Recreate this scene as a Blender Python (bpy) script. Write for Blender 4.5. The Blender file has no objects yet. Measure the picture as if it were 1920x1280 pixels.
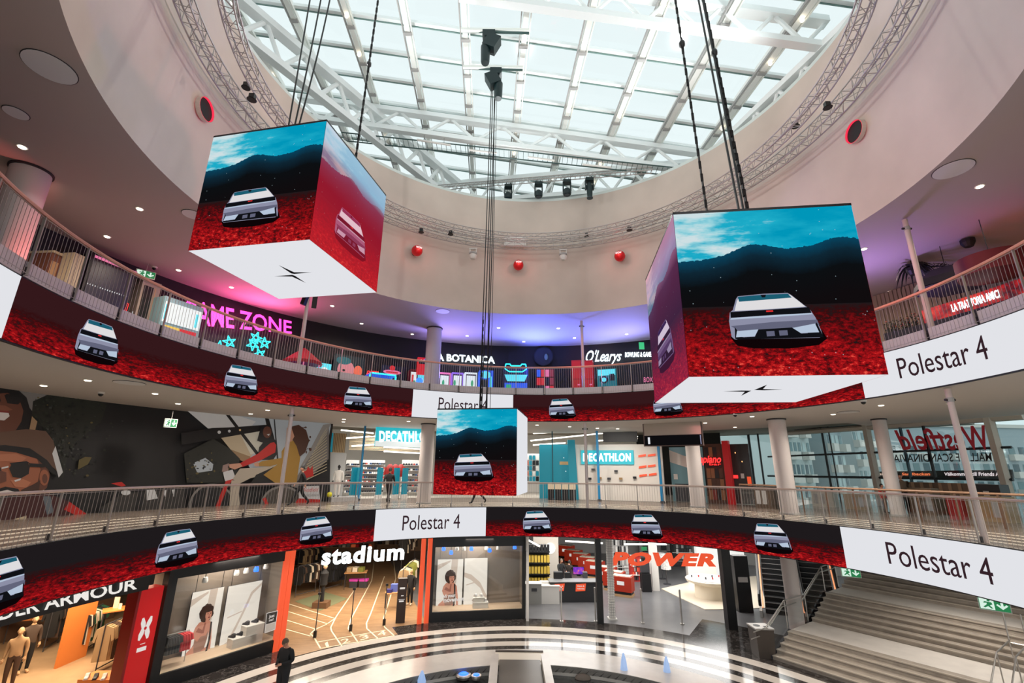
import bpy, bmesh, math, random
from mathutils import Vector, Matrix
random.seed(7)
PI=math.pi; R_=math.radians
S=bpy.context.scene; COL=S.collection
# ---------------------------------------------------------------- camera, world, exposure
FPX=853.33; PIT=R_(15.8); ROL=R_(.6); EYE=1.7
cam=bpy.data.cameras.new('camera'); cam.lens=16; cam.sensor_width=36; cam.clip_end=600; cam.clip_start=.05
co=bpy.data.objects.new('camera',cam); COL.objects.link(co); S.camera=co
co.matrix_world=Matrix.Translation((0,0,EYE))@Matrix.Rotation(PI/2+PIT,4,'X')@Matrix.Rotation(ROL,4,'Z')
W=bpy.data.worlds.new('sky'); S.world=W; W.use_nodes=True
bg=W.node_tree.nodes['Background']; bg.inputs[0].default_value=(.96,1,1,1); bg.inputs[1].default_value=1.15
S.view_settings.view_transform='Standard'; S.view_settings.look='None'; S.view_settings.gamma=1
S.view_settings.exposure=0; S.view_settings.use_curve_mapping=False
S.cycles.use_denoising=True; S.cycles.max_bounces=7; S.cycles.diffuse_bounces=4; S.cycles.glossy_bounces=3
S.cycles.transparent_max_bounces=24; S.cycles.sample_clamp_indirect=3; S.cycles.caustics_reflective=False; S.cycles.caustics_refractive=False
CX,CY=.75,11.84; G=-5.3; Z2=5.62; ZC1=4.09; ZC2=9.47; RB=11.24
def lamp(name,kind,loc,energy,color=(1,1,1),size=.1,target=None,angle=150,blend=.8,sy=None):
    l=bpy.data.lights.new(name,kind); l.energy=energy; l.color=color
    if kind in('POINT','SPOT'): l.shadow_soft_size=size
    if kind=='SPOT': l.spot_size=R_(angle); l.spot_blend=blend
    if kind=='AREA':
        l.size=size
        if sy: l.shape='RECTANGLE'; l.size_y=sy
    o=bpy.data.objects.new(name,l); COL.objects.link(o); o.location=loc
    if target is not None:
        o.rotation_euler=(Vector(target)-Vector(loc)).to_track_quat('-Z','Y').to_euler()
    return o
def pol(th,r,z): t=R_(th); return Vector((CX+r*math.cos(t),CY+r*math.sin(t),z))
# gallery downlights (each ring's recessed lamps), shop ceiling lights, coloured stage lights, added stair and skylight fills
for th in range(-16,200,18):
    if th<60 or th>125: lamp('gallery_light','SPOT',pol(th,14.2,ZC2-.06),420,(1,.82,.66),.12,pol(th,14.2,0),165,1)
for th in range(-7,196,18):
    lamp('gallery_light','SPOT',pol(th,14.6,ZC1-.06),620,(1,.89,.78),.12,pol(th,14.6,0),165,1)
    lamp('hall_light','SPOT',pol(th,12.2,-1.5),270,(1,.9,.8),.15,pol(th,11.5,-6),150,1)
lamp('stadium_shop_light','AREA',(-5.2,27.5,-1.75),600,(1,.85,.68),5,(-5.2,27.5,-9))
lamp('stadium_shop_light','AREA',(-9.0,25.5,-1.75),400,(1,.85,.68),4,(-9,25.5,-9))
lamp('power_shop_light','AREA',(4.5,30,-1.75),700,(1,.98,.95),7,(4.5,30,-9))
lamp('power_shop_light','AREA',(12,30,-1.75),500,(1,.98,.95),6,(12,30,-9))
lamp('clothes_shop_light','AREA',(-15.5,18.3,-1.8),560,(1,.76,.52),4,(-15.5,18.3,-9))
lamp('sports_shop_light','AREA',(-7.5,29.5,3.8),420,(1,.97,.93),4,(-7.5,29.5,0))
lamp('sports_shop_light','AREA',(2,32,3.8),420,(1,.97,.93),5,(2,32,0))
lamp('sports_wall_light','SPOT',(5.5,25.5,3.9),420,(1,.93,.85),.2,(6.5,29,1),110,1)
lamp('blue_arcade_light','SPOT',pol(88,14.8,6.9),2400,(.12,.18,1),.3,pol(86,13,9.6),170,1)
lamp('added_stair_fill','SPOT',pol(22,16.8,-.45),650,(1,.92,.84),.2,pol(22,16.5,-6),150,1)  # this and the next: fill lamps added to brighten the stairs
lamp('added_stair_fill','SPOT',pol(5,16.0,-.45),550,(1,.92,.84),.2,pol(5,15.5,-6),150,1)
lamp('blue_arcade_light','SPOT',pol(108,14.8,7.0),900,(.32,.26,1),.3,pol(108,13,9.6),170,1)
lamp('blue_arcade_light','SPOT',pol(66,15.0,7.0),1100,(.28,.30,1),.3,pol(70,13,9.6),160,1)
lamp('pink_arcade_light','SPOT',pol(144,15.6,7.8),520,(1,.12,.36),.3,pol(147,14.5,9.6),165,1)
lamp('violet_gallery_light','SPOT',pol(19,13.2,7.0),330,(.50,.30,1),.3,pol(15,13,9.6),165,1)
for th,e in((186,1500),(160,1100),(138,700),(20,1500),(-4,1500),(40,900),(110,400),(75,300)):
    lamp('red_stage_light','SPOT',pol(th+180,8.9,5.2),e,(1,.34,.30),.4,pol(th,10.4,9.9),56,1)
lamp('column_uplight','SPOT',pol(182,12.3,Z2+.25),260,(1,.20,.18),.1,pol(184.4,14,7.2),70,.5)
for th in(4.4,145.5,75.3): lamp('red_stage_light','SPOT',pol(th+180,6.5,3.4),3500,(1,.22,.22),.1,pol(th,11.6,7.4),9,.6)
for th in(100,190,-10,45,150): lamp('added_skylight_fill','SPOT',pol(th,9.1,14.3),1300,(.95,1,1),.2,pol(th+180,5,19),140,1)  # fill lamps added to brighten the rafters and upper drum
# ---------------------------------------------------------------- pixel -> place
def ray(x,y):
    a=x-960; b=640-y; c,s=math.cos(ROL),math.sin(ROL); X=a*c-b*s; Y=a*s+b*c
    return Vector((X,FPX*math.cos(PIT)-Y*math.sin(PIT),FPX*math.sin(PIT)+Y*math.cos(PIT))).normalized()
EY=Vector((0,0,EYE))
def pz(x,y,z): d=ray(x,y); return EY+d*((z-EYE)/d.z)
def pc(x,y,r):
    d=ray(x,y); ax,ay=-CX,-CY; A=d.x**2+d.y**2; B=2*(d.x*ax+d.y*ay); Cc=ax*ax+ay*ay-r*r
    t=(-B+math.sqrt(max(B*B-4*A*Cc,0)))/(2*A); return EY+d*t
def pth(x,y,r):
    p=pc(x,y,r); t=math.degrees(math.atan2(p.y-CY,p.x-CX)); return t+360 if t<-90 else t
class Plane:
    def __init__(s,p,q):
        s.p=Vector((p[0],p[1],0)); s.u=(Vector((q[0],q[1],0))-s.p); s.L=s.u.length; s.u.normalize(); s.n=Vector((s.u.y,-s.u.x,0))
        if s.n.dot(s.p)>0: s.n=-s.n
    def at(s,x,y,off=0):
        d=ray(x,y); p=s.p+s.n*off; t=(p-EY).dot(s.n)/d.dot(s.n); return EY+d*t
    def pt(s,u,z,off=0): return s.p+s.u*u+s.n*off+Vector((0,0,z))
# ---------------------------------------------------------------- materials
def lin(c): return tuple((v/255/12.92 if v/255<=.04045 else ((v/255+.055)/1.055)**2.4) for v in c[:3])
MC={}
def M(name,rgb=(200,200,200),rough=.6,metal=0,emit=0,noise=0,scale=6,alpha=None,spec=.5):
    if name in MC: return MC[name]
    m=bpy.data.materials.new(name); m.use_nodes=True; nt=m.node_tree; b=nt.nodes['Principled BSDF']; c=(*lin(rgb),1)
    b.inputs['Base Color'].default_value=c; b.inputs['Roughness'].default_value=rough; b.inputs['Metallic'].default_value=metal
    b.inputs['Specular IOR Level'].default_value=spec
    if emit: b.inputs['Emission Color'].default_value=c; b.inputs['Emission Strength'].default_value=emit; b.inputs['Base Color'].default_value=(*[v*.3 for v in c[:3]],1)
    if alpha is not None: b.inputs['Alpha'].default_value=alpha
    if noise:
        g=nt.nodes.new('ShaderNodeNewGeometry'); n=nt.nodes.new('ShaderNodeTexNoise'); n.inputs['Scale'].default_value=scale; n.inputs['Detail'].default_value=6
        nt.links.new(g.outputs['Position'],n.inputs['Vector']); r=nt.nodes.new('ShaderNodeValToRGB')
        r.color_ramp.elements[0].position=.3; r.color_ramp.elements[1].position=.7
        r.color_ramp.elements[0].color=(*[max(v*(1-noise),0) for v in c[:3]],1); r.color_ramp.elements[1].color=(*[min(v*(1+noise),1) for v in c[:3]],1)
        nt.links.new(n.outputs['Fac'],r.inputs[0]); nt.links.new(r.outputs[0],b.inputs['Base Color'])
    MC[name]=m; return m
def scr(name,rgb): # self-lit screen colour
    if name in MC: return MC[name]
    m=bpy.data.materials.new(name); m.use_nodes=True; nt=m.node_tree; nt.nodes.clear()
    e=nt.nodes.new('ShaderNodeEmission'); e.inputs[0].default_value=(*lin(rgb),1); o=nt.nodes.new('ShaderNodeOutputMaterial'); nt.links.new(e.outputs[0],o.inputs[0])
    MC[name]=m; return m
class NT:
    def __init__(s,name):
        s.m=bpy.data.materials.new(name); s.m.use_nodes=True; s.t=s.m.node_tree; MC[name]=s.m; s.b=s.t.nodes['Principled BSDF']
    def n(s,k,**kw):
        o=s.t.nodes.new(k)
        for a,v in kw.items(): setattr(o,a,v)
        return o
    def l(s,a,b): s.t.links.new(a,b)
    def math(s,op,a,b=None,c=None,clamp=False):
        o=s.n('ShaderNodeMath',operation=op); o.use_clamp=clamp
        for i,v in enumerate((a,b,c)):
            if v is None: continue
            if isinstance(v,(int,float)): o.inputs[i].default_value=v
            else: s.l(v,o.inputs[i])
        return o.outputs[0]
    def ramp(s,f,st,inter='LINEAR'):
        o=s.n('ShaderNodeValToRGB'); s.l(f,o.inputs[0]); e=o.color_ramp.elements; o.color_ramp.interpolation=inter
        while len(e)<len(st): e.new(.5)
        for el,(p,c) in zip(e,st): el.position=p; el.color=(*(lin(c)),1)
        return o.outputs[0]
    def mix(s,f,a,b):
        o=s.n('ShaderNodeMix',data_type='RGBA')
        if isinstance(f,(int,float)): o.inputs[0].default_value=f
        else: s.l(f,o.inputs[0])
        for v,i in((a,6),(b,7)):
            if isinstance(v,tuple): o.inputs[i].default_value=(*lin(v),1)
            else: s.l(v,o.inputs[i])
        return o.outputs[2]
    def noise(s,vec,scale,detail=4,rough=.6,sc=None):
        if sc:
            mp=s.n('ShaderNodeMapping'); mp.inputs['Scale'].default_value=sc; s.l(vec,mp.inputs[0]); vec=mp.outputs[0]
        o=s.n('ShaderNodeTexNoise'); o.inputs['Scale'].default_value=scale; o.inputs['Detail'].default_value=detail; o.inputs['Roughness'].default_value=rough; s.l(vec,o.inputs['Vector']); return o.outputs['Fac']
    def emit(s,c,k=1):
        e=s.n('ShaderNodeEmission'); s.l(c,e.inputs[0]); e.inputs[1].default_value=k; o=[x for x in s.t.nodes if x.type=='OUTPUT_MATERIAL'][0]; s.l(e.outputs[0],o.inputs[0])
def field_mat(name,cube,tint=None,dark=(30,26,28),amt=.6,side='L'):
    k=NT(name); uv=k.n('ShaderNodeUVMap').outputs[0]; sp=k.n('ShaderNodeSeparateXYZ'); k.l(uv,sp.inputs[0]); u,v=sp.outputs[0],sp.outputs[1]
    hz=.40 if cube else .58; sc=30 if cube else 15
    n1=k.noise(uv,sc,6,.75,(1,1.6,1)); n2=k.noise(uv,3.2,3,.6,(1,2.5,1))
    f=k.math('MULTIPLY',k.math('SUBTRACT',hz,v),1/hz,clamp=True)
    f=k.math('POWER',f,.6 if cube else .8)
    a=k.math('ADD',k.math('MULTIPLY',k.math('SUBTRACT',n1,.5),3.4),k.math('ADD',k.math('MULTIPLY',k.math('SUBTRACT',n2,.5),1.3),.62 if cube else .54))
    a=k.math('MULTIPLY',a,f,clamp=True)
    red=k.ramp(a,[(0,dark),(.16,(50,12,14)),(.5,(138,14,20)),(.8,(196,26,30)),(1,(238,92,74))])
    c=red
    if cube:
        sn=k.noise(uv,2.2,5,.6,(1,3.5,1)); gr=k.math('ADD',k.math('MULTIPLY',u,.75),k.math('MULTIPLY',k.math('SUBTRACT',.55,sn),2.6))
        sky=k.ramp(gr,[(0,(205,222,226)),(.2,(150,210,220)),(.42,(30,172,200)),(1,(0,150,185))])
        fc=k.n('ShaderNodeFloatCurve'); cv=fc.mapping.curves[0]; pts=[(0,.685),(.12,.69),(.25,.715),(.32,.74),(.40,.775),(.5,.768),(.6,.745),(.7,.75),(.78,.765),(.84,.79),(.92,.80),(1,.785)]
        cv.points[0].location=pts[0]; cv.points[1].location=pts[-1]
        for p in pts[1:-1]: cv.points.new(*p)
        fc.mapping.update(); k.l(u,fc.inputs['Value'])
        rg=k.math('ADD',fc.outputs[0],k.math('MULTIPLY',k.math('SUBTRACT',k.noise(uv,40,3),.5),.025))
        mt=k.ramp(k.math('MULTIPLY',k.math('SUBTRACT',rg,v),3,clamp=True),[(0,(8,66,92)),(.22,(14,38,52)),(.5,(12,15,18)),(1,(16,12,14))])
        lo=k.math('GREATER_THAN',v,hz)
        c=k.mix(lo,red,mt); c=k.mix(k.math('GREATER_THAN',v,rg),c,sky)
        vo=k.n('ShaderNodeTexVoronoi'); vo.inputs['Scale'].default_value=22; k.l(uv,vo.inputs['Vector'])
        c=k.mix(k.math('MULTIPLY',k.math('LESS_THAN',vo.outputs['Distance'],.06),.5),c,(190,215,225))
    if tint: c=k.mix(amt,c,k.ramp(v,tint))
    k.emit(c); return k.m
M_CUBE=field_mat('screen_mountains',True)
M_CUBE_R=field_mat('screen_mountains_red_glare',True,[(0,(205,40,50)),(.5,(180,30,55)),(.75,(170,60,90)),(.85,(175,190,215)),(1,(190,205,225))],amt=.62)  # same picture, oblique-view glare and colour shift mixed into its colours
M_CUBE_V=field_mat('screen_mountains_violet_glare',True,[(0,(150,40,75)),(.4,(80,45,80)),(.7,(110,50,90)),(.85,(200,120,160)),(1,(225,110,130))],amt=.6)  # violet version, side-view glare put into the picture colours
M_BAND=field_mat('screen_field',False)
M_BAND2=field_mat('screen_field_upper',False,dark=(52,24,27))
WHITE_SCR=scr('screen_white',(226,227,232)); BLK_SCR=scr('screen_black',(14,13,15))
def radial(name,rings,c0,c1,rough=.2,noise=.35,sc=1.5,tiles=False):
    k=NT(name); g=k.n('ShaderNodeNewGeometry').outputs['Position']; sp=k.n('ShaderNodeSeparateXYZ'); k.l(g,sp.inputs[0])
    dx=k.math('SUBTRACT',sp.outputs[0],CX); dy=k.math('SUBTRACT',sp.outputs[1],CY)
    r=k.math('SQRT',k.math('ADD',k.math('MULTIPLY',dx,dx),k.math('MULTIPLY',dy,dy))); s=None
    for a,b in rings:
        w=k.math('MULTIPLY',k.math('GREATER_THAN',r,a),k.math('LESS_THAN',r,b)); s=w if s is None else k.math('MAXIMUM',s,w)
    n=k.noise(g,sc,8,.7); vein=k.ramp(n,[(.3,c0),(.49,tuple(min(255,v*1.15) for v in c0)),(.5,tuple(min(255,v*1+60*noise*2) for v in c0)),(.515,c0),(.8,tuple(v*.7 for v in c0))])
    c1n=k.mix(k.math('MULTIPLY',k.noise(g,1.1,3),.35),c1,tuple(v*.86 for v in c1))
    k.l(k.mix(s,vein,c1n),k.b.inputs['Base Color']); k.b.inputs['Roughness'].default_value=rough
    return k.m
# ---------------------------------------------------------------- mesh building
def tag(o,label,cat,group=None):
    o['label']=label; o['category']=cat
    if group: o['group']=group
    return o
def thing(name,label,cat,loc=(0,0,0),rz=0,group=None):
    o=bpy.data.objects.new(name,None); COL.objects.link(o); o.location=loc; o.rotation_euler=(0,0,rz); o.empty_display_size=.2
    return tag(o,label,cat,group)
class MB:
    def __init__(s): s.v=[];s.f=[];s.mi=[];s.m=[];s.uv=None;s.T=None
    def mid(s,m):
        if m not in s.m: s.m.append(m)
        return s.m.index(m)
    def add(s,vs,fs,m):
        k=len(s.v); i=s.mid(m)
        s.v+=[(s.T@Vector(p)) if s.T else Vector(p) for p in vs]
        for f in fs: s.f.append([k+a for a in f]); s.mi.append(i)
        return s
    def box(s,c,d,m,rz=0,tilt=None):
        a,b,e=d[0]/2,d[1]/2,d[2]/2; Mx=Matrix.Rotation(rz,3,'Z')
        if tilt: Mx=Mx@Matrix.Rotation(tilt[1],3,tilt[0])
        vs=[Vector(c)+Mx@Vector((x*a,y*b,z*e)) for z in(-1,1) for y in(-1,1) for x in(-1,1)]
        return s.add(vs,[(0,2,3,1),(4,5,7,6),(0,1,5,4),(2,6,7,3),(0,4,6,2),(1,3,7,5)],m)
    def tube(s,p,q,r,m,n=8,r2=None,caps=True):
        p=Vector(p);q=Vector(q);d=q-p
        if d.length<1e-6: return s
        x=d.orthogonal().normalized(); y=d.normalized().cross(x); r2=r if r2 is None else r2
        vs=[p+(x*math.cos(2*PI*i/n)+y*math.sin(2*PI*i/n))*r for i in range(n)]+[q+(x*math.cos(2*PI*i/n)+y*math.sin(2*PI*i/n))*r2 for i in range(n)]
        fs=[(i,(i+1)%n,n+(i+1)%n,n+i) for i in range(n)]
        if caps: fs+=[tuple(range(n-1,-1,-1)),tuple(range(n,2*n))]
        return s.add(vs,fs,m)
    def path(s,pts,r,m,n=6):
        for a,b in zip(pts,pts[1:]): s.tube(a,b,r,m,n)
        return s
    def lathe(s,c,prof,m,n=20,ax=None):
        c=Vector(c); Q=Vector((0,0,1)).rotation_difference(Vector(ax)) if ax is not None else None
        vs=[]
        for r,z in prof:
            for i in range(n):
                p=Vector((r*math.cos(2*PI*i/n),r*math.sin(2*PI*i/n),z)); vs.append(c+(Q@p if Q else p))
        fs=[(j*n+i,j*n+(i+1)%n,(j+1)*n+(i+1)%n,(j+1)*n+i) for j in range(len(prof)-1) for i in range(n)]
        fs+=[tuple(range(n-1,-1,-1)),tuple(range((len(prof)-1)*n,len(prof)*n))]
        return s.add(vs,fs,m)
    def ball(s,c,r,m,n=14,sc=(1,1,1)):
        k=n//2; prof=[(r*math.sin(PI*j/k),-r*math.cos(PI*j/k)) for j in range(k+1)]
        vs=[];c=Vector(c)
        for a,z in prof:
            for i in range(n): vs.append(c+Vector((max(a,1e-4)*math.cos(2*PI*i/n)*sc[0],max(a,1e-4)*math.sin(2*PI*i/n)*sc[1],z*sc[2])))
        return s.add(vs,[(j*n+i,j*n+(i+1)%n,(j+1)*n+(i+1)%n,(j+1)*n+i) for j in range(k) for i in range(n)],m)
    def arc(s,r0,r1,z0,z1,t0,t1,m,st=3):
        n=max(2,int(abs(t1-t0)/st)+1); vs=[]
        for i in range(n+1):
            t=t0+(t1-t0)*i/n
            for r,z in((r0,z0),(r1,z0),(r1,z1),(r0,z1)): vs.append(pol(t,r,z))
        fs=[]
        for i in range(n):
            a=4*i
            for j in range(4): fs.append((a+j,a+(j+1)%4,a+4+(j+1)%4,a+4+j))
        fs+=[(3,2,1,0),(4*n,4*n+1,4*n+2,4*n+3)]
        return s.add(vs,fs,m)
    def prism(s,pts,d,m):
        d=Vector(d); n=len(pts); vs=[Vector(p) for p in pts]; vs+= [p+d for p in vs]
        return s.add(vs,[tuple(range(n)),tuple(range(2*n-1,n-1,-1))]+[(i,i+n,(i+1)%n+n,(i+1)%n) for i in range(n)],m)
    def build(s,name,parent=None,smooth=False,label=None,cat=None,group=None,kind=None,local=False,autoflat=None):
        me=bpy.data.meshes.new(name); vs=s.v; loc=Vector((0,0,0))
        if parent is not None and not local: 
            q=parent; o=Vector(parent.location)
            while q.parent: q=q.parent; o+=Vector(q.location)
            vs=[v-o for v in vs]
        elif parent is None and cat and vs:
            xs=[v.x for v in vs];ys=[v.y for v in vs]; loc=Vector(((min(xs)+max(xs))/2,(min(ys)+max(ys))/2,min(v.z for v in vs))); vs=[v-loc for v in vs]
        me.from_pydata([tuple(v) for v in vs],[],s.f)
        for m in s.m: me.materials.append(m)
        me.polygons.foreach_set('material_index',s.mi)
        if s.uv:
            ul=me.uv_layers.new(name='UVMap'); 
            for lo in me.loops: ul.data[lo.index].uv=s.uv[lo.vertex_index]
        me.update(); 
        bm=bmesh.new(); bm.from_mesh(me)
        if not s.uv: bmesh.ops.recalc_face_normals(bm,faces=bm.faces)
        bm.to_mesh(me); bm.free()
        if smooth:
            me.shade_smooth()
            try: me.set_sharp_from_angle(angle=R_(40))
            except Exception: pass
        o=bpy.data.objects.new(name,me); COL.objects.link(o); o.location=loc
        if parent is not None: o.parent=parent
        if label: o['label']=label
        if cat: o['category']=cat
        if group: o['group']=group
        if kind: o['kind']=kind
        return o
def struct(name,mb,smooth=False): return mb.build(name,kind='structure',smooth=smooth)
def surf(fn,nu,nv,m,ul=1.,vl=1.,mb=None):
    s=mb or MB(); k=len(s.v); vs=[];uv=[]
    for j in range(nv+1):
        for i in range(nu+1): vs.append(fn(i/nu,j/nv)); uv.append((i/nu*ul,j/nv*vl))
    s.add(vs,[(j*(nu+1)+i,j*(nu+1)+i+1,(j+1)*(nu+1)+i+1,(j+1)*(nu+1)+i) for j in range(nv) for i in range(nu)],m)
    s.uv=(s.uv or [])+uv; return s
def copy_tree(o,parent=None):
    c=o.copy(); COL.objects.link(c); c.parent=parent
    for ch in list(o.children): copy_tree(ch,c)
    return c
# flat artwork: polygons given in 2-D, cut on a grid and laid on a surface
def art_mesh(polys,mapper,step,name,parent=None,gap=.006,label=None,cat=None,group=None,kind=None,base=0,local=False):
    out=MB()
    li=0
    for mat,pts,*small in polys:
        li+=.06 if small else 1
        bm=bmesh.new(); vs=[bm.verts.new((p[0],p[1],0)) for p in pts]
        try: bm.faces.new(vs)
        except Exception: bm.free(); continue
        bmesh.ops.triangulate(bm,faces=bm.faces[:])
        if step:
            for ax in(0,1):
                lo=min(p[ax] for p in pts); hi=max(p[ax] for p in pts); k=math.ceil(lo/step)*step
                while k<hi:
                    n=(1,0,0) if ax==0 else (0,1,0); c=(k,0,0) if ax==0 else (0,k,0)
                    bmesh.ops.bisect_plane(bm,geom=bm.verts[:]+bm.edges[:]+bm.faces[:],plane_co=c,plane_no=n); k+=step
        bm.verts.index_update()
        out.add([mapper(v.co.x,v.co.y,base+li*gap) for v in bm.verts],[[v.index for v in f.verts] for f in bm.faces],mat); bm.free()
    return out.build(name,parent,label=label,cat=cat,group=group,kind=kind,local=local)
TC={}
def text_pts(txt,bold=0.,shear=0.,extr=.0,res=3):
    key=(txt,bold,shear,extr)
    if key in TC: return TC[key]
    cu=bpy.data.curves.new('t','FONT'); cu.body=txt; cu.size=1; cu.offset=bold; cu.shear=shear; cu.extrude=.5; cu.resolution_u=res; cu.space_character=1.12 if bold>=.04 else 1.0
    o=bpy.data.objects.new('t',cu); COL.objects.link(o); dg=bpy.context.evaluated_depsgraph_get(); dg.update()
    me=bpy.data.meshes.new_from_object(o.evaluated_get(dg)); bpy.data.objects.remove(o)
    vs=[v.co.copy() for v in me.vertices]; fs=[list(p.vertices) for p in me.polygons]; bpy.data.meshes.remove(me)
    x0=min(v.x for v in vs);x1=max(v.x for v in vs);y0=0 if not any(ch in txt for ch in'gjpqy,') else min(v.y for v in vs); y0=0; y1=max(v.y for v in vs)
    vs=[Vector(((v.x-x0)/(x1-x0),(v.y-y0)/(y1-y0),v.z)) for v in vs]
    TC[key]=(vs,fs); return TC[key]
def text(name,txt,fn,mat,parent=None,bold=0.,shear=0.,depth=.03,flip=False,**kw):
    """fn(u,v,w): u,v in 0..1 across the word, w the distance out of the wall"""
    vs,fs=text_pts(txt,bold,shear); mb=MB(); mb.add([fn((1-v.x) if flip else v.x,v.y,(v.z+.5)*depth) for v in vs],fs,mat)
    return mb.build(name,parent,**kw)
def quadmap(fn,pts):
    """bilinear inside 4 pixel corners BL BR TR TL, then fn(px,py,off)"""
    (a,b,c,d)=[Vector((*p,0)) for p in pts]
    def g(u,v,w):
        p=a*(1-u)*(1-v)+b*u*(1-v)+c*u*v+d*(1-u)*v; return fn(p.x,p.y,w)
    return g
def cylmap(r): return lambda x,y,o: pc(x,y,r-o)
def planemap(P,base=0): return lambda x,y,o: P.at(x,y,base+o)
def rect(x0,y0,x1,y1): return [(x0,y0),(x1,y0),(x1,y1),(x0,y1)]
def ell(cx,cy,rx,ry,n=20,a0=0,a1=360,rot=0):
    o=[]
    for i in range(n):
        t=R_(a0+(a1-a0)*i/(n-(0 if a1-a0==360 else 1))); x=rx*math.cos(t);y=ry*math.sin(t); c,s_=math.cos(R_(rot)),math.sin(R_(rot)); o.append((cx+x*c-y*s_,cy+x*s_+y*c))
    return o
ORD=['first','second','third','fourth','fifth','sixth','seventh','eighth','ninth','tenth','eleventh','twelfth','thirteenth','fourteenth','fifteenth','sixteenth','seventeenth','eighteenth','nineteenth','twentieth','twenty-first','twenty-second','twenty-third','twenty-fourth','twenty-fifth','twenty-sixth','twenty-seventh','twenty-eighth','twenty-ninth','thirtieth']
# common materials
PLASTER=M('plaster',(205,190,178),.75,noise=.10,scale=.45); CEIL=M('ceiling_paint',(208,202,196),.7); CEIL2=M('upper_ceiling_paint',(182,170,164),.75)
BLACK=M('black_metal',(12,12,13),.35); STEEL=M('brushed_steel',(185,180,174),.32,.85); WHITEP=M('white_paint',(225,222,216),.45); WSTEEL=M('white_steel',(246,250,249),.4)
RAIL=M('champagne_handrail',(205,180,165),.35,.3); BAR=M('railing_bar',(175,165,158),.35,.6); DARK=M('dark_joint',(45,38,40),.5)
GREYP=M('grey_paint',(168,166,164),.5); ALU=M('truss_aluminium',(178,172,168),.4,.35); CHAIN=M('hoist_chain',(30,28,27),.5,.5); TEAL=M('teal_paint',(18,120,170),.4)
ORANGE=M('orange_paint_emissive',(250,92,52),.45,emit=.7); WOOD=M('oak',(190,140,92),.5,noise=.15,scale=5); GLOW=M('lamp_glow',(255,238,210),.5,emit=6)  # orange paint is given emission to look brighter, it is no lamp
# ================================================================ structure
def ring(r0,r1,z0,z1,t0=-60,t1=240,m=CEIL): return MB().arc(r0,r1,z0,z1,t0,t1,m,2)
FL0=radial('marble_floor',[(8.6,9.39),(9.8,10.3),(10.7,11.25),(11.7,12.25)],(44,40,38),(212,204,194),.12,.5)
mb=MB(); mb.arc(7.85,13.4,G-.2,G,-60,240,FL0,2); mb.arc(13.4,16.2,G-.2,G,-60,57,FL0,2); struct('floor_hall',mb)
STRIPE1=radial('gallery_floor_stripes',[(11.5,11.75),(12.15,12.4),(12.8,13.05),(13.5,13.75),(14.3,14.55)],(112,100,90),(226,214,196),.22,.2)
struct('floor_gallery',ring(RB+.06,19.2,-.25,0,-60,240,STRIPE1))
struct('floor_upper_gallery',ring(RB+.06,19.2,Z2-.2,Z2,-60,240,M('upper_floor',(150,140,132),.35)))
struct('ceiling_hall',ring(RB+.12,19.0,-1.23,-1.05,66,240,CEIL)); 
struct('ceiling_gallery',ring(RB+.08,18.9,ZC1,ZC1+.15,-60,240,CEIL))
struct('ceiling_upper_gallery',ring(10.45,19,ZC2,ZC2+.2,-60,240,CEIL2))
# the tall plastered drum under the skylight
DR0,DR1,ZD=10.45,10.12,15.9
def drum(u,v):
    t=-60+300*u; z=ZC2+(ZD-ZC2)*v; r=DR0+(DR1-DR0)*v-.12*math.sin(PI*v); return pol(t,r,z)
d=surf(drum,150,8,PLASTER); struct('wall_drum',d,True)
struct('trim_1',MB().arc(DR1,DR1+.5,ZD,ZD+.15,-60,240,M('drum_cap',(215,225,220),.5),2))
# lantern walls and roof
def roofz(x,y,z0=19.): return z0-.13*x+.035*(y-12)
PANE=M('skylight_glass',(255,255,255),.05); 
k=NT('skylight_pane'); tr=k.n('ShaderNodeBsdfTransparent'); tr.inputs[0].default_value=(.77,.84,.85,1); gl=k.n('ShaderNodeBsdfGlossy'); gl.inputs['Roughness'].default_value=.1
mx=k.n('ShaderNodeMixShader'); mx.inputs[0].default_value=.04; k.l(tr.outputs[0],mx.inputs[1]); k.l(gl.outputs[0],mx.inputs[2]); k.l(mx.outputs[0],[x for x in k.t.nodes if x.type=='OUTPUT_MATERIAL'][0].inputs[0]); PANE=k.m
k=NT('clear_pane'); tr=k.n('ShaderNodeBsdfTransparent'); tr.inputs[0].default_value=(.95,.97,.97,1); gl=k.n('ShaderNodeBsdfGlossy'); gl.inputs['Roughness'].default_value=.03
mx=k.n('ShaderNodeMixShader'); mx.inputs[0].default_value=.06; k.l(tr.outputs[0],mx.inputs[1]); k.l(gl.outputs[0],mx.inputs[2]); k.l(mx.outputs[0],[x for x in k.t.nodes if x.type=='OUTPUT_MATERIAL'][0].inputs[0]); CLEAR=k.m
k=NT('facade_pane'); tr=k.n('ShaderNodeBsdfTransparent'); tr.inputs[0].default_value=(.80,.88,.89,1); gl=k.n('ShaderNodeBsdfGlossy'); gl.inputs['Roughness'].default_value=.03
mx=k.n('ShaderNodeMixShader'); mx.inputs[0].default_value=.05; k.l(tr.outputs[0],mx.inputs[1]); k.l(gl.outputs[0],mx.inputs[2]); k.l(mx.outputs[0],[x for x in k.t.nodes if x.type=='OUTPUT_MATERIAL'][0].inputs[0]); FAC_G=k.m
mb=MB(); mb.add([(x,y,roofz(x,y,19.35)) for x,y in((-22,-6),(24,-6),(24,36),(-22,36))],[(0,1,2,3)],PANE); SKY=thing('window_1','x','x',(1,12,19)); del SKY['label'],SKY['category']; SKY['kind']='structure'; mb.build('glass_pane',SKY)
LW=M('lantern_wall',(205,225,222),.6)
mb=MB(); 
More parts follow.
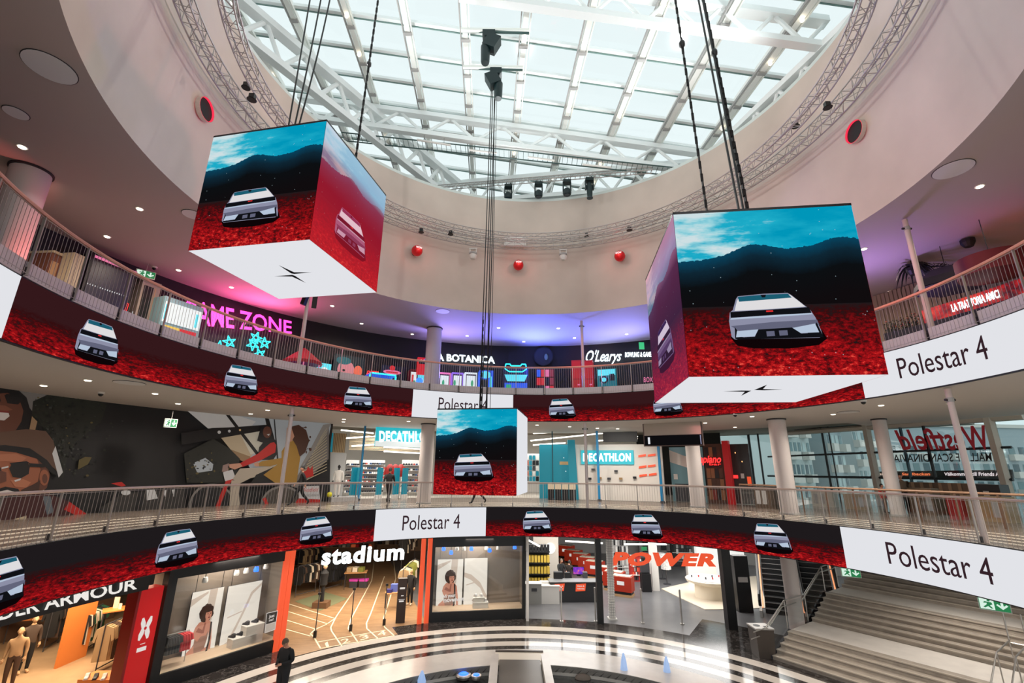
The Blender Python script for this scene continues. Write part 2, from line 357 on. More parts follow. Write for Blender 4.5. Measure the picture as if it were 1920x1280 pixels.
for a,b in(((-13.6,12.0),(-5.2,27.5)),((-5.2,27.5),(12.5,22.2)),((12.5,22.2),(14.2,8.0))):
    mb.add([(a[0],a[1],ZD-.2),(b[0],b[1],ZD-.2),(b[0],b[1],ZD+1.5),(a[0],a[1],ZD+1.5)],[(0,1,2,3)],LW)
struct('wall_lantern',mb)
struct('ceiling_roof_void',MB().arc(10.3,24,ZD-.35,ZD-.2,-60,240,M('void_deck',(120,118,116),.8),3))
# skylight rafters and purlins
rp=lambda x,y,z0=19.: Vector((x,y,roofz(x,y,z0)))
RAF=M('rafter_paint',(245,246,240),.45)
i=0
for bi in range(-6,8):
    x0=-2.33+2.47*bi; dx=-.052
    a=(x0-dx*19.7,19.7); A=rp(x0+dx*-22,-3); B=rp(x0+dx*8,27.5)
    root=SKY
    m=MB(); d=(B-A).normalized(); sx=Vector((1,0,-.13)).normalized(); n=d.cross(sx)
    def bar(m,A,B,w,h,off,mt):
        c=[(-w/2,0),(w/2,0),(w/2,-h),(-w/2,-h)]; vs=[P+sx*(q[0]+off)+Vector((0,0,q[1])) for P in(A,B) for q in c]
        m.add(vs,[(0,1,2,3),(7,6,5,4),(0,4,5,1),(1,5,6,2),(2,6,7,3),(3,7,4,0)],mt)
    bar(m,A+Vector((0,0,.3)),B+Vector((0,0,.3)),.22,.42,0,RAF); rf=m.build('rafter',SKY)
    m=MB(); bar(m,A,B,.05,.12,-.19,GREYP); bar(m,A,B,.05,.12,.19,RAF); m.build('blind_track',rf)
    m=MB()
    for q in range(16):
        P=A.lerp(B,(q+.5)/16)+Vector((0,0,-.14)); m.box(P,(.34,.14,.10),GREYP)
        if P.y>10: m.build('bracket',rf)
        m=MB()
    if bi in(-4,-2,1,2,3,5):
        for q in range(4,15):
            if (q*7+bi)%3: MBq=MB().lathe(A.lerp(B,(q+.2)/16)+Vector((0,0,-.24)),[(.05,-.04),(.075,0),(.05,.06)],GLOW,10); MBq.build('spot_lamp',rf)
for j in range(19):
    y=-3.2+1.655*j; A=Vector((-20,y-.037*20,0)); B=Vector((22,y+.037*22,0)); A.z=roofz(A.x,A.y,19.25); B.z=roofz(B.x,B.y,19.25)
    m=MB(); d=(B-A).normalized(); 
    for w,h,o,mt in((.15,.14,0,WSTEEL),(.04,.18,.1,M('gasket_green',(120,150,145),.5))):
        sy=Vector((0,1,0)); c=[(-w/2,0),(w/2,0),(w/2,-h),(-w/2,-h)]; vs=[P+sy*(q[0]+o)+Vector((0,0,q[1])) for P in(A,B) for q in c]
        m.add(vs,[(0,1,2,3),(7,6,5,4),(0,4,5,1),(1,5,6,2),(2,6,7,3),(3,7,4,0)],mt)
    m.build('purlin',SKY)
# big white roof trusses
def roof_truss(name,label,A,B,h,n,r=.16,mat=WSTEEL,zig=.08):
    A=Vector(A);B=Vector(B); root=thing(name,label,'truss',(A.x,A.y,min(A.z,B.z)-h),group='white roof trusses'); d=Vector((0,0,-h))
    m=MB();
    def sq(m,P,Q,w,hh): 
        D=(Q-P).normalized(); s=D.cross(Vector((0,0,1))).normalized(); vs=[X+s*a*w/2+Vector((0,0,b*hh/2)) for X in(P,Q) for a,b in((-1,-1),(1,-1),(1,1),(-1,1))]
        m.add(vs,[(0,1,2,3),(7,6,5,4),(0,4,5,1),(1,5,6,2),(2,6,7,3),(3,7,4,0)],mat)
    sq(m,A,B,r*2.4,r*1.6); m.build('top_chord',root); m=MB(); sq(m,A+d,B+d,r*1.9,r*1.6); m.build('bottom_chord',root)
    for i in range(n):
        P=A.lerp(B,i/n);Q=A.lerp(B,(i+.5)/n)+d;T=A.lerp(B,(i+1)/n); m=MB(); m.tube(P,Q,zig,mat,8); m.tube(Q,T,zig,mat,8); m.build('diagonal_brace',root,smooth=True)
def RT(x,y,z0=18.7): 
    d=ray(x,y); t=(z0-.035*12-EYE)/(d.z+.13*d.x-.035*d.y); return EY+d*t
roof_truss('roof_truss','white zigzag truss crossing the skylight in front of the far glass strip',RT(560,183),RT(1420,303),1.15,9)
roof_truss('roof_truss','bluish white truss across the top of the picture',RT(860,-8,18.0)+Vector((0,0,1.2)),RT(1560,90,18.0)+Vector((0,0,1.2)),1.2,7)
roof_truss('roof_truss','long white truss running down the left side of the skylight',RT(415,-30,18.4),RT(860,345,18.4),1.5,8,.2,zig=.1)
roof_truss('roof_truss','white truss low behind the four hanging spotlights',RT(770,352,18.6),RT(1330,302,18.6),1.4,9)
roof_truss('roof_truss','white edge truss along the right rim of the skylight',RT(1700,-60,18.0),RT(1290,330,18.0),1.1,9,.16)
# ================================================================ screens, railings, columns, trusses, cubes
CW1,CG,CT,CB,CR,CL,CM_,CD=scr('car_deck',(222,220,222)),scr('car_body',(140,142,165)),scr('car_glass',(28,92,112)),scr('car_black',(16,17,22)),scr('car_red',(235,50,50)),scr('car_light',(180,195,215)),scr('car_mid',(98,100,122)),scr('car_shadow',(14,5,7))
def car_polys(c=None):
    A,Bd,T,K,Rr,L,Md,Sh=c or (CW1,CG,CT,CB,CR,CL,CM_,CD); n=lambda pts:[((x-841)/542,(850-y)/265) for x,y in pts]
    return [(Sh,n([(566,835),(600,880),(700,897),(900,902),(1080,885),(1135,850),(1112,800),(580,800)])),
     (Bd,n([(568,740),(580,690),(600,676),(628,612),(642,596),(800,586),(948,585),(970,600),(1040,664),(1062,680),(1088,730),(1108,805),(1112,838),(1090,845),(590,845),(572,830)])),
     (A,n([(610,682),(632,625),(645,606),(960,596),(1000,630),(1040,668),(840,676)])),
     (T,n([(640,600),(800,592),(948,591),(968,614),(800,622),(645,629)])),
     (K,n([(780,592),(815,592),(808,608),(788,608)])),
     (K,n([(580,722),(582,688),(840,680),(1060,672),(1068,706),(840,712)])),
     (Rr,n([(800,686),(842,685),(842,693),(800,694)])),
     (L,n([(575,733),(582,724),(840,713),(1068,707),(1074,714),(840,724)])),
     (Md,n([(574,770),(840,752),(1092,745),(1100,775),(1050,790),(620,800)])),
     (K,n([(590,845),(596,776),(612,800),(620,832),(700,845)])),(K,n([(1112,845),(1086,760),(1066,790),(1092,815),(985,845)])),
     (L,n([(606,800),(735,793),(708,831),(596,835)])),(L,n([(935,790),(1075,768),(1090,817),(975,819)])),
     (K,n([(735,794),(935,787),(985,822),(1085,820),(1112,845),(600,848),(600,838),(708,834)])),
     (Md,n([(780,806),(828,804),(828,832),(780,834)])),(Md,n([(855,803),(905,802),(905,830),(855,832)]))]
CAR=car_polys()
TXT=scr('screen_text',(52,34,40))
def band(name,label,z0,z1,segs,cars,texts,mat,cw,ch,carz):
    """segs: (theta_a, theta_b, white?)"""
    root=thing(name,label,'screen',pol(90,RB,z0))
    MB().arc(RB+.02,RB+.10,z0-.03,z1+.02,-60,240,M('screen_housing',(28,26,28),.5),2).build('housing',root)
    off=0
    for a,b,w in segs:
        L=R_(abs(b-a))*RB; n=max(2,int(abs(b-a)/1.5)); s=surf(lambda u,v:pol(a+(b-a)*u,RB,z0+(z1-z0)*v),n,1,WHITE_SCR if w else mat,L/(z1-z0)*.5,1)
        s.build('white_panel' if w else 'picture_panel',root)
    for th in cars:
        m=lambda x,y,o: pol(th-math.degrees(x*cw/RB),RB-.01-o,z0+carz+y*ch)
        art_mesh(CAR,m,.25,'car_picture',root,gap=.003)
    for th,w,h,zz in texts:
        fn=lambda u,v,q: pol(th-math.degrees((u-.5)*w/RB),RB-.012-q,z0+zz+v*h)
        text('lettering','Polestar 4',fn,TXT,root,bold=.0,depth=.004)
T1=lambda x,y: pth(x,y,RB)
wl=(T1(703,980),T1(911,980)); wr=(T1(1582,1030),T1(1920,1090)-25)
band('ribbon_screen','curved screen ribbon under the middle gallery railing showing white cars in a red field',-1.262,0,
 [(240,T1(100,1080),0),(T1(100,1080),T1(460,1010),0),(T1(460,1010),wl[0],0),(wl[0],wl[1],1),(wl[1],T1(1250,990),0),(T1(1250,990),wr[0],0),(wr[0],wr[1],1),(wr[1],-60,0)],
 [T1(x,y) for x,y in((-8,1100),(333,1030),(594,994),(1007,980),(1212,988),(1448,1010))],
 [(T1(809,980),2.65,.62,.36),(T1(1758,1055),2.75,.62,.36)],M_BAND,1.32,.86,.26)
u0=T1(25,565);w2=(T1(773,760),T1(962,763)); w3=T1(1615,710)
band('ribbon_screen','curved screen ribbon under the top gallery railing showing white cars on red',4.09,5.40,
 [(240,u0,1),(u0,T1(320,680),0),(T1(320,680),w2[0],0),(w2[0],w2[1],1),(w2[1],T1(1250,765),0),(T1(1250,765),w3,0),(w3,-60,1)],
 [T1(x,y) for x,y in((185,640),(453,713),(672,748),(1054,767),(1252,764))],
 [(T1(868,763),2.45,.60,.42),(T1(1765,675),2.6,.62,.42)],M_BAND2,1.30,.86,.26)
# clear fascia strip above the upper screen
FAS=M('fascia_panel',(212,200,200),.25,noise=.04); 
PST=360/ (2*PI*(RB+.1)/1.47)
k0=int((-40)/PST); NP=int(262/PST)
# railings: handrail, posts, a bar panel per bay
def railing(name,label,R,z0,h,t0,zlow,hm=RAIL):
    root=thing(name,label,'railing',(CX,CY,z0),group='round gallery railings')
    s=MB(); n=130; prof=[(-.035,-.03),(.035,-.03),(.05,.0),(.035,.035),(-.035,.035),(-.05,0)]
    vs=[pol(t0+262*i/n,R+a,z0+h+b) for i in range(n+1) for a,b in prof]
    s.add(vs,[(6*i+j,6*i+(j+1)%6,6*i+6+(j+1)%6,6*i+6+j) for i in range(n) for j in range(6)],hm); s.build('handrail',root,smooth=True)
    p=MB(); th=0
    P=lambda t,r,z: Vector((r*math.cos(R_(t)),r*math.sin(R_(t)),z))
    p.box(P(0,R,(h+zlow)/2-.02),(.05,.03,h-zlow-.03),BAR); p.box(P(0,R+.06,-.02+zlow+.12),(.08,.05,.16),DARK); post=p.build('post',root,local=True)
    q=MB(); nb=13
    for i in range(1,nb): t=PST*i/nb; q.tube(P(t,R,zlow),P(t,R,h-.02),.0052,BAR,4,caps=False)
    for z in(zlow+.04,h-.06): q.tube(P(0,R,z),P(PST,R,z),.008,BAR,4,caps=False)
    pan=q.build('bar_panel',root,local=True)
    for i in range(NP+1):
        for src in(post,pan):
            if i==0: src.rotation_euler=(0,0,R_(t0)); continue
            c=src.copy(); COL.objects.link(c); c.parent=root; c.rotation_euler=(0,0,R_(t0+i*PST))
    return root
railing('gallery_railing','thin-barred balcony railing with pale handrail around the middle gallery',RB+.13,0,1.12,-40.5,.0)
fr=railing('gallery_railing','thin-barred balcony railing with pale fascia panels and peach handrail around the top gallery',RB-.06,Z2,1.2,-41,-.18,M('peach_handrail',(226,158,136),.4))
for i in range(NP):
    a=-41+i*PST; MB().arc(RB+.0,RB+.03,5.43,5.76,a+.25,a+PST-.25,FAS,2).build('fascia_panel',fr)
MB().arc(RB+.03,RB+.06,5.42,5.76,-41,221,DARK,2).build('fascia_backing',fr)
# ---------------- columns and slender poles
COLM=M('column_paint',(205,196,192),.5)
def column(th,r,z0,z1,R,label,collar=True):
    root=thing('column',label,'column',pol(th,r,z0),group='round gallery columns')
    MB().lathe(pol(th,r,z0),[(R,0),(R,z1-z0-.04)],COLM,28).build('shaft',root,smooth=True)
    MB().lathe(pol(th,r,z1-.06),[(R+.04,0),(R+.04,.055)],DARK,28).build('collar',root)
    MB().lathe(pol(th,r,z0),[(R+.03,0),(R+.03,.06),(R,.07)],GREYP,28).build('base_ring',root)
for t,lab in((-175.6,'thick column on the top gallery at the left edge, glowing pink'),(111.7,'white column on the top gallery left of the botanica sign')):
    column(t,14,Z2,ZC2,.42,lab)
for t,r,lab in((111.7,14.2,'pale column on the middle gallery beside the small hanging cube'),(38.8,14.6,'stout white column on the middle gallery near the glass wall'),(55.2,15.4,'pale column right of the turquoise sports shop entrance'),(29,18.0,'slim white column far back before the glass wall')):
    column(t,r,0,ZC1,.36 if r<15.5 else .26,lab)
for t,r,lab in((42.2,16.15,'pale column standing between the two escalators on the lower hall'),):
    column(t,r,G,-1.3,.32,lab)
POLE=M('pole_paint',(206,190,184),.4)
def pole(th,z0,z1,label,sp=None):
    root=thing('support_pole',label,'pole',pol(th,11.62,z0),group='slender gallery poles')
    MB().lathe(pol(th,11.62,z0),[(.075,0),(.075,z1-z0-.05)],POLE,14).build('shaft',root,smooth=True)
    m=MB(); m.lathe(pol(th,11.62,z1-.42),[(.09,0),(.09,.12)],GREYP,14); m.tube(pol(th,11.62,z1-.36)+Vector((-.14,0,0)),pol(th,11.62,z1-.36)+Vector((.14,0,0)),.035,DARK,8); m.build('clamp',root)
    if sp:
        for s in(-1,1):
            m=MB(); c=pol(th+s*1.1,11.45,z1-.85); m.box(c,(.16,.2,.55),BLACK,rz=R_(th)+s*.5,tilt=('Y',-.25)); m.build('loudspeaker',root)
for t,a,b in((145.5,'left','in front of the mural'),(75.3,'middle','before the sports shop wall'),(4.4,'right','at the right edge')):
    pole(t,0,ZC1,'slender white pole on the middle gallery railing %s'%b)
    pole(t,Z2,ZC2,'slender pink-lit pole on the top gallery railing, the %s one'%a,sp=(a=='left'))
# ---------------- ring trusses
def lattice(name,label,R,z,t0,t1,w=.29,h=.29,ch=.025,br=.011,n=None):
    root=thing(name,label,'truss',pol(90,R,z),group='round lighting trusses'); st=1.5; n=int((t1-t0)/st)
    ci=0
    for dr,dz in((-w/2,-h/2),(w/2,-h/2),(w/2,h/2),(-w/2,h/2)):
        m=MB(); pts=[pol(t0+(t1-t0)*i/90,R+dr,z+dz) for i in range(91)]
        vs=[];
        for i,p in enumerate(pts):
            t=R_(t0+(t1-t0)*i/90); e=Vector((math.cos(t),math.sin(t),0))
            for k in range(6): a=2*PI*k/6; vs.append(p+e*ch*math.cos(a)+Vector((0,0,ch*math.sin(a))))
        m.add(vs,[(6*i+k,6*i+(k+1)%6,6*i+6+(k+1)%6,6*i+6+k) for i in range(90) for k in range(6)],ALU); m.build('chord_tube',root,smooth=True)
    seg=6
    for s in range(int((t1-t0)/seg)):
        m=MB(); a=t0+s*seg; k=2; d=seg/k
        for i in range(k):
            A,B=a+i*d,a+(i+1)*d
            for (p,q) in(((-1,-1),(1,-1)),((1,-1),(1,1)),((1,1),(-1,1)),((-1,1),(-1,-1))):
                P=pol(A,R+p[0]*w/2,z+p[1]*h/2); Q=pol(B,R+q[0]*w/2,z+q[1]*h/2)
                if i%2: P,Q=pol(B,R+p[0]*w/2,z+p[1]*h/2),pol(A,R+q[0]*w/2,z+q[1]*h/2)
                m.tube(P,Q,br,ALU,4,caps=False)
                m.tube(pol(A,R+p[0]*w/2,z+p[1]*h/2),pol(A,R+q[0]*w/2,z+q[1]*h/2),br,ALU,4,caps=False)
        m.build('web_section',root)
    return root
lattice('ring_truss','large curved aluminium lattice truss, the outer ring close to the drum wall',9.62,13,-50,230,.36,.36)
lattice('ring_truss','smaller curved aluminium lattice truss, the inner ring under the skylight',8.55,12.85,-50,230,.34,.3)
# dark cable tray ladder crossing below the skylight
P0,P1=RT(640,248,17.0),RT(1282,316,17.0)
root=thing('cable_tray','long thin dark ladder tray hung across the skylight','tray',P0)
for s in(0,1): MB().tube(P0+Vector((0,.5*s,-.1*s)),P1+Vector((0,.5*s,-.1*s)),.035,M('tray_green',(60,85,82),.5),6).build('side_rail',root)
m=MB()
for i in range(70): A=P0.lerp(P1,i/70); m.tube(A,A+Vector((0,.5,-.1)),.014,M('tray_green'),4)
m.build('rung',root)['kind']='stuff'
for i,(x,y,x2,y2) in enumerate(((782,262,845,272),(880,281,932,287),(990,294,1040,301),(1092,308,1146,314))):
    A,B=RT(x,y,16.6),RT(x2,y2,16.6); r=thing('tube_lamp','slim pale tube lamp under the cable tray, %s from the left'%ORD[i],'lamp',A,group='tube lamps under the tray'); MB().tube(A,B,.05,WHITEP,8).build('tube',r)
    m=MB(); m.tube(A.lerp(B,.2),A.lerp(B,.2)+Vector((0,0,.35)),.01,BLACK,4); m.tube(A.lerp(B,.8),A.lerp(B,.8)+Vector((0,0,.35)),.01,BLACK,4); m.build('hanger',r)
# straight spotlight truss low in the skylight
A,B=RT(812,352,16.75),RT(1225,318,16.75); root=thing('straight_truss','thin straight lattice truss carrying four hanging spotlights','truss',A)
for dy,dz in((0,0),(.28,0),(.14,.25)): MB().tube(A+Vector((0,dy,dz)),B+Vector((0,dy,dz)),.025,ALU,6).build('chord_tube',root)
for s in range(6):
    m=MB()
    for i in range(8):
        f=(s*8+i)/48; g=(s*8+i+1)/48; P=A.lerp(B,f);Q=A.lerp(B,g); m.tube(P,Q+Vector((0,.14,.25)),.012,ALU,4); m.tube(Q+Vector((0,.14,.25)),Q+Vector((0,.28,0)),.012,ALU,4); m.tube(P,P+Vector((0,.28,0)),.012,ALU,4)
    m.build('web_section',root)
DT=M('spotlight_black',(10,34,36),.45)
def moving_head(loc,label,k=1.,kind='wash'):
    r=thing('stage_spotlight',label,'spotlight',loc,group='hanging stage spotlights'); x,y,z=loc
    m=MB(); m.box((x,y,z-.10*k),(.36*k,.3*k,.14*k),DT); m.tube((x-.1*k,y,z),(x-.1*k,y,z+.12*k),.02,DT,6); m.tube((x+.1*k,y,z),(x+.1*k,y,z+.12*k),.02,DT,6); m.build('base',r)
    m=MB(); m.box((x-.17*k,y,z-.36*k),(.05*k,.16*k,.42*k),DT); m.box((x+.17*k,y,z-.36*k),(.05*k,.16*k,.42*k),DT); m.build('yoke',r)
    m=MB(); 
    if kind=='wash': m.lathe((x,y,z-.62*k),[(.17*k,-.14*k),(.2*k,-.05*k),(.17*k,.1*k),(.08*k,.2*k)],DT,16); 
    else: m.lathe((x,y,z-.5*k),[(.11*k,-.5*k),(.13*k,-.2*k),(.15*k,.1*k),(.1*k,.26*k)],DT,14)
    m.build('head',r,smooth=True)
    MB().lathe((x,y,z-(.77 if kind=='wash' else 1.01)*k),[(.14*k,-.01),(.14*k,.02)],M('lens',(40,60,70),.1),14).build('lens',r)
for i,(x,y,kd) in enumerate(((953,343,'wash'),(1010,340,'wash'),(1063,337,'wash'),(1105,334,'spot'))):
    P=RT(x,y,16.6); f=(P.x-A.x)/(B.x-A.x); Q=A.lerp(B,f)+Vector((0,.14,-.12)); moving_head(tuple(Q),'dark spotlight hanging from the straight truss, %s of four from the left'%ORD[i],1.15,kd)
# two big follow spots on pipes under the rafters
def follow(px,py,label,tilt,pipe):
    P=RT(px,py,18.3); a,b=[RT(q,py-2+ (q-px)*.03,18.3) for q in pipe]
    m=MB(); m.tube(a,b,.05,M('pipe_green',(70,95,92),.5),8); m.box(a.lerp(b,.5)+Vector((0,0,.1)),((b-a).length,.12,.12),RAF); m.build('mounting_pipe',label=label.replace('large black follow spotlight','pipe bar holding the follow spotlight'),cat='pipe',group='spotlight pipe bars')
    r=thing('follow_spotlight',label,'spotlight',P,group='follow spotlights'); x,y,z=P
    MB().box((x,y,z-.15),(.5,.35,.3),DT).build('base',r)
    MB().box((x+.12*tilt,y,z-.55),(.52,.42,.62),DT,tilt=('Y',.45*tilt)).build('lamp_body',r)
    m=MB(); c=Vector((x-.12*tilt,y,z-1.02)); m.lathe(c,[(.15,-.5),(.17,-.42),(.19,.3),(.12,.38)],DT,12); m.build('snout',r,smooth=True)
follow(917,62,'large black follow spotlight high up, the upper of the two',1,(866,992)); follow(930,132,'large black follow spotlight high up, the lower of the two',-1,(870,980))
# red globe lamps on the drum
REDG=M('red_globe',(205,14,24),.25,emit=.35); REDK=M('red_glow',(255,50,80),.4,emit=1.1)
for i,(x,y) in enumerate(((782,470),(972,497),(1162,480))):
    P=pc(x,y,9.85); r=thing('globe_lamp','glossy red globe lamp on the drum wall, %s of three'%('left','middle','right')[i],'lamp',P-Vector((0,0,.27)),group='red globe lamps')
    MB().ball(P,.27,REDG,24).build('globe',r,smooth=True)
    t=R_(pth(x,y,9.85)); e=Vector((math.cos(t),math.sin(t),0)); MB().lathe(P+e*.2,[(.10,0),(.12,.1),(.12,.2)],M('socket_red',(120,12,18),.5),18,ax=e).build('socket',r)
    text('lettering','WOW',lambda u,v,w: P-e*(.275+w*.2-.06*(u-.5)**2*4*.5)+Vector((-e.y,e.x,0))*((.5-u)*-.3*(-1))+Vector((0,0,.02+v*.1)),M('white_glow',(255,240,240),.5,emit=1.2),r,bold=.02,depth=.03)
    lamp('globe_glow','POINT',P-e*.5,10,(1,.1,.08),.1)
for i,(x,y) in enumerate(((381,205),(1607,247))):  # holes: lit inner wall painted as red emission, dark depth as black disc
    P=pc(x,y,10.16); t=math.atan2(P.y-CY,P.x-CX); e=Vector((math.cos(t),math.sin(t),0)); r=thing('drum_porthole','round black porthole with its lit inner wall painted as red glow on the %s of the drum'%('left','right')[i],'lamp',P,group='drum portholes')
    m=MB(); n_=30; Q=Vector((0,0,1)).rotation_difference(e); vs=[P-e*a+Q@Vector((.34*math.cos(2*PI*k/n_),.34*math.sin(2*PI*k/n_),0)) for a in(.12,-.02) for k in range(n_)]; m.add(vs,[(k,(k+1)%n_,n_+(k+1)%n_,n_+k) for k in range(n_)],REDK); m.build('emissive_inner_wall',r); m=MB(); vs=[P-e*a+Q@Vector((.352*math.cos(2*PI*k/n_),.352*math.sin(2*PI*k/n_),0)) for a in(.122,-.02) for k in range(n_)]; m.add(vs,[(k,(k+1)%n_,n_+(k+1)%n_,n_+k) for k in range(n_)],PLASTER); m.build('sleeve',r)
    MB().lathe(P-e*.06,[(.335,0),(.335,.05)],M('port_black',(6,6,7),.6),28,ax=e).build('back_disc',r)
# two white domes under the ring truss and a sign box
for i,(x,y) in enumerate(((887,478),(1056,480))):
    P=pc(x,y,9.5); r=thing('dome_projector','white dome projector hung below the ring truss, %s one'%('left','right')[i],'projector',P,group='dome projectors'); m=MB(); m.lathe(P,[(.1,-.22),(.17,-.14),(.19,0),(.16,.04)],WHITEP,16); m.build('dome',r,smooth=True)
    MB().lathe(P,[(.2,.04),(.2,.12)],GREYP,16).build('collar',r)
    m=MB(); m.box(P+Vector((-.16,0,.2)),(.04,.1,.3),WHITEP); m.box(P+Vector((.16,0,.2)),(.04,.1,.3),WHITEP); m.box(P+Vector((0,0,.34)),(.4,.12,.05),WHITEP); m.build('bracket',r)
P=pc(966,452,9.75); MB().box(P,(1.15,.06,.5),WHITEP).build('metal_plate',label='pale rectangular plate behind the ring truss at the back of the drum',cat='plate')
for i,(px,py,r_) in enumerate(((462,160,9.45),(473,182,8.6),(1491,193+40,9.4),(1551,197,9.2),(790,432,9.4),(845,436,8.7),(1100,440,9.3),(1180,428,8.8))):
    P=pc(px,py,r_); r=thing('hoist_clamp','small black motor clamp on the ring trusses, %s counted from the left group'%ORD[i],'clamp',P,group='motor clamps on the ring trusses'); m=MB(); m.box(P,(.16,.12,.2),BLACK); m.build('body',r); m=MB(); m.lathe(P+Vector((0,0,-.1)),[(.12,-.015),(.14,0),(.12,.015)],BLACK,12); m.build('cable_coil',r)
# ---------------- hanging cubes
def cube(loc,yaw,s,label,side,side2,logo,whiteside=False):
    x,y,z=loc; root=thing('screen_cube',label,'screen',(x,y,z-s/2),yaw,'hanging screen cubes'); h=s/2; C_=Vector((0,0,h))
    MB().box((0,0,h),(s-.04,s-.04,s-.04),BLACK).build('frame',root,local=True)
    m=MB()
    for sx in(-1,1): m.box((sx*(h-.03),0,s+.01),(.06,s,.05),BLACK)
    for sy in(-1,1): m.box((0,sy*(h-.03),s+.01),(s,.06,.05),BLACK)
    m.build('top_rim',root,local=True)
    W_=s-.01
    def face(n,fn,mt): return surf(fn,1,1,mt,1,1).build(n,root,local=True)
    f=face('front_screen',lambda u,v:Vector(((u-.5)*W_,-h,v*W_)),M_CUBE)
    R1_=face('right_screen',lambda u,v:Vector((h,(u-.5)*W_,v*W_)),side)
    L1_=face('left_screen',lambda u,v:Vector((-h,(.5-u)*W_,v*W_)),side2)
    face('rear_screen',lambda u,v:Vector(((.5-u)*W_,h,v*W_)),M_CUBE)
    face('bottom_screen',lambda u,v:Vector(((u-.5)*W_,(v-.5)*W_,0)),WHITE_SCR)
    art_mesh(CAR,lambda a,b,o:Vector((-.02*s+a*.47*s,-h-.004-o,.2*s+b*.268*s)),0,'car_picture',f,gap=.002,local=True)
    RT_=[scr('rc%d'%i,c) for i,c in enumerate(((225,190,200),(170,90,120),(150,50,85),(120,25,45),(240,50,50),(200,150,170),(140,60,90),(130,20,35)))]  # car palettes for side faces, off-axis glare put into the colours
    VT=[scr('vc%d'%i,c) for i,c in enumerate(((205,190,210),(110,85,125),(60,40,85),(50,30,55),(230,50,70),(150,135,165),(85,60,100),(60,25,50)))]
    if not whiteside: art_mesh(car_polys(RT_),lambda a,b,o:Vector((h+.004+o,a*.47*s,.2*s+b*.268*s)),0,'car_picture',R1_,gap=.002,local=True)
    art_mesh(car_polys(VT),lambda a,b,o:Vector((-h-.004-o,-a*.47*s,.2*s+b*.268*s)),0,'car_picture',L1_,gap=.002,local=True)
    # four-point star logo: two slim bent darts
    A=[[tuple(Matrix.Rotation(-yaw,3,'Z')@(pz(px,py,z-s/2)-Vector((x,y,z-s/2)))/s)[:2] for px,py in q] for q in logo]
    Bm=scr('logo_black',(22,20,22)); lg=MB()
    for pts in A: lg.add([(a*s,b*s,-.006) for a,b in pts],[tuple(range(len(pts)))],Bm)
    lg.build('star_logo',[c for c in root.children if c.name.startswith('bottom')][0],local=True)
    if whiteside:
        for i,t in enumerate(('FEM','SIX','TWO')):
            pass
    return root
f1=lambda pts:[(360+x/3.658,220+y/3.658) for x,y in pts]
f2=lambda pts:[(1200+x/3.2,370+y/3.2) for x,y in pts]
LG1=[f1([(594,1011),(700,1060),(822,1062),(700,1072),(680,1068)]),f1([(563,1087),(688,1078),(706,1084),(782,1134),(686,1090)])]
LG2=[f2([(496,1161),(610,1156),(668,1157),(606,1188),(628,1164)]),f2([(860,1151),(745,1155),(684,1153),(762,1121),(738,1147)])]
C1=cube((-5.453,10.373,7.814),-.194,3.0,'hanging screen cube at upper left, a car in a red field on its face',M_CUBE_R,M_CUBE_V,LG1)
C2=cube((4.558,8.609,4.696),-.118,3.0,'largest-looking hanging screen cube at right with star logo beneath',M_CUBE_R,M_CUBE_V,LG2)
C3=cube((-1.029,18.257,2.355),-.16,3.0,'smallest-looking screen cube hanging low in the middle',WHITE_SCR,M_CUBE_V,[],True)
# cables and chains
def cable(a,b,r,label,grp,chain=False,sag=0.):
    a=Vector(a);b=Vector(b); root=thing('hoist_chain' if chain else 'power_cable',label,'chain' if chain else 'cable',tuple(a),group=grp)
    m=MB(); n=12; pts=[a.lerp(b,i/n)+Vector((sag*math.sin(PI*i/n),0,0)) for i in range(n+1)]
    if chain:
        L=(b-a).length; k=int(L/.16)
        for i in range(k):
            p=a.lerp(b,i/k); q=a.lerp(b,(i+1.15)/k); m.box((p+q)/2,(r*2.4,r*1.0,(q-p).length) if i%2 else (r*1.0,r*2.4,(q-p).length),CHAIN)
        m.build('chain_links',root)['kind']='stuff'
    else: m.path(pts,r,BLACK,6); m.build('cord',root,smooth=True)
    if chain:
        h=a.lerp(b,.45); MB().lathe(h,[(.03,-.1),(.07,-.05),(.07,.05),(.03,.12)],BLACK,10).build('hook_block',root,smooth=True)
cab=[((540,237),(556,112),'c'),((552,236),(570,60),'c'),((556,234),(577,60),'s'),((563,232),(581,60),'s')]
def up(px,py,cubeo,zt,h=3.0):
    c=cubeo.location; d=ray(px,py); p=EY+d*((c.y-.3)/d.y); p.z=c.z+2.99; return p
for i,(x,y) in enumerate(((541,238),(549,236),(553,235))): p=up(x,y,C1,0); cable((p.x,p.y,p.z+.02),(p.x+.25*i-.2,p.y+.3,18.0+.4),.022,'black cable rising from the upper left cube, %s of three'%ORD[i],'cables of the upper left cube',sag=.06*i)
p=up(637,246,C1,0); 
cable((-4.45,10.9,9.31),(-4.5,11.4,18.9),.026,'dark hoist chain rising from the upper left cube','hoist chains',True)
for i,(x,y) in enumerate(((1388,392),(1396,392))): p=up(x,y,C2,0,2.95); cable((p.x,p.y,p.z),(p.x-.05*i,p.y+.9,18.2),.024,'black cable rising from the right cube, %s of two'%ORD[i],'cables of the right cube',sag=.05*i)
p=up(1405,390,C2,0,2.95); cable((p.x,p.y,p.z),(p.x-.1,p.y+.9,18),.03,'thick dark hoist chain rising from the right cube','hoist chains',True)
p=up(1327,397,C2,0,2.95); cable((p.x,p.y,p.z),(p.x-.1,p.y+.4,18),.022,'slim dark hoist chain at the left corner of the right cube','hoist chains',True)
